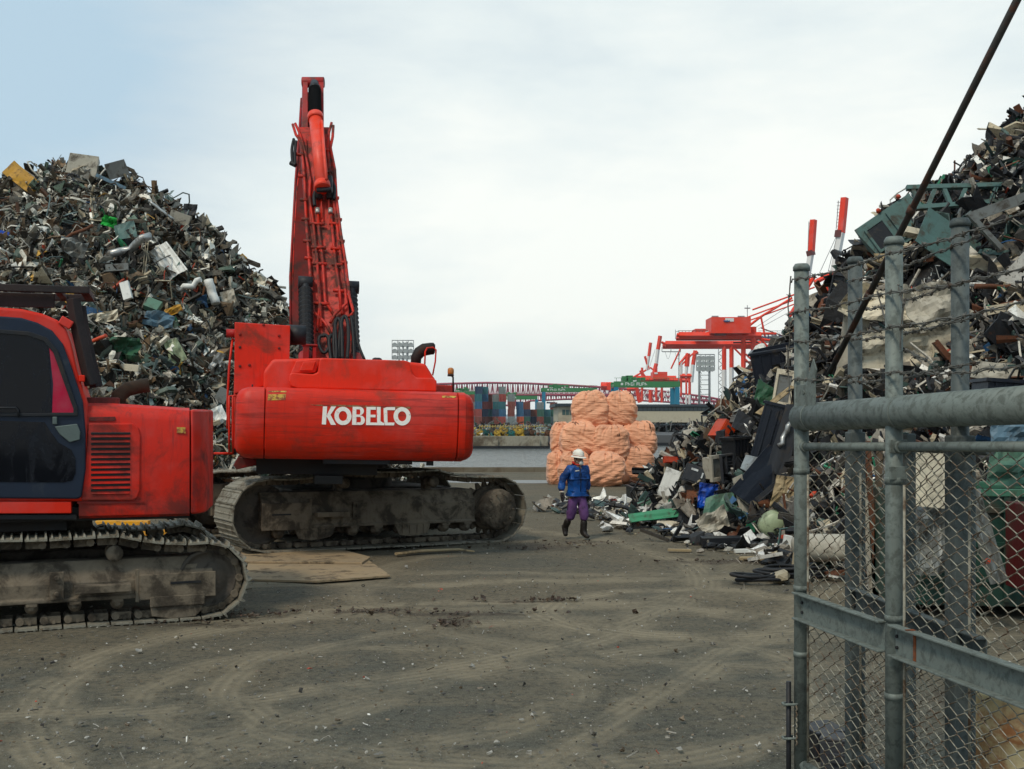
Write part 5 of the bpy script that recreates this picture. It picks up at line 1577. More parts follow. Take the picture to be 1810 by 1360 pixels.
for dep in (0, 16):
    m = MB(); xs_ = list([560 + 4.5 * i for i in range(192)])
    for a, b in zip(xs_[:-1], xs_[1:]):
        seg(m, (a, ip(topc, a)), (b, ip(topc, b)), Yb_ + dep, .9); seg(m, (a, ip(botc, a)), (b, ip(botc, b)), Yb_ + dep, .75)
        seg(m, (a, 697 + (a - 560) * .004 + max(0, a - 1150) * .09), (b, 697 + (b - 560) * .004 + max(0, b - 1150) * .09), Yb_ + dep, 1.0)
    for k, x in enumerate(xs_[:-1]):
        x2 = x + 4.5
        if k % 2: seg(m, (x, ip(topc, x)), (x2, ip(botc, x2)), Yb_ + dep, .45)
        else: seg(m, (x, ip(botc, x)), (x2, ip(topc, x2)), Yb_ + dep, .45)
        seg(m, (x, ip(topc, x)), (x, ip(botc, x)), Yb_ + dep, .3)
    sub(m, 'truss_side', BRM, tag_b)
m = MB()
for x in range(560, 1420, 18):
    for f_ in (0, 697): 
        yy = ip(topc, x) if f_ == 0 else 697 + (x - 560) * .004 + max(0, x - 1150) * .09
        p = P(x, yy, Yb_); m.box((p.x, Yb_ + 8, p.z), (1.0, 16, .8))
p = P(560, 697, Yb_); q = P(1150, 699, Yb_); m.box(((p.x + q.x) / 2, Yb_ + 8, p.z + .2), (q.x - p.x, 14, .5)); sub(m, 'deck', BRM, tag_b)
for x in (862, 1065, 905):
    m = MB(); p = P(x, 709, Yb_); m.box((p.x, Yb_ + 8, p.z / 2), (4, 18, p.z)); sub(m, 'pier', CGY if x != 905 else BRM, tag_b) if x != 905 else None

# ---- container stacks
CC = {'red': (.34, .06, .045), 'rust red': (.22, .055, .035), 'blue': (.035, .13, .24), 'teal': (.03, .15, .17), 'grey': (.22, .25, .24), 'green': (.04, .13, .09), 'navy': (.03, .055, .11), 'orange': (.52, .10, .035)}
CMATS = {}
for k, v in CC.items():
    m_ = bpy.data.materials.new('container_' + k.replace(' ', '_')); m_.use_nodes = True; t = NT(m_.node_tree)
    oc = t.n('ShaderNodeTexCoord').outputs['Object']; s_ = t.n('ShaderNodeSeparateXYZ', {0: oc})
    wv = t.m('SINE', t.m('MULTIPLY', t.m('ADD', s_.outputs[0], s_.outputs[1]), 22.0))
    c_ = t.mix(t.ramp(t.noise(oc, .8, 5, .7), .5, .75), v, tuple(x * .6 + .02 for x in v))
    t.n('ShaderNodeOutputMaterial', {0: t.n('ShaderNodeBsdfPrincipled', {'Base Color': c_, 'Roughness': .6, 'Normal': t.n('ShaderNodeBump', {'Strength': .6, 'Distance': .06, 'Height': wv})})})
    CMATS[k] = m_
STK = [(846, ['rust red', 'red', 'blue', 'teal', 'navy'], 395), (857, ['rust red', 'navy', 'red', 'blue', 'teal'], 400), (865, ['rust red', 'teal', 'red', 'rust red'], 402),
       (877, ['rust red', 'navy', 'teal', 'grey'], 400), (888, ['red', 'blue', 'teal', 'red', 'grey'], 398), (904, ['grey', 'rust red', 'rust red', 'grey'], 396),
       (919, ['orange', 'blue', 'blue'], 398), (931, ['green', 'navy', 'rust red'], 410), (943, ['navy', 'rust red'], 415), (955, ['rust red', 'green', 'grey'], 412), (967, ['green', 'teal'], 416), (979, ['grey', 'green', 'rust red'], 420), (836, ['teal', 'rust red', 'grey', 'red'], 405), (1003, ['grey', 'teal'], 425)]
STK.sort(key=lambda s_: s_[0])
cme = {}
OR = ['lowest', 'second', 'third', 'fourth', 'fifth']
ORD = ['leftmost', 'second', 'third', 'fourth', 'fifth', 'sixth', 'seventh', 'eighth', 'ninth', 'tenth', 'eleventh', 'twelfth', 'thirteenth', 'fourteenth']
for si, (px, cols, Y) in enumerate(STK):
    for li, cn in enumerate(cols):
        p = P(px, 738, Y); wdt = 2.35
        if cn not in cme:
            m = MB(); m.box((0, 0, 1.3), (2.3, 6, 2.56))
            for xx in (-1.1, 1.1):
                for yy in (-3, 3): m.box((xx, yy, 1.3), (.2, .14, 2.59))
            for zz in (.08, 2.52): m.box((0, -3.0, zz), (2.4, .1, .16))
            for xx in (-.75, -.3, .3, .75): m.tube((xx, -3.06, .1), (xx, -3.06, 2.5), .035, 5)
            o = m.build('shipping_container', CMATS[cn]); cme[cn] = o.data
        else:
            o = bpy.data.objects.new('shipping_container', cme[cn]); COL.objects.link(o)
        o.location = (p.x + ((si * 7 + li * 3) % 5 - 2) * .05, Y, -.15 + li * 2.62)
        o.scale = (1.05, 1, 1)
        top = 'topmost' if li == len(cols) - 1 else OR[li]
        tag(o, f'{cn} shipping container, {top} in the {ORD[si]} stack from the left' if si else f'{cn} shipping container, {top} in the leftmost visible stack', 'container', 'shipping containers stacked across the water')

# ---- green gantries on blue legs
GL = surf('sign_white', (.85, .85, .82), .5, bump=0)


def gantry(x0, x1, yt, yb_, Y, ybase, label, legs, right_leg=True, sign=True):
    o = empty('gantry_crane', (0, 0, 0), label=label, cat='gantry crane', group='green gantry cranes over the container yard')
    p, q = P(x0, yt, Y), P(x1, yb_, Y); o.location = ((p.x + q.x) / 2, Y, -.2)
    m = MB()
    for dy in (0, 9): m.box(((p.x + q.x) / 2, Y + dy, (p.z + q.z) / 2), (q.x - p.x, .9, p.z - q.z))
    m.box((p.x + .5, Y + 4.5, q.z + .4), (.8, 9, .8)); m.box((q.x - .5, Y + 4.5, q.z + .4), (.8, 9, .8))
    bm_ = sub(m, 'main_girder', CG, o)
    m = MB(); rr_ = random.Random(int(x0))
    for k in range(5):
        u = .18 + k * .07; x = p.x + (q.x - p.x) * u; m.box((x, Y + 3, p.z + .5 + rr_.uniform(0, .5)), (rr_.uniform(.8, 1.8), 3, rr_.uniform(.7, 1.6)))
    for k in range(14):
        x = p.x + (q.x - p.x) * (k + .5) / 14; m.tube((x, Y - .6, p.z), (x, Y - .6, p.z + .9), .05, 4)
    m.tube((p.x, Y - .6, p.z + .9), (q.x, Y - .6, p.z + .9), .05, 4); sub(m, 'trolley_and_railing', CG, o)
    for lx in legs:
        m = MB(); a = P(lx, yb_, Y); 
        for dy in (0, 9): m.box((a.x, Y + dy, q.z / 2 - .1), (1.15, 1.0, q.z))
        m.box((a.x, Y + 4.5, .7), (1.2, 11, 1.0)); sub(m, 'leg', CB, o)
    if sign:
        m = MB(); n = 0; H_ = (p.z - q.z) * .55; zc_ = (p.z + q.z) / 2; x = p.x + (q.x - p.x) * .12
        def blk(x_, z_, w_, h_): m.box((x_, Y - .47, z_), (w_, .05, h_))
        # a crossed square mark, then a row of letters too small to read
        for g_ in range(9):
            w_ = H_ * .62; s_ = H_ * .13
            if g_ == 0:
                blk(x, zc_ + w_ / 2, w_, s_); blk(x, zc_ - w_ / 2, w_, s_); blk(x - w_ / 2, zc_, s_, w_); blk(x + w_ / 2, zc_, s_, w_)
                m.box((x, Y - .47, zc_), (w_ * 1.3, .05, s_), rotm(0, R(45), 0)); m.box((x, Y - .475, zc_), (w_ * 1.3, .05, s_), rotm(0, R(-45), 0)); x += H_ * 1.5; continue
            blk(x - w_ / 2, zc_, s_, H_)
            if g_ % 2: blk(x, zc_ + H_ / 2, w_, s_); blk(x, zc_, w_, s_); blk(x + w_ / 2, zc_ + H_ * .2, s_, H_ * .5)
            if g_ % 3 == 0: blk(x, zc_ - H_ / 2, w_, s_); blk(x + w_ / 2, zc_, s_, H_)
            if g_ % 3 == 2: m.box((x, Y - .47, zc_), (H_ * 1.0, .05, s_), rotm(0, R(52), 0))
            x += H_ * .95
        sub(m, 'sign_lettering', GL, bm_) if False else None
        so = m.build('sign_lettering', GL, bm_)
    return o


gantry(957, 1056, 686, 692.5, 425, 749, 'green gantry crane with two blue legs left of the top bags, its hoist hanging below', (961.5, 1051))
gantry(876, 950, 700, 706, 470, 748, 'lower green gantry crane over the middle container stacks', (880, 949))
gantry(800, 857, 692, 698.5, 440, 748, 'green gantry crane half hidden behind the big red excavator', (855, 803), sign=False)
gantry(1085, 1202, 674.5, 684, 300, 748, 'nearest and largest green gantry crane right of the top bags', (1089, 1197))
m = MB(); p = P(974, 712, 425); m.box((p.x, 427, p.z), (3.2, 2, .6)); m.box((p.x, 427, p.z - 1.0), (1.2, 1.2, 1.6), None, .4)
for dx in (-1.2, 1.2): m.tube((p.x + dx, 427, p.z), (p.x + dx * .6, 427, p.z + 4), .06, 4)
tag(m.build('container_spreader', surf('blue_and_yellow_spreader', (.06, .13, .20), .5, 0, .3, .8, (.6, .35, .05), .4, .5), None), 'dark blue spreader hanging under the green gantry', 'spreader')


# ---- red and white ship-to-shore cranes
def sts(label, Y, spec):
    o = empty('harbour_crane', (P(spec['x0'], 738, Y).x, Y, -.2), label=label, cat='harbour crane', group='red and white harbour cranes')
    for key, mat in (('red', CR), ('white', CW), ('dark', CDK), ('grey', CGY)):
        for nm, segs in spec.get(key, []):
            m = MB()
            for s_ in segs:
                (a, b, w_) = s_[:3]; dd = (s_[3] if len(s_) > 3 else (0,)) if 'boom' not in nm else (0,)
                for dy in dd:
                    p, q = P(a[0], a[1], Y) + Vector((0, dy, 0)), P(b[0], b[1], Y) + Vector((0, dy, 0))
                    m.path([p, q], w_ * Y / FPX * .72, 4, smooth=False)
            sub(m, nm, mat, o)
    for nm, mat, (x0, y0, x1, y1), dy0, dy1 in spec.get('box', []):
        m = MB(); a, b = P(x0, y1, Y), P(x1, y0, Y); m.bb((a.x, Y + dy0, a.z), (b.x, Y + dy1, b.z)); sub(m, nm, mat, o)
    return o


D2 = (0, 3)
c1 = sts('red harbour crane with the big red machinery house, nearest of the row', 480, dict(x0=1300,
    red=[('girder', [((1200, 594), (1345, 594), 9.5, (0,)), ((1200, 596), (1345, 596), 6, (8,)), ((1196, 592), (1215, 597), 5, (0,))]),
         ('leg_upper', [((1332, 578), (1332, 646), 7)]), ('leg_upper', [((1314, 596), (1314, 652), 6)]), ('rear_girder', [((1345, 601), (1400, 603), 3), ((1340, 590), (1372, 590), 3)]), ('a_frame', [((1322, 578), (1345, 560), 3), ((1345, 560), (1352, 594), 2.4)]),
         ('backstay', [((1300, 569), (1402, 531), 1.8), ((1305, 574), (1404, 538), 1.6), ((1345, 560), (1400, 527), 2.8)]),
         ('brace', [((1334, 590), (1358, 614), 2.6), ((1334, 612), (1352, 622), 2.2), ((1318, 626), (1334, 642), 2.2), ((1340, 598), (1400, 610), 3)])],
    dark=[('railing', [((1200 + k * 6, 589), (1200 + k * 6, 585), .7) for k in range(9)] + [((1198, 585), (1252, 585), .7), ((1203, 601), (1340, 601), 1.2)]), ('cross_beam', [((1314, 640), (1334, 640), 2), ((1296, 606), (1340, 606), 2)]), ('stay', [((1322, 596), (1400, 640), 1.6), ((1345, 580), (1400, 600), 1.4)])],
    white=[('leg_lower', [((1332, 646), (1330, 716), 6)]), ('leg_lower', [((1314, 652), (1312, 716), 7)]), ('stay', [((1235, 592), (1302, 568), 1.1), ((1302, 568), (1318, 560), 1.1)]), ('sill_beam', [((1275, 712), (1334, 712), 3)])],
    grey=[('aerial', [((1258, 560), (1270, 560), 2.2), ((1304, 560), (1316, 560), 2.2), ((1321, 577), (1321, 540), .9), ((1316, 545), (1326, 545), 1.5), ((1336, 579), (1396, 540), .6), ((1340, 582), (1402, 548), .6)]),
          ('access_stair', [((1306 + (k % 2) * 6, 650 + k * 5), (1312 - (k % 2) * 6, 655 + k * 5), .8) for k in range(13)] + [((1306, 648), (1306, 714), .7)])],
    box=[('machinery_house', CR, (1253, 563, 1322, 591), -6, 8), ('name_plate', CW, (1277, 565, 1292, 571), -6.3, -6.01), ('under_machinery', CDK, (1262, 588, 1280, 594), -5, 6)]))
m = MB(); Y = 473.6
for k, (a, b) in enumerate((((1279, 567.5), (1283, 567.5)), ((1282, 569.5), (1286, 566.5)), ((1285, 569), (1290, 567.5)))): m.path([P(*a, Y), P(*b, Y)], .25, 4)
sub(m, 'name_plate_marks', surf('sign_blue', (.03, .10, .25), .5, bump=0), c1)
c2 = sts('red harbour crane just behind the nearest, with the lower pointed girder', 560, dict(x0=1290,
    red=[('girder', [((1176, 609), (1345, 609), 8.5, (0, 10)), ((1169, 605), (1180, 610), 3)]), ('leg_upper', [((1293, 605), (1293, 650), 5.5)]), ('leg_upper', [((1280, 612), (1280, 654), 5.5)]),
         ('brace', [((1296, 614), (1330, 648), 2.4), ((1318, 596), (1350, 618), 2.2)])],
    white=[('leg_lower', [((1293, 650), (1293, 708), 6)]), ('leg_lower', [((1280, 654), (1280, 716), 6)])],
    dark=[('leg_foot', [((1293, 708), (1293, 716), 6)])],
    grey=[('railing', [((1170, 614), (1170, 622), .8), ((1170, 622), (1203, 622), 1.2), ((1186, 612), (1186, 622), .8), ((1203, 612), (1203, 622), .8), ((1194, 583), (1194, 600), .7), ((1194, 586), (1204, 588), .7)]),
          ('festoon_cable', [((1176 + k * 1.6 + j * 17, 622 + 13 * math.sin((k + .0) / 6 * math.pi)), (1176 + (k + 1) * 1.6 + j * 17, 622 + 13 * math.sin((k + 1) / 6 * math.pi)), .4) for j in range(2) for k in range(6)]),
          ('access_stair', [((1270 + (k % 2) * 7, 612 + k * 6.5), (1277 - (k % 2) * 7, 618 + k * 6.5), .8) for k in range(15)] + [((1270, 612), (1270, 712), .7)])],
    box=[('machinery_house', CR, (1226, 583, 1258, 600), -6, 6), ('name_plate', CW, (1244, 585, 1252, 591), -6.3, -6.01)]))
# raised booms of the pair, their feet behind the heap
sts('left one of the two tall raised crane booms, red topped and white', 520, dict(x0=1435,
    red=[('boom_upper', [((1438, 389), (1434, 445), 9, D2)]), ('boom_lower', [((1427, 490), (1418, 560), 8, D2), ((1418, 560), (1400, 640), 7, D2), ((1395, 560), (1440, 488), 5), ((1330, 548), (1440, 508), 2)])],
    white=[('boom_middle', [((1434, 445), (1427, 490), 8, D2)])], dark=[('boom_head', [((1432, 443), (1434, 452), 11)])],
    grey=[('stay', [((1432, 448), (1414, 500), .8), ((1430, 448), (1420, 505), .8), ((1430, 392), (1428, 445), 1.0)]), ('ladder', [((1429, 395 + k * 6), (1434, 395 + k * 6), .6) for k in range(8)])]))
sts('right one of the two tall raised crane booms, red topped and white', 490, dict(x0=1485,
    red=[('boom_upper', [((1493, 350), (1487, 412), 10, D2)]), ('boom_lower', [((1474, 480), (1466, 545), 9, D2), ((1466, 545), (1455, 640), 8, D2), ((1440, 500), (1480, 478), 6), ((1460, 500), (1478, 560), 4)])],
    white=[('boom_middle', [((1487, 412), (1474, 480), 9.5, D2)])], dark=[('boom_head', [((1484, 408), (1482, 420), 11)])],
    grey=[('stay', [((1482, 410), (1450, 480), .8), ((1480, 415), (1462, 488), .8), ((1482, 355), (1478, 405), 1.0)]), ('ladder', [((1479, 358 + k * 6), (1486, 358 + k * 6), .6) for k in range(9)])]))
# white girder with its name
wg = sts('white crane girder carrying dark lettering, at the right of the machinery house', 600, dict(x0=1390,
    white=[('girder', [((1340, 596), (1480, 596), 13, (0, 8)), ((1455, 596), (1455, 738), 7, (0, 8))])],
    grey=[('railing', [((1342 + k * 8, 590), (1342 + k * 8, 585), .5) for k in range(16)] + [((1340, 585), (1470, 585), .5), ((1342, 610), (1400, 610), .5)])]))
fc = bpy.data.curves.new('lettering', 'FONT'); fc.body = 'HANJIN'; fc.size = 4.3; fc.extrude = .05; fc.offset = .10
fc.materials.append(surf('sign_navy', (.02, .035, .12), .5, bump=0))
fo = bpy.data.objects.new('lettering_curve', fc); COL.objects.link(fo); bpy.context.view_layer.update(); fm_ = bpy.data.meshes.new_from_object(fo); bpy.data.objects.remove(fo); fo = bpy.data.objects.new('lettering', fm_); COL.objects.link(fo); fo.parent = wg; fo.matrix_parent_inverse = Matrix.Translation(-wg.location)
fo.location = P(1356, 600.5, 597); fo.rotation_euler = (R(90), 0, 0)
m = MB(); p = P(1349, 596, 597)
m.path([(p.x + 1.5 * math.cos(a / 12 * 2 * math.pi), p.y, p.z + 1.5 * math.sin(a / 12 * 2 * math.pi)) for a in range(13)], .22, 4)
m.path([(p.x - .9, p.y, p.z - .5), (p.x - .2, p.y, p.z + .4), (p.x + .2, p.y, p.z - .3), (p.x + .9, p.y, p.z + .6)], .25, 4); sub(m, 'round_mark', surf('sign_navy', (.02, .035, .12)), wg)
# farther group of smaller cranes
sts('farthest small red crane with a thin raised boom, leftmost of the row', 900, dict(x0=1150,
    red=[('boom_upper', [((1150, 606), (1147, 630), 4)]), ('girder', [((1125, 668), (1195, 668), 5, D2)]), ('leg', [((1135, 650), (1135, 710), 3)]), ('leg', [((1160, 650), (1160, 710), 3)]),
         ('brace', [((1118, 668), (1150, 650), 2.2), ((1150, 650), (1170, 668), 2), ((1140, 630), (1147, 654), 3), ((1132, 655), (1140, 668), 4)])],
    white=[('boom_middle', [((1147, 630), (1143, 655), 3.5)]), ('lattice', [((1085 + k * 12, 690), (1097 + k * 12, 708), 1.2) for k in range(10)] + [((1097 + k * 12, 690), (1085 + k * 12, 708), 1.2) for k in range(10)])]))
sts('small far red crane with a boxy red machinery house and raised boom', 840, dict(x0=1170,
    red=[('boom_upper', [((1167, 594), (1163, 618), 5)]), ('boom_lower', [((1160, 643), (1156, 660), 5)]), ('girder', [((1130, 671), (1222, 673), 5, D2)]), ('leg', [((1170, 672), (1170, 712), 3)]), ('leg', [((1185, 672), (1192, 690), 2)]),
         ('frame', [((1110, 690), (1110, 714), 7), ((1125, 685), (1131, 712), 5), ((1062, 683), (1082, 683), 10), ((1108, 688), (1122, 688), 5), ((1150, 690), (1150, 712), 5), ((1100, 690), (1092, 706), 4)])],
    white=[('boom_middle', [((1163, 618), (1160, 643), 4.5)]), ('stay', [((1158, 618), (1146, 655), .8)])],
    box=[('machinery_house', CR, (1153, 658, 1178, 671), -5, 10), ('machinery_house', CR, (1072, 678, 1083, 690), -5, 10), ('name_plate', CW, (1155, 659, 1161, 662), -5.4, -5.01)]))
sts('middle far crane with folded red and white legs behind the light tower', 760, dict(x0=1215,
    red=[('upper_frame', [((1202, 665), (1222, 665), 6), ((1216, 625), (1214, 648), 6), ((1229, 620), (1225, 645), 5), ((1200, 645), (1216, 625), 3), ((1205, 612), (1186, 652), 2), ((1228, 622), (1202, 648), 2), ((1233, 622), (1226, 628), 5)]),
         ('leg_upper', [((1219, 665), (1219, 698), 3.4), ((1204, 668), (1204, 700), 2.6), ((1213, 668), (1213, 698), 2.4)])],
    white=[('leg', [((1214, 648), (1212, 668), 4), ((1225, 645), (1222, 676), 5), ((1204, 640), (1204, 664), 3.5)]), ('leg_lower', [((1219, 698), (1219, 716), 3.2), ((1213, 698), (1213, 716), 2.4)])],
    grey=[('ladder', [((1200, 625), (1200, 700), 1.2), ((1203, 640), (1203, 700), .8)])]))


# ---- floodlight towers
def tower(cx, ytop, ybot, wpx, legs, Y, ybase, label):
    o = empty('floodlight_tower', (P(cx, 738, Y).x, Y, -.2), label=label, cat='light tower', group='floodlight towers')
    m = MB()
    for lx in legs:
        a, b = P(lx, ybase, Y), P(lx, ytop + 2, Y)
        for dy in (0, 1.6): m.tube(a + Vector((0, dy, 0)), b + Vector((0, dy, 0)), .16, 6)
    for k in range(12):
        y = ybot + (ybase - ybot) * k / 11
        a, b = P(legs[0], y, Y), P(legs[-1], y, Y); m.tube(a, b, .09, 5)
        a, b = P(legs[0], y, Y), P(legs[0] + 3, y + 6, Y); m.tube(a, b, .06, 4)
    sub(m, 'mast', CGY, o)
    m = MB()
    for k in range(4):
        y = ytop + (ybot - ytop) * k / 3; m.tube(P(cx - wpx / 2, y, Y), P(cx + wpx / 2, y, Y), .13, 5)
    for k in range(5):
        x = cx - wpx / 2 + wpx * k / 4; m.tube(P(x, ytop, Y), P(x, ybot, Y), .11, 5)
    rk = sub(m, 'lamp_rack', CGY, o)
    for i in range(3):
        for j in range(4):
            m = MB(); x = cx - wpx / 2 + wpx * (j + .5) / 4; y = ytop + (ybot - ytop) * (i + .6) / 3
            p = P(x, y, Y - .5); m.lathe([(.1, 0), (.3, .12), (.72, .55), (.72, .62)], p + Vector((0, .5, 0)), (0, -1, -.35), 10); m.build('floodlight', surf('lamp_glass_grey', (.62, .63, .60), .4, .2, .1, 2), rk)
    return o


tower(712, 602, 635, 38, (705, 712, 719), 330, 745, 'left floodlight tower, its lamp rack showing above the big excavator')
tower(1247, 627, 655, 32, (1237, 1255), 290, 748, 'right floodlight tower on two lattice legs, left of the red crane legs')

# ---- warehouse
Yw = 185.0
wr = empty('warehouse', (P(985, 738, Yw).x, Yw, -.2), label='long low cream warehouse with a dark roof strip behind the bags', cat='warehouse')
CREAM = surf('cream_wall', (.50, .44, .32), .8, 0, .15, .3, (.3, .24, .17), .3, .2, .1, 4, .3, (.25, .2, .14))
ROOF = surf('dark_corrugated_roof', (.05, .065, .075), .6, 0, .25, .6, bump=.1)
m = MB(); a = P(987, 752, Yw); b = P(1026, 719, Yw); m.bb((a.x, Yw, -.2), (b.x + 3, Yw + 22, b.z)); wal = sub(m, 'gable_wall', CREAM, wr)
m = MB(); e_ = P(1345, 726, Yw); m.bb((b.x + 3, Yw + .6, P(0, 747, Yw).z), (e_.x, Yw + 22, P(0, 727, Yw).z)); sub(m, 'wall', CREAM, wr)
m = MB(); m.bb((a.x - .6, Yw - .6, b.z), (b.x + 3.4, Yw + 23, P(0, 713.5, Yw).z)); m.bb((b.x + 3.4, Yw + .1, P(0, 719, Yw).z), (e_.x + .5, Yw + 23, P(0, 715, Yw).z)); m.bb((b.x + 3.4, Yw + 1.5, P(0, 727, Yw).z), (e_.x, Yw + 21, P(0, 719, Yw).z))
for k in range(19): x = a.x - .5 + k * .27; m.bb((x, Yw - .72, b.z + .05), (x + .12, Yw - .6, b.z + .45))
rf = sub(m, 'roof', ROOF, wr)
for k in range(34):
    m = MB(); x = b.x + 4.2 + k * (e_.x - b.x - 6) / 34; m.bb((x, Yw + 1.38, P(0, 726, Yw).z), (x + .62, Yw + 1.49, P(0, 720.3, Yw).z)); m.bb((x + .2, Yw + 1.3, P(0, 726, Yw).z), (x + .28, Yw + 1.4, P(0, 720, Yw).z)) if False else None; sub(m, 'window', surf('window_grey_glass', (.20, .24, .25), .2, 0, .1, 1), wr)
m = MB(); p = P(1003, 729, Yw); m.bb((p.x - .9, Yw - .03, p.z - .45), (p.x + .9, Yw + .04, p.z + .42)); wn = sub(m, 'window', surf('window_green_glass', (.06, .11, .10), .2, 0, .1, 1), wr)
m = MB(); 
for dx in (-.9, -.3, .3, .9): m.bb((p.x + dx - .04, Yw - .06, p.z - .45), (p.x + dx + .04, Yw - .02, p.z + .42))
m.build('window_frame', CREAM, wn)
m = MB()
for k in range(9): x = b.x + 3.2 + k * 3.6; m.bb((x, Yw + .5, -.2), (x + .3, Yw + .8, P(0, 747, Yw).z))
sub(m, 'column', CGY, wr)
m = MB(); m.bb((b.x + 3.2, Yw + 5, -.2), (e_.x, Yw + 21, P(0, 748, Yw).z)); sub(m, 'bay_shade_block', surf('bay_shade_paint', (.03, .032, .035), .8), wr)  # solid dark block, painted as the shade inside the open bay
m = MB(); m.bb((b.x + 3.0, Yw - 1.6, P(0, 752, Yw).z), (e_.x, Yw + 2, P(0, 749.5, Yw).z)); sub(m, 'canopy', ROOF, wr)

# ---- rubbish and used engines on the far quay
EC = {'teal': (.02, .15, .14), 'yellow': (.48, .30, .04), 'dark grey': (.05, .05, .05), 'rusty brown': (.14, .06, .03), 'pale grey': (.34, .34, .31)}
specs = [(848, 'yellow'), (855, 'teal'), (864, 'teal'), (873, 'dark grey'), (880, 'yellow'), (888, 'yellow'), (896, 'teal'), (904, 'teal'), (913, 'yellow'), (921, 'yellow'), (930, 'dark grey'), (938, 'rusty brown'), (946, 'teal'), (953, 'pale grey'), (960, 'pale grey'), (968, 'rusty brown'), (975, 'dark grey')]
seen = {}
for i, (px, cn) in enumerate(specs):
    r_ = random.Random(i); m = MB(); p = P(px, 772, 141); s_ = 1
    m.box((0, 0, .4), (.85, .7, .6)); m.lathe([(.1, 0), (.36, .02), (.38, .1), (.2, .14)], (-.1, -.36, .45), (0, -1, 0), 14); m.lathe([(.05, 0), (.2, .02), (.2, .12)], (.32, -.36, .6), (0, -1, 0), 12)
    for k in range(3): m.box((-.25 + k * .25, 0, .78), (.16, .4, .2))
    m.path([(-.45, -.2, .2), (-.55, -.3, .6), (-.3, -.3, .95), (.1, -.2, .9)], .06, 6); m.box((0, 0, .06), (1.0, .8, .12)); m.tube((.2, .1, .8), (.25, .1, 1.25 + r_.uniform(0, .3)), .05, 6)
    mt = surf('engine_' + cn.replace(' ', '_'), EC[cn], .55, .2, .4, 3, (.05, .035, .02), .45, 2)
    o = m.build('used_engine', mt); o.location = (p.x, 140.0 + r_.uniform(0, 2.5), -.12); o.rotation_euler = (0, 0, r_.uniform(-.6, .6)); k = r_.uniform(.75, 1.15); o.scale = (k, k, k)
    nb = {848: 'just right of the excavator counterweight', 968: 'past the end of the quay front', 975: 'nearest the orange bags', 960: 'nearest the quay corner'}
    lab = {0: 'just right of the red counterweight', 16: 'beside the orange bags', 15: 'second from the orange bags'}.get(i, f'{ORD[i]} in the row from the left' if i < 14 else 'at the right end of the quay row')
    tag(o, f'{cn} used engine on the far quay, {lab}', 'engine', 'used engines lined up on the far quay')
rs = np.random.RandomState(9); n = 1500
pts = np.stack([rs.uniform(-60, 5.5, n), rs.uniform(140, 150, n), rs.uniform(-.1, .75, n) ** 1.0], 1)
o = scatter('quay_scrap', pts, rs.uniform(.25, .8, n), [((.42, .30, .05), 0, 3), ((.03, .15, .14), 0, 3), ((.04, .04, .04), .3, 6), ((.2, .2, .18), .3, 4), ((.14, .06, .03), 0, 3), ((.5, .5, .46), 0, 2)], 0, None, 4)
tag(o, 'low jumble of machine parts behind the engines on the far quay', 'scrap', None, 'stuff')
m = MB()
for k in range(26): p = P(848 + k * 4.6, 0, 150); m.tube((p.x, 150, -.1), (p.x, 150, 1.2), .04, 4)
m.tube((P(846, 0, 150).x, 150, 1.0), (P(966, 0, 150).x, 150, 1.0), .05, 4); m.tube((P(846, 0, 150).x, 150, .5), (P(966, 0, 150).x, 150, .5), .05, 4)
tag(m.build('quay_fence', surf('fence_yellow', (.4, .3, .08), .6)), 'thin railing along the back of the far quay', 'fence')
# dark mass of shrubs and buildings at the foot of the containers
rs = np.random.RandomState(19); n = 1400
pts = np.stack([rs.uniform(-60, 60, n), rs.uniform(155, 175, n), rs.uniform(-.1, 1.4, n)], 1)
o = scatter('yard_clutter', pts, rs.uniform(.3, 1.1, n), [((.03, .03, .03), .1, 8), ((.10, .04, .03), 0, 4), ((.12, .12, .11), .2, 3), ((.03, .07, .05), 0, 3)], 0, None, 8)
tag(o, 'dark low clutter between the far quay and the containers', 'scrap', None, 'stuff')
# ================================================================ NOTABLE PIECES OF SCRAP, each a thing of its own
def col(name, c, rough=.6, metal=.1, dirt=(.06, .045, .03), amt=.4, v=.25, sc=2.5):
    return surf(name, c, rough, metal, v, sc, dirt, amt, 3.2, .25, 14, .15)


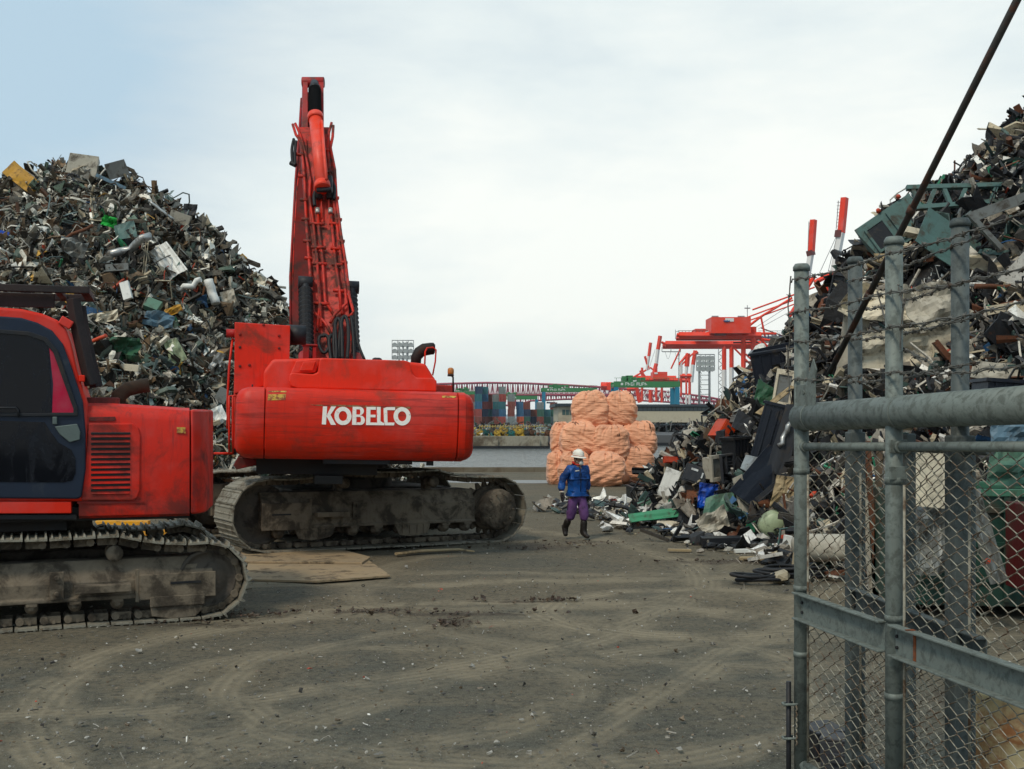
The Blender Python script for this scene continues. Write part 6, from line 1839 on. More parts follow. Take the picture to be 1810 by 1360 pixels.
MT = {
 'ochre': col('ochre_sheet_paint', (.46, .24, .03), .5), 'cream': col('cream_enamel', (.66, .58, .43), .45, 0), 'beige': col('beige_panel', (.42, .38, .30), .5, 0), 'white': col('white_enamel', (.74, .73, .67), .4, 0, amt=.3),
 'teal': col('teal_machine_paint', (.085, .155, .14), .5), 'grey': col('grey_sheet_metal', (.20, .205, .19), .45, .4), 'dgrey': col('dark_grey_plastic', (.035, .037, .042), .42, 0), 'black': col('black_plastic', (.012, .013, .016), .35, 0, amt=.25),
 'navy': col('navy_black_panel', (.014, .018, .028), .38, 0, amt=.25), 'green': col('sea_green_sheet', (.09, .19, .13), .5, 0), 'maroon': col('dark_red_locker_paint', (.09, .012, .012), .5), 'bgreen': col('bright_green_board', (.05, .26, .13), .5, 0), 'dgreen': col('dark_green_paint', (.03, .10, .05), .5, 0),
 'pgreen': col('pale_green_enamel', (.34, .40, .24), .35, 0), 'blue': col('faded_blue_sheet', (.10, .17, .22), .5, 0), 'bblue': col('bright_blue_plastic', (.012, .07, .40), .3, 0), 'red': col('orange_red_paint', (.52, .06, .02), .5, 0), 'rust': col('rusty_iron', (.14, .055, .028), .85, .1),
 'silver': col('dull_aluminium', (.42, .42, .40), .35, .6), 'brown': col('stained_brown', (.12, .08, .05), .8, 0), 'wood': col('old_timber', (.36, .27, .15), .85, 0), 'lime': col('vivid_green_net', (.02, .36, .05), .6, 0, amt=.15), 'dirt': col('dirty_brown_plate', (.34, .25, .15), .75, .15)}


def warp(o_v, amp, fr, seed):
    return [(x + amp * mnoise.noise(Vector((x * fr, y * fr, z * fr + seed))), y + amp * mnoise.noise(Vector((y * fr, z * fr, x * fr + seed + 5))), z + amp * mnoise.noise(Vector((z * fr, x * fr, y * fr + seed + 9)))) for x, y, z in o_v]


def gridsheet(w_, h_, th, nx_=7, ny_=6, amp=.12, seed=0, ribs=0, curve=0.0, corner=None):
    """buckled sheet in the local xz plane, real thickness"""
    m = MB(); vs = []; r_ = random.Random(seed)
    cj = corner or [(r_.uniform(-.08, .08), r_.uniform(-.08, .08)) for _ in range(4)]
    for s_ in (0, 1):
        for j in range(ny_):
            for i in range(nx_):
                u, v = i / (nx_ - 1), j / (ny_ - 1)
                bx_ = sum(c_[0] * k for c_, k in zip(cj, ((1 - u) * (1 - v), u * (1 - v), u * v, (1 - u) * v)))
                bz_ = sum(c_[1] * k for c_, k in zip(cj, ((1 - u) * (1 - v), u * (1 - v), u * v, (1 - u) * v)))
                x = (u - .5 + bx_) * w_; z = (v - .5 + bz_) * h_
                y = amp * w_ * (mnoise.noise(Vector((u * 2.6, v * 2.6, seed * 1.7))) + .45 * mnoise.noise(Vector((u * 6.5, v * 5, seed * 2.3)))) + curve * w_ * (u - .5) ** 2 + (.012 * w_ * math.sin(u * ribs * 2 * math.pi) if ribs else 0)
                vs.append((x, y + s_ * th, z))
    n = nx_ * ny_; fs = []
    for j in range(ny_ - 1):
        for i in range(nx_ - 1):
            a = j * nx_ + i; fs += [(a, a + 1, a + nx_ + 1, a + nx_), (n + a, n + a + nx_, n + a + nx_ + 1, n + a + 1)]
    rim = [i for i in range(nx_)] + [j * nx_ + nx_ - 1 for j in range(1, ny_)] + [(ny_ - 1) * nx_ + i for i in range(nx_ - 2, -1, -1)] + [j * nx_ for j in range(ny_ - 2, 0, -1)]
    for k in range(len(rim)): a, b = rim[k], rim[(k + 1) % len(rim)]; fs.append((a, n + a, n + b, b))
    m.add(vs, fs); return m


def item(fn, kind, name, cat, px, py, wp, hp, mat, label, roll=0, yaw=0, pitch=0, seed=0, out=.25, clear=.42, y=(24, 45), parts=True, depth=None, Yfix=None, **kw):
    p = P(px, py, Yfix) if Yfix else hit(fn, px, py, *y, hp)
    if fn is not None and fn(np.array([p.x]), np.array([p.y]))[0] < .05 and p.z < 1.2: out = .0; fn_flat = True
    sc = p.y / FPX; w_, h_ = wp * sc, hp * sc
    if fn is not None:
        out += .18 if out else 0
        ra = abs(math.sin(R(roll))); rc = abs(math.cos(R(roll))); EXC.append((px, py, clear * (wp * rc + hp * ra), clear * (hp * rc + wp * ra), p.y))
    d = Vector((0, CAMH - CAMH, 0)); p = p + (Vector((0, 0, CAMH)) - p).normalized() * out
    M = Matrix.Identity(4); M = Euler((R(pitch), R(roll), R(yaw))).to_matrix().to_4x4()
    mt = MT[mat]; ch = []
    dp = (depth if depth else min(w_, h_) * .7)
    if kind == 'sheet': m = gridsheet(w_, h_, .02, seed=seed, **kw)
    elif kind == 'box':
        m = MB(); m.box((0, 0, 0), (w_, dp, h_)); m.v = warp(m.v, .10 * w_, 1.3, seed)
    elif kind == 'crate':                                   # open topped bin with rim
        m = MB(); t_ = .03
        m.box((0, 0, -h_ / 2 + t_ / 2), (w_ * .86, dp * .86, t_))
        for sx_ in (-1, 1): m.box((sx_ * (w_ / 2 - t_), 0, 0), (t_, dp, h_))
        for sy_ in (-1, 1): m.box((0, sy_ * (dp / 2 - t_), 0), (w_ - 2.4 * t_, t_, h_))
        for sy_ in (-1, 1): m.box((0, sy_ * dp / 2, h_ / 2 - .03), (w_ + .04, .045, .05))
        for sx_ in (-1, 1): m.box((sx_ * w_ / 2, 0, h_ / 2 - .031), (.045, dp + .0, .05))
        for k in range(4): m.box((-w_ * .3 + k * w_ * .2, -dp / 2 - .0, -.03), (.025, .03, h_ * .8))
        m.v = warp(m.v, .05, 1.1, seed)
    elif kind == 'pipe':
        m = MB(); n = 7; pts = [Vector(((i / (n - 1) - .5) * w_, mnoise.noise(Vector((i * .5, seed, 0))) * .15 * w_, mnoise.noise(Vector((i * .45, seed, 4))) * kw.get('bend', .12) * w_)) for i in range(n)]
        m.path(pts, max(.02, h_ / 2), 10)
    elif kind == 'monitor':
        m = MB(); m.ring([(-w_ / 2, -h_ / 2), (w_ / 2, -h_ / 2), (w_ / 2, h_ / 2), (-w_ / 2, h_ / 2)], [(-w_ * .36, -h_ * .34), (w_ * .36, -h_ * .34), (w_ * .36, h_ * .36), (-w_ * .36, h_ * .36)], -.04, .04)
        m.box((0, dp * .3, 0), (w_ * .8, dp * .5, h_ * .8), None)
        g_ = MB(); g_.box((0, .01, .01), (w_ * .72, .03, h_ * .70)); ch.append(('screen', g_, 'grey'))
    elif kind == 'tank':
        m = MB(); m.lathe([(.02, -dp / 2), (h_ * .3, -dp / 2 * .97), (h_ * .45, -dp * .38), (h_ / 2, -dp * .2), (h_ / 2, dp * .4), (h_ * .4, dp * .5)], (0, 0, 0), (.2, 1, -.1), 24); m.v = warp(m.v, .08, 2.0, seed)
    elif kind == 'wheel':
        m = MB(); n = 20
        for i in range(n):
            a, b = 2 * math.pi * i / n, 2 * math.pi * (i + 1) / n
            m.path([(w_ / 2 * math.cos(a), 0, w_ / 2 * math.sin(a)), (w_ / 2 * math.cos(b), 0, w_ / 2 * math.sin(b))], w_ * .07, 6)
        for i in range(4): a = math.pi * i / 4; m.path([(-w_ / 2 * math.cos(a), 0, -w_ / 2 * math.sin(a)), (w_ / 2 * math.cos(a), 0, w_ / 2 * math.sin(a))], w_ * .03, 5)
        m.lathe([(w_ * .12, -.04), (w_ * .14, 0), (w_ * .12, .04)], (0, 0, 0), (0, 1, 0), 10)
    elif kind == 'angle':
        m = MB(); t_ = h_ * .12; m.box((0, 0, -h_ / 2 + t_ / 2), (w_, h_ * .8, t_)); m.box((0, h_ * .4, 0), (w_, t_, h_)); m.v = warp(m.v, .02, 1, seed)
    elif kind == 'ladder':
        m = MB(); n = kw.get('n', 6)
        for s_ in (-1, 1): m.box((0, 0, s_ * h_ / 2), (w_, .10, .09), rotm(0, R(s_ * 1.5), 0))
        for k in range(n): x = -w_ / 2 + w_ * (k + .5) / n; m.box((x, 0, 0), (.08, .07, h_), rotm(0, R(28 if k % 2 else -10), 0))
    elif kind == 'grille':
        m = MB(); m.ring([(-w_ / 2, -h_ / 2), (w_ / 2, -h_ / 2), (w_ / 2, h_ / 2), (-w_ / 2, h_ / 2)], [(-w_ * .42, -h_ * .42), (w_ * .42, -h_ * .42), (w_ * .42, h_ * .42), (-w_ * .42, h_ * .42)], -.04, .04)
        for k in range(9): m.box((0, .0, -h_ * .42 + h_ * .84 * k / 8), (w_ * .86, .02, .014), rotm(R(30)))
        m.box((0, .05, 0), (w_ * .9, .02, h_ * .9))
    elif kind == 'cabinet':
        m = MB(); m.box((0, 0, 0), (w_, dp, h_)); m.v = warp(m.v, .05 * w_, 1.3, seed)
        g_ = MB(); g_.box((0, -dp / 2 - .012, 0), (w_ * .86, .02, h_ * .86)); ch.append(('door', g_, kw.get('door', mat)))
        g_ = MB(); g_.box((w_ * .28, -dp / 2 - .035, 0), (.03, .03, h_ * .3)); g_.box((-w_ * .1, -dp / 2 - .028, h_ * .2), (w_ * .3, .012, h_ * .12)); ch.append(('fittings', g_, 'silver' if mat in ('black', 'dgrey', 'navy') else 'dgrey'))
    elif kind == 'coil':
        m = MB(); pts = []; r_ = random.Random(seed)
        for i in range(64 * kw.get('turns', 4)):
            a = 2 * math.pi * i / 64; k = 1 + .12 * math.sin(a * .33 + seed)
            pts.append((w_ / 2 * k * math.cos(a), w_ * .32 * k * math.sin(a), -h_ / 2 + .03 + .03 * (i // 64) + .02 * math.sin(a * 1.7)))
        m.path(pts, .022, 7)
    if name == 'machine_housing':
        g_ = MB(); g_.ring([(-w_ * .44, -h_ * .36), (-w_ * .06, -h_ * .36), (-w_ * .06, h_ * .34), (-w_ * .44, h_ * .34)], [(-w_ * .40, -h_ * .30), (-w_ * .10, -h_ * .30), (-w_ * .10, h_ * .28), (-w_ * .40, h_ * .28)], -dp / 2 - .07, -dp / 2 + .02); ch.append(('frame', g_, 'teal'))
        g_ = MB(); g_.box((-w_ * .25, -dp / 2 - .02, -.01), (w_ * .31, .06, h_ * .60)); ch.append(('opening_shade_panel', g_, 'black'))  # black panel stands in for the shade inside an open hole
        g_ = MB(); g_.box((w_ * .22, -dp / 2 - .03, 0), (w_ * .40, .05, h_ * .8)); ch.append(('side_door', g_, 'teal'))
        for k_ in (-.05, .35):
            g_ = MB(); g_.lathe([(.05, 0), (.05, .06), (.03, .09)], (w_ * k_, -dp / 2, h_ * .5), (0, -.6, 1), 12); ch.append(('lamp', g_, 'red'))
    o = m.build(name, mt, None, .006 if kind in ('box', 'cabinet', 'monitor', 'grille') else 0)
    if kind in ('sheet', 'tank'): o.data.polygons.foreach_set('use_smooth', [kind == 'tank'] * len(o.data.polygons))
    o.location = p; o.rotation_euler = (R(pitch), R(roll), R(yaw))
    for nm, g_, mm in ch: g_.build(nm, MT[mm], o)
    return tag(o, label, cat)


I = lambda *a, **k: item(heapL, *a, y=(24, 37), **k)
I('sheet', 'sheet_metal', 'panel', 43, 318, 66, 30, 'ochre', 'ochre yellow panel sticking up at the left of the heap top', roll=38, pitch=-25, seed=3, amp=.04)
I('box', 'scrap_cabinet', 'cabinet', 146, 295, 50, 36, 'beige', 'weathered grey beige cabinet on the very top of the left heap', roll=8, yaw=15, pitch=-10, seed=2)
I('box', 'scrap_box', 'box', 206, 300, 34, 28, 'grey', 'battered grey box beside the beige cabinet on the heap top', roll=-20, yaw=20, pitch=12, seed=5)
I('sheet', 'plastic_net', 'net', 193, 392, 28, 20, 'lime', 'vivid green bundle in the middle of the left heap', roll=15, seed=8, amp=.5, nx_=10, ny_=9)
I('sheet', 'sheet_metal', 'sheet', 221, 408, 44, 36, 'teal', 'rounded greenish grey sheet below the vivid green bundle', roll=-12, pitch=-15, seed=9, amp=.06, curve=.3, corner=[(.1, .1), (-.05, .08), (-.12, -.05), (.05, -.1)])
I('sheet', 'sheet_metal', 'sheet', 296, 461, 40, 68, 'white', 'large white corrugated sheet with torn edge on the left heap', roll=-36, pitch=-18, seed=12, amp=.05, ribs=5, nx_=18)
I('sheet', 'sheet_metal', 'sheet', 282, 566, 50, 30, 'blue', 'faded blue crumpled sheet above the box on the big excavator', roll=14, pitch=-25, seed=13, amp=.3)
I('sheet', 'sheet_metal', 'sheet', 306, 549, 32, 16, 'ochre', 'small ochre scrap of sheet next to the faded blue sheet', roll=-24, pitch=-20, seed=14, amp=.2)
I('box', 'scrap_box', 'box', 271, 540, 26, 20, 'green', 'pale green square box just above the faded blue sheet', roll=20, pitch=-30, seed=15)
I('box', 'appliance_lid', 'lid', 223, 514, 16, 32, 'white', 'bright white slab standing in the lower left heap', roll=-18, pitch=-12, seed=16, depth=.12)
I('pipe', 'bent_duct', 'duct', 226, 438, 90, 14, 'silver', 'long bent silver duct running up to the right', roll=-30, seed=17, out=.35)
I('pipe', 'rusty_pipe', 'pipe', 130, 415, 74, 6, 'rust', 'long straight rusty pipe on the left heap', roll=-27, seed=18, bend=.04, out=.4)
I('angle', 'steel_profile', 'profile', 195, 321, 56, 6, 'blue', 'thin blue grey profile below the cabinet on the heap top', roll=24, seed=19, out=.35)
I('pipe', 'bent_duct', 'duct', 375, 516, 44, 16, 'white', 'white curved duct standing upright towards the excavator boom', roll=72, seed=20, out=.35)
I('angle', 'steel_profile', 'profile', 10, 413, 36, 7, 'bblue', 'blue bar at the left edge of the heap', roll=14, seed=21, out=.35)
I('angle', 'steel_profile', 'profile', 205, 473, 40, 14, 'grey', 'flat grey channel piece below the silver duct', roll=-4, seed=22, out=.3)
I('box', 'scrap_box', 'box', 318, 386, 36, 18, 'beige', 'long beige box on the right shoulder of the left heap', roll=22, pitch=10, yaw=15, seed=23)
I('sheet', 'crumpled_bonnet_sheet', 'bonnet', 132, 440, 50, 34, 'grey', 'crumpled grey beige bonnet on the left side of the heap', roll=10, pitch=-30, seed=24, amp=.45, nx_=9, ny_=8)
I('pipe', 'bent_duct', 'duct', 333, 504, 46, 10, 'white', 'white elbowed tube left of the upright white duct', roll=-8, seed=25, bend=.3, out=.35)
I('sheet', 'sheet_metal', 'sheet', 67, 410, 34, 22, 'white', 'folded white sheet near the left edge of the heap', roll=12, pitch=-20, seed=26, amp=.3)
I('sheet', 'sheet_metal', 'sheet', 28, 477, 14, 24, 'white', 'white pointed scrap low at the left edge', roll=-30, seed=27, amp=.2, corner=[(.3, 0), (-.3, 0), (0, 0), (0, 0)])
I('sheet', 'plastic_net', 'net', 222, 616, 50, 40, 'dgreen', 'dark green tangled netting low on the left heap', roll=5, seed=28, amp=.5, nx_=10, ny_=9)
I('pipe', 'rusty_pipe', 'pipe', 172, 600, 34, 7, 'red', 'short red painted pipe above the small excavator hood', roll=-24, seed=29, bend=.05, out=.35)
I('sheet', 'sheet_metal', 'sheet', 330, 395, 16, 26, 'dgrey', 'dark curved plate near the right shoulder of the heap', roll=-20, seed=30, amp=.2)
I('sheet', 'sheet_metal', 'sheet', 310, 620, 26, 44, 'pgreen', 'olive green creased sheet left of the excavator tool box', roll=-25, seed=31, amp=.3)
I('sheet', 'sheet_metal', 'sheet', 190, 560, 40, 18, 'cream', 'cream folded sheet in the lower middle of the heap', roll=-12, seed=32, amp=.35)
I('box', 'scrap_box', 'box', 230, 850 - 200, 30, 12, 'cream', 'flat cream box low on the left heap', roll=10, seed=33)
I('sheet', 'sheet_metal', 'sheet', 455, 503, 24, 14, 'cream', 'cream plate near the right end of the left heap', roll=4, seed=34, amp=.2)
I('sheet', 'sheet_metal', 'sheet', 405, 530, 26, 30, 'beige', 'beige torn plate just left of the boom', roll=-15, seed=35, amp=.3)
I('sheet', 'sheet_metal', 'sheet', 380, 640, 22, 34, 'silver', 'bright crumpled aluminium sheet beside the tool box', roll=20, seed=36, amp=.4)
I('sheet', 'sheet_metal', 'sheet', 385, 735, 24, 30, 'white', 'white crumpled foil sheet between the two machines', roll=-30, seed=37, amp=.45)
I('box', 'scrap_box', 'box', 394, 700, 20, 26, 'grey', 'grey dented box between the two machines', roll=25, seed=38)
I('wheel', 'wheel_rim', 'rim', 128, 320, 26, 26, 'dgrey', 'dark wheel rim left of the cabinet on the heap top', pitch=-15, yaw=20, seed=39)
I('sheet', 'sheet_metal', 'sheet', 335, 376, 22, 30, 'dgrey', 'dark upright plate on the right skyline of the heap', roll=8, seed=40, amp=.2, out=.1)
I('pipe', 'rusty_pipe', 'pipe', 285, 372, 54, 5, 'silver', 'thin pale pole lying near the skyline of the left heap', roll=38, seed=41, bend=.03, out=.35)

I = lambda *a, **k: item(heapR, *a, y=(13, 32), **k)
I('crate', 'plastic_bin', 'bin', 1376, 645, 84, 64, 'navy', 'big black ribbed bin tilted on the left edge of the right heap', roll=-10, yaw=-20, pitch=10, seed=1, depth=.9)
I('sheet', 'sheet_metal', 'sheet', 1352, 698, 44, 40, 'dgreen', 'dark green pointed sheet under the tilted black bin', roll=30, pitch=-15, seed=2, amp=.1, corner=[(.2, .1), (-.3, 0), (0, 0), (0, 0)])
I('monitor', 'monitor_case', 'monitor', 1386, 688, 34, 66, 'cream', 'cream monitor case standing on edge beside the first gate post', roll=10, yaw=-35, seed=3, depth=.4, out=.55)
I('box', 'machine_housing', 'machine housing', 1585, 415, 96, 70, 'teal', 'green machine housing high on the right heap with orange lamps', roll=-34, yaw=-20, pitch=-5, seed=4, depth=1.6, out=.5)
I('sheet', 'hinged_sheet', 'sheet', 1528, 428, 44, 20, 'dgrey', 'dark hinged panel poking left from the green machine housing', roll=-2, pitch=-55, seed=5, amp=.02, out=.9)
I('sheet', 'sheet_metal', 'sheet', 1690, 440, 150, 74, 'teal', 'broad dull teal plate high on the right heap', roll=34, pitch=-20, seed=6, amp=.03, out=.45)
I('ladder', 'lattice_girder', 'girder', 1715, 345, 210, 34, 'teal', 'long green lattice frame lying along the top of the right heap', roll=-3, pitch=-20, seed=7, out=.9, n=8)
I('angle', 'steel_beam', 'beam', 1770, 365, 110, 18, 'grey', 'heavy grey beam pointing right on the upper right heap', roll=-20, seed=8, out=1.0)
I('angle', 'steel_beam', 'beam', 1742, 408, 84, 12, 'grey', 'heavy grey beam pointing down right on the upper right heap', roll=48, seed=9, out=1.05)
I('sheet', 'car_body_sheet', 'car body sheet', 1560, 540, 160, 70, 'cream', 'upper big cream body panel crumpled behind the gate posts', roll=14, pitch=-14, seed=10, amp=.20, nx_=20, ny_=12, corner=[(.05, .1), (-.1, .05), (.02, -.2), (.15, .0)], out=1.25, clear=.5)
I('sheet', 'car_body_sheet', 'car body sheet', 1655, 540, 110, 86, 'beige', 'beige dented door behind the fourth gate post', roll=-14, pitch=-18, seed=11, amp=.22, nx_=18, ny_=14, corner=[(.1, .0), (-.05, .15), (-.2, -.1), (.1, .05)], out=1.2, clear=.5)
I('sheet', 'car_body_sheet', 'car body sheet', 1592, 618, 190, 70, 'cream', 'large cream bulging body panel lowest of the three behind the gate posts', roll=-3, pitch=16, seed=12, amp=.07, curve=-.22, nx_=18, ny_=10, out=1.0, clear=.48, corner=[(.10, .12), (-.02, -.10), (-.06, .08), (.04, -.05)])
I('sheet', 'sheet_metal', 'sheet', 1510, 610, 44, 110, 'beige', 'tall beige plate leaning behind the second gate post', roll=8, seed=13, amp=.06, out=.7)
I('sheet', 'sheet_metal', 'sheet', 1442, 545, 60, 52, 'beige', 'pale grey beige plate just right of the first gate post', roll=-24, pitch=-10, seed=14, amp=.08, out=.5)
I('grille', 'air_conditioner_grille', 'grille', 1477, 520, 22, 74, 'dgrey', 'dark ribbed grille standing between the first two gate posts', roll=12, yaw=-20, seed=15, out=.8)
I('sheet', 'plywood_board', 'board', 1600, 452, 96, 18, 'wood', 'light wooden board under the green machine housing', roll=-4, pitch=-35, seed=16, amp=.05, out=.7)
I('box', 'light_fitting', 'light fitting', 1636, 418, 70, 12, 'cream', 'cream strip light fitting lying on the green housing', roll=6, pitch=-20, seed=17, out=1.6, depth=.2)
I('sheet', 'plywood_board', 'board', 1560, 470, 54, 16, 'wood', 'torn brown board left of the third gate post', roll=10, pitch=-30, seed=18, amp=.2, out=.8)
I('sheet', 'sheet_metal', 'sheet', 1745, 470, 100, 18, 'cream', 'cream torn strip right of the fourth gate post', roll=12, pitch=-30, seed=19, amp=.25, out=.6)
I('pipe', 'rusty_pipe', 'pipe', 1770, 507, 90, 9, 'rust', 'rust red pipe lying level at the right edge', roll=1, seed=20, bend=.02, out=.6)
I('sheet', 'sheet_metal', 'sheet', 1765, 658, 90, 34, 'beige', 'beige lid just above the fat gate pipe at the right', roll=6, pitch=-30, seed=21, amp=.06, out=.6)
I('crate', 'plastic_bin', 'bin', 1770, 690, 80, 34, 'navy', 'black bin at the right edge just above the fat gate pipe', roll=4, seed=22, depth=.6, out=.5)
I('cabinet', 'metal_cabinet', 'cabinet', 1277, 762, 26, 34, 'red', 'small orange red cabinet on the left shoulder of the right heap', roll=34, yaw=20, seed=23, depth=.4)
I('sheet', 'sheet_metal', 'sheet', 1315, 750, 36, 34, 'dgrey', 'dark grey slab just right of the orange red cabinet', roll=30, pitch=-12, seed=24, amp=.05)
I('crate', 'plastic_bin', 'bin', 1372, 770, 66, 110, 'navy', 'tall black bin against the first gate post', roll=14, yaw=-15, seed=25, depth=.8, out=.2)
I('sheet', 'plastic_slab', 'slab', 1350, 840, 60, 110, 'navy', 'long black panel sloping down towards the pale green tank', roll=42, pitch=-10, seed=26, amp=.03, out=.45)
I('sheet', 'plastic_slab', 'slab', 1385, 790, 34, 150, 'dgrey', 'tall dark grey panel close to the first gate post', roll=20, pitch=-8, seed=27, amp=.03, out=.55)
I('sheet', 'sign_board', 'sign', 1322, 819, 34, 34, 'silver', 'shiny triangular mirror plate in the middle of the black bins', roll=20, pitch=-25, seed=28, amp=.02, out=.9, corner=[(.2, .1), (-.1, 0), (-.1, 0), (.3, -.1)])
I('grille', 'speaker_box', 'grille', 1286, 828, 26, 50, 'dgrey', 'dark ribbed grille left of the triangular mirror plate', roll=-6, yaw=25, seed=29, out=.45)
I('monitor', 'monitor_case', 'monitor', 1267, 828, 28, 46, 'beige', 'grey beige television case behind the dark ribbed grille', roll=-4, yaw=30, seed=30, out=.4, depth=.5)
I('crate', 'plastic_bin', 'bin', 1300, 790, 34, 36, 'black', 'black box standing below the orange red cabinet', roll=-4, yaw=20, seed=31, out=.5, depth=.5)
I('box', 'washing_machine', 'appliance', 1186, 857, 26, 52, 'white', 'narrow white appliance shell leaning right in the low heap', roll=20, yaw=-20, pitch=-10, seed=32, depth=.5)
I('cabinet', 'stereo_set', 'stereo', 1230, 845, 40, 32, 'black', 'black stereo with pale buttons facing the yard', roll=18, yaw=-15, pitch=-18, seed=33, depth=.6, out=.4)
I('crate', 'plastic_bin', 'bin', 1138, 880, 52, 44, 'black', 'black tapered bin on the ground at the low end of the heap', yaw=12, pitch=4, seed=34, depth=.7)
I('box', 'scrap_box', 'box', 1145, 890, 40, 12, 'green', 'green and white flat box leaning on the black tapered bin', roll=-16, seed=35, depth=.25, out=.75)
I('sheet', 'tarpaulin', 'bag', 1250, 880, 28, 46, 'bblue', 'bright blue plastic bag crushed into the heap', roll=10, seed=36, amp=.5, nx_=11, ny_=10, out=.25)
I('sheet', 'sheet_metal', 'sheet', 1272, 905, 76, 70, 'green', 'large sea green sheet leaning at the foot of the right heap', roll=-6, pitch=-22, seed=37, amp=.12, out=.30, corner=[(.0, .15), (0, -.1), (-.1, .0), (.25, -.1)])
I('sheet', 'fibreboard', 'board', 1172, 908, 124, 20, 'bgreen', 'long bright green board lying at the foot of the heap', roll=-7, pitch=-48, seed=38, amp=.03, out=.35)
I('sheet', 'cardboard', 'cardboard', 1182, 932, 38, 24, 'cream', 'square cream cardboard lying on the ground in front', roll=2, pitch=-30, seed=39, amp=.04, out=.2)
I('sheet', 'cardboard', 'cardboard', 1262, 922, 50, 34, 'beige', 'crumpled pinkish beige cardboard in front of the green sheet', roll=-25, pitch=-30, seed=40, amp=.35, nx_=10, ny_=9, out=.55)
I('sheet', 'sheet_metal', 'sheet', 1312, 880, 18, 74, 'beige', 'narrow tan strip standing by the sea green sheet', roll=-14, seed=41, amp=.1, out=.5)
I('tank', 'enamel_tank', 'tank', 1368, 925, 60, 52, 'pgreen', 'round pale green tank at the foot of the heap beside the gate', yaw=10, seed=42, depth=.5, out=.25)
I('sheet', 'carpet_scrap', 'carpet', 1386, 872, 34, 56, 'wood', 'torn tan padding hanging beside the first gate post', roll=12, seed=43, amp=.3, nx_=9, ny_=9, out=.5)
I('wheel', 'cable_drum', 'reel', 1225, 759, 17, 17, 'cream', 'small cream reel on the crest of the low heap', seed=44, out=.15)
I('pipe', 'bent_duct', 'duct', 1386, 768, 44, 9, 'silver', 'silver elbow pipe against the first gate post', roll=-64, seed=45, bend=.3, out=.8)
I('sheet', 'sheet_metal', 'sheet', 1370, 708, 80, 10, 'wood', 'long thin tan edge strip below the cream monitor case', roll=-38, pitch=-40, seed=46, amp=.03, out=.9)
I('box', 'oil_drum', 'drum', 1255, 770, 24, 20, 'brown', 'brown round casting on the crest left of the orange red cabinet', roll=20, seed=47)
I('tank', 'motor_casing', 'motor', 1107, 848, 20, 20, 'rust', 'rusty round motor in front of the half buried bag', seed=48, depth=.35, out=.2, Yfix=34.6)
I('sheet', 'sheet_metal', 'sheet', 1255, 952, 40, 20, 'silver', 'shiny creased foil plate at the front foot of the heap', roll=-8, pitch=-40, seed=49, amp=.3, out=.2)
I('sheet', 'sheet_metal', 'sheet', 1090, 888, 28, 18, 'white', 'small white sheet at the low left tip of the heap', roll=15, pitch=-30, seed=50, amp=.2, out=.1)
I('box', 'paper_box', 'box', 1107, 925 - 38, 22, 16, 'white', 'crushed white carton left of the black tapered bin', roll=25, seed=51)
I('grille', 'radiator', 'radiator', 1170, 818, 70, 24, 'black', 'long black finned radiator sloping down left of the white appliance', roll=-38, seed=52, out=.3)
I('grille', 'radiator', 'radiator', 1160, 842, 60, 20, 'black', 'lower black finned radiator resting beside the sloping one', roll=-38, seed=53, out=.5)
I('angle', 'steel_profile', 'profile', 1365, 862, 66, 8, 'dgrey', 'dark rail slanting up right above the tan padding', roll=-40, seed=54, out=.75)
I('box', 'fuse_case', 'box', 1378, 965, 14, 26, 'silver', 'left one of two small pale cases beside the gate foot', roll=6, seed=55, out=.6, depth=.15)
I('box', 'fuse_case', 'box', 1391, 962, 12, 30, 'white', 'right one of two small pale cases beside the gate foot', roll=8, seed=56, out=.6, depth=.15)
# pieces lying on the ground in front
def flat(px, py, wp, dm, hm, mat, name, cat, label, rz=0, seed=0, kind='plank'):
    p = G(px, py); w_ = wp * p.y / FPX; m = MB()
    if kind == 'plank': m.box((0, 0, hm / 2 + .004), (w_, dm, hm)); m.v = warp(m.v, .02, 2, seed)
    o = m.build(name, MT[mat], None, .004); o.location = p; o.rotation_euler = (0, 0, R(rz)); return tag(o, label, cat)
flat(1201, 975, 42, .09, .04, 'wood', 'timber_batten', 'batten', 'short timber batten lying on bare ground before the heap', 3, 1)
flat(1352, 991, 90, .14, .05, 'wood', 'timber_batten', 'batten', 'long pale batten on the ground running to the first gate post', -4, 2)
flat(1330, 977, 66, .10, .06, 'white', 'white_trim', 'trim', 'white trim strip on the ground at the foot of the heap', 5, 3)
flat(1275, 966, 70, .35, .16, 'black', 'plastic_bumper', 'bumper', 'flat black bumper lying in front of the creased foil plate', -3, 4)
def coil(px, py, w_, label, seed, turns=4, tail=None):
    p = G(px, py); m = MB(); pts = []
    for i in range(40 * turns):
        a = 2 * math.pi * i / 40; k = 1 + .10 * math.sin(a * .37 + seed) - .04 * (i // 40)
        pts.append((w_ / 2 * k * math.cos(a) + .1 * math.sin(a * .23), w_ * .30 * k * math.sin(a), .03 + .028 * (i / 40) + .012 * math.sin(a * 1.7)))
    m.path(pts, .024, 8); o = m.build('hose_coil', BLACK); o.location = p; return tag(o, label, 'hose', 'hose coils on the ground by the gate')
coil(1338, 1030, .62, 'black hose coil lying in front of the first gate post, left loop', 1, 3)
coil(1395, 1024, .85, 'grey black hose coil half behind the first gate post', 2, 5)

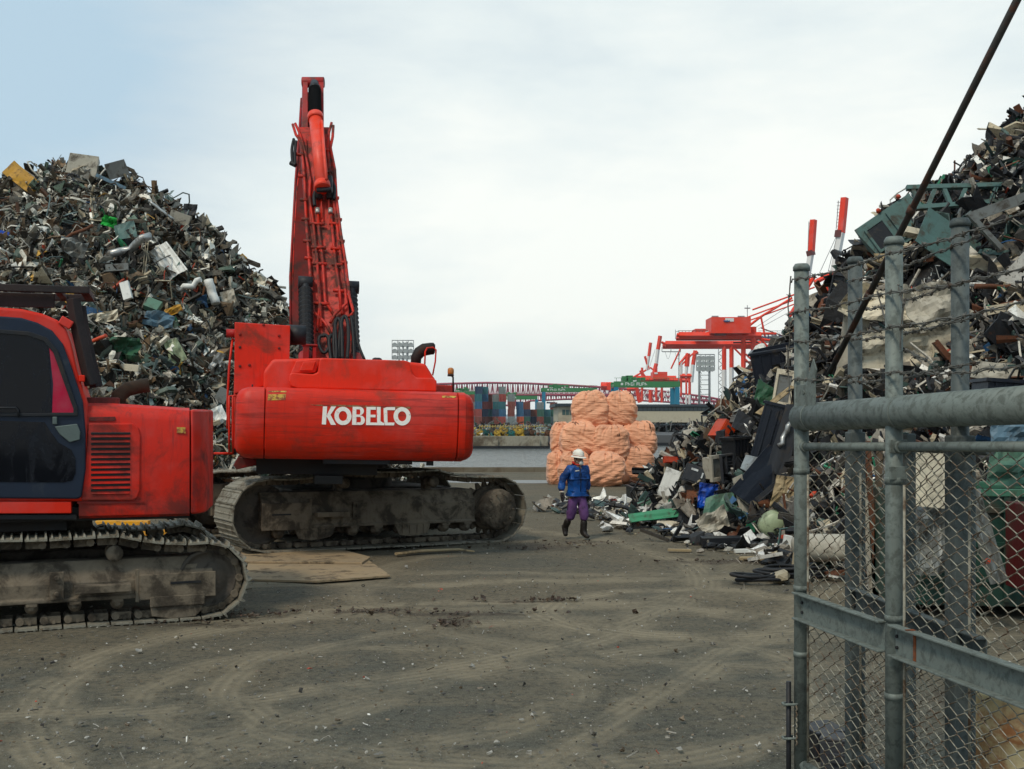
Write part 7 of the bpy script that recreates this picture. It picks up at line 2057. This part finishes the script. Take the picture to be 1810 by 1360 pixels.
# steel plates under the big machine
def plate(q, z, mat, name, label, th=.03, cat='plate'):
    m = MB(); g_ = [G(*a) for a in q]; c_ = sum(g_, Vector()) / len(g_)
    m.prism([(p.x - c_.x, p.y - c_.y) for p in g_], 0, th, 'xy'); o = m.build(name, mat, None, .004); o.location = (c_.x, c_.y, z); return tag(o, label, cat, 'plates laid under the big excavator')
plate([(432, 1028), (560, 1031), (690, 1021), (652, 994), (440, 992)], .003, MT['dirt'], 'ground_plate', 'tan steel plate on the ground nearest the camera under the excavator track')
plate([(420, 1000), (640, 1002), (655, 992), (610, 980), (430, 972)], .036, MT['dirt'], 'ground_plate', 'tan steel plate lying partly under the track of the big excavator')
m = MB(); a, b = G(700, 984), G(812, 975)
m.path([a + Vector((0, 0, .04)), a.lerp(b, .4) + Vector((0, .05, .05)), b + Vector((0, 0, .03)), b + Vector((.25, -.25, .03))], [.05, .055, .05, .02], 6, flat=.5)
tag(m.build('timber_plank', MT['wood']), 'bent reddish plank at the right end of the plates', 'plank')
# yellow barrier seen between the small machine's tracks and body
m = MB(); Yy = 17.6
for y0, y1, x0, x1 in ((921, 931, 168, 262), (950, 958, 205, 300)):
    a, b = P(x0, y1, Yy), P(x1, y0, Yy); m.bb((a.x, Yy, a.z), (b.x, Yy + .12, b.z))
for px in (180, 250, 288): x = P(px, 0, Yy).x; m.bb((x, Yy + .02, .0), (x + .07, Yy + .1, P(0, 925, Yy).z))
m.bb((P(168, 0, Yy).x, Yy - .3, 0), (P(300, 0, Yy).x, Yy + .5, .04)); tag(m.build('yellow_barrier', YELLOW, None, .01), 'yellow steel barrier glimpsed under the small excavator', 'barrier')

# things behind the gate mesh
I = None
def stand(px, py, Y): return Vector(((px - CXP) / FPX * Y, Y, 0))
sk_ = empty('skip', (P(1745, 0, 13.2).x, 13.2, 0), R(-8), 'dark green ribbed skip seen through the gate mesh at the right', 'skip')
sx = sk_.location.x
m = MB(); w_, d_, h_ = 2.4, 1.5, 1.25
for s_ in (-1, 1): m.box((0, s_ * d_ / 2, .12 + h_ / 2), (w_, .05, h_))
for s_ in (-1, 1): m.box((s_ * w_ / 2, 0, .12 + h_ / 2), (.05, d_ - .06, h_))
m.box((0, 0, .14), (w_ - .06, d_ - .06, .04)); SKG = col('dark_skip_green', (.014, .05, .036), .5); sb = m.build('tub', SKG, sk_, .006)
m = MB()
for k in range(3): m.box((0, -d_ / 2 - .045, .42 + k * .38), (w_, .05, .06))
for k in range(5): m.box((-w_ / 2 + .1 + k * (w_ - .2) / 4, -d_ / 2 - .04, .12 + h_ / 2), (.07, .045, h_ - .1))
m.build('rib', SKG, sk_, .004)
m = MB(); m.box((0, -d_ / 2, .12 + h_), (w_ + .1, .12, .08)); m.box((0, d_ / 2, .12 + h_), (w_ + .1, .12, .08)); m.build('rim', col('skip_rim_green', (.05, .16, .10), .5), sk_, .006)
def near(kind, *a, **k): return item(None, kind, *a, out=0, **k)
near('sheet', 'enamel_sheet', 'sheet', 1644, 842, 54, 108, 'cream', 'rust edged cream door hanging behind the gate mesh', Yfix=12.0, seed=61, amp=.015, roll=1)
near('sheet', 'plastic_sack', 'sack', 1640, 950, 62, 120, 'grey', 'grey transparent plastic sack below the cream door', Yfix=12.1, seed=62, amp=.5, nx_=11, ny_=10)
near('sheet', 'plastic_sheeting', 'plastic sheet', 1736, 950, 52, 170, 'grey', 'hanging grey plastic sheeting beside the green skip', Yfix=11.6, seed=63, amp=.25, roll=-14, nx_=10, ny_=10, corner=[(.4, .0), (0, 0), (-.2, 0), (.2, 0)])
near('wheel', 'rear_lamp', 'lamp', 1746, 992, 9, 14, 'red', 'round red lamp on the grey plastic sheeting', Yfix=11.4, seed=64)
near('cabinet', 'red_locker', 'locker', 1812, 965, 34, 150, 'maroon', 'dark red locker at the far right behind the mesh', Yfix=12.0, seed=65, depth=.5)
near('sheet', 'tarpaulin', 'tarpaulin', 1785, 760, 60, 44, 'blue', 'pale turquoise tarpaulin just under the fat gate pipe', Yfix=12.8, seed=66, amp=.2)
near('sheet', 'sheet_metal', 'sheet', 1785, 830, 70, 60, 'green', 'green sheet above the skip behind the mesh', Yfix=13.2, seed=67, amp=.3)
near('tank', 'rolled_carpet', 'roll', 1466, 968, 56, 44, 'beige', 'dull beige roll lying between the first two gate posts', Yfix=15.6, seed=68, depth=1.1, yaw=50)
for i, (px, y0, y1, mt_, lab) in enumerate(((1540, 780, 1050, 'rust', 'leftmost of the rusty profiles standing on end behind the mesh'), (1550, 790, 1045, 'brown', 'brown profile second of those standing on end behind the mesh'),
                                            (1560, 800, 1040, 'silver', 'pale profile standing on end between rusty ones'), (1532, 820, 1035, 'beige', 'beige profile standing on end just right of the second post'), (1572, 770, 1050, 'rust', 'rightmost rusty profile standing on end, close to the third post'))):
    Yp = 13.6; a, b = P(px, y1, Yp), P(px + 4, y0, Yp); m = MB(); m.box((0, 0, b.z / 2), (.07, .05, b.z), rotm(0, R((-3, 2, 4, -5, 3)[i]), 0)); m.box((.03, .03, b.z / 2), (.012, .07, b.z * .98), rotm(0, R((-3, 2, 4, -5, 3)[i]), 0))
    o = m.build('steel_profile', MT[mt_]); o.location = (a.x, Yp, 0); tag(o, lab, 'profile')
# rust stained pale drum low right, black boxes on the ground
dr = empty('paint_drum', (P(1800, 0, 5.6).x, 5.6, 0), 0, 'rust stained cream drum low at the right edge behind the gate', 'drum')
m = MB(); prof = [(.29, 0), (.30, .02)]
for k in range(3): z = .24 + k * .22; prof += [(.29, z - .03), (.305, z), (.29, z + .03)]
prof += [(.29, .84), (.305, .86), (.295, .88), (.27, .86)]
dmat = surf('rust_stained_cream', (.58, .47, .26), .6, 0, .2, 3, (.30, .09, .02), .42, 3.5, .2, 14, .55, (.28, .10, .03))
m.lathe(prof, (0, 0, 0), (0, 0, 1), 40); m.build('drum_body', dmat, dr)
m = MB(); m.lathe([(.05, .855), (.05, .885), (.03, .89)], (.1, -.1, 0), (0, 0, 1), 12); m.build('bung', DARK, dr)
def junk(px, py, wp, hp, mat, name, cat, label, Y, rz=0, d=.25):
    p = P(px, py, Y); s_ = Y / FPX; m = MB(); w_, h_ = wp * s_, hp * s_
    m.box((0, 0, h_ / 2), (w_, d, h_)); m.box((0, 0, h_ + .01), (w_ * 1.05, d * 1.05, .02)); m.v = warp(m.v, .015, 4, px); m.box((w_ * .1, -d / 2 - .012, h_ * .55), (w_ * .5, .02, h_ * .3))
    o = m.build(name, MT[mat], None, .006); o.location = (p.x, Y, 0); o.rotation_euler = (0, 0, R(rz)); return tag(o, label, cat)
junk(1455, 1300, 60, 44, 'black', 'battery_box', 'box', 'black box low behind the bottom of the near gate panel', 7.4, 15)
junk(1735, 1190, 60, 60, 'dgrey', 'motor_block', 'motor', 'dark grey motor block on the ground behind the channel rail', 8.2, -10)
junk(1650, 1100, 50, 40, 'black', 'battery_box', 'box', 'black box on the ground between the third and fourth posts', 10.6, 20)
junk(1625, 1075, 44, 20, 'white', 'paper_box', 'carton', 'flattened white carton beside the black box behind the mesh', 11.5, 8, .4)
junk(1725, 1330, 50, 70, 'dgrey', 'metal_can', 'can', 'dark can at the bottom edge left of the rust stained drum', 6.6, 30, .16)
junk(1480, 1330, 50, 60, 'dgrey', 'metal_can', 'can', 'dark grey tin just right of the black box low behind the gate', 7.0, -25, .16)

# ---- loose small stuff on the ground
def loose(name, n, region, smin, smax, pal, seed, label, z=.01):
    rs = np.random.RandomState(seed); x, y = region(rs, n)
    sz = smin + (smax - smin) * rs.uniform(0, 1, len(x)) ** 3
    pts = np.stack([x, y, z + sz * .12], 1)
    o = scatter(name, pts, sz, pal, .85, None, seed, {'sheet': 2, 'box': 1.2, 'tube': .3, 'wire': .35, 'bar': .4, 'ring': .03, 'lump': 6})
    return tag(o, label, 'debris', None, 'stuff')
PEB = [((.30, .28, .24), 0, 7), ((.13, .12, .10), 0, 9), ((.05, .045, .04), 0, 3), ((.55, .53, .48), 0, .35), ((.16, .12, .08), 0, 4), ((.4, .06, .03), 0, .15), ((.10, .07, .04), 0, 3)]
def yard(rs, n):
    y = 6.5 + 22 * rs.uniform(0, 1, n) ** 1.5; x = rs.uniform(-.55, .5, n) * y; return x, y
loose('gravel', 12000, yard, .010, .05, PEB, 3, 'fine gravel and chips strewn over the whole yard')
def foot(rs, n):
    s_ = rs.uniform(-2, 15, n); t_ = rs.normal(.1, .55, n)
    x = 1.9 + .267 * s_ + .964 * t_; y = 27.2 - .964 * s_ + .267 * t_; k = (y > 13.2)
    return x[k], y[k]
loose('heap_litter', 2600, foot, .05, .5, PAL_R + [((.62, .60, .56), .2, 14)], 4, 'litter of small plates and chips spilling from the foot of the right heap', .03)
def footL(rs, n): return rs.uniform(-14, -3, n), rs.normal(27, 1.2, n)
loose('heap_litter', 1200, footL, .05, .4, PAL_L, 5, 'litter of metal chips along the foot of the left heap', .03)
CLOD = [((.045, .028, .018), 0, 6), ((.08, .055, .036), 0, 3)]
def clods(rs, n):
    c_ = [(-1.7, 12.85, .45, .12), (-.6, 12.75, .7, .08), (.35, 19.3, .7, .3), (-.6, 12.1, .16, .2), (.3, 13.6, .45, .06), (-4.0, 12.15, .8, .08), (-3.0, 12.6, .25, .1), (.9, 19.8, .6, .15), (3.7, 17.3, .8, .15)]
    i = rs.randint(0, len(c_), n); c_ = np.array(c_)[i]
    return c_[:, 0] + rs.normal(0, 1, n) * c_[:, 2], c_[:, 1] + rs.normal(0, 1, n) * c_[:, 3]
loose('earth_clods', 1100, clods, .012, .085, CLOD, 6, 'dark churned clods of earth left by the tracks', .006)
heap('scrap_heap', heapL, -24, -3, 25, 40, 44000, .09, .70, PAL_L, 'tall grey heap of shredded mixed metal scrap behind the two red machines', 5)
heap('scrap_heap', heapR, 1.7, 15, 12.5, 34, 38000, .07, .68, PAL_R, 'dark heap of broken appliances and scrap metal beside the gate', 6,
     keep=lambda x, y, z: (x / y) < .74)


# ================================================================ THE AIR
hz = MB(); hz.bb((-2300, -80, -7), (2400, 3420, 140))
hm = bpy.data.materials.new('sea_haze'); hm.use_nodes = True; t = NT(hm.node_tree)
pv = t.n('ShaderNodeVolumePrincipled', {'Color': (.95, .97, .98), 'Density': HAZE, 'Anisotropy': .2})
t.n('ShaderNodeOutputMaterial', {'Volume': pv})
if HAZE: tag(hz.build('haze', hm), 'thin pale sea haze over the whole harbour', 'haze', None, 'stuff')
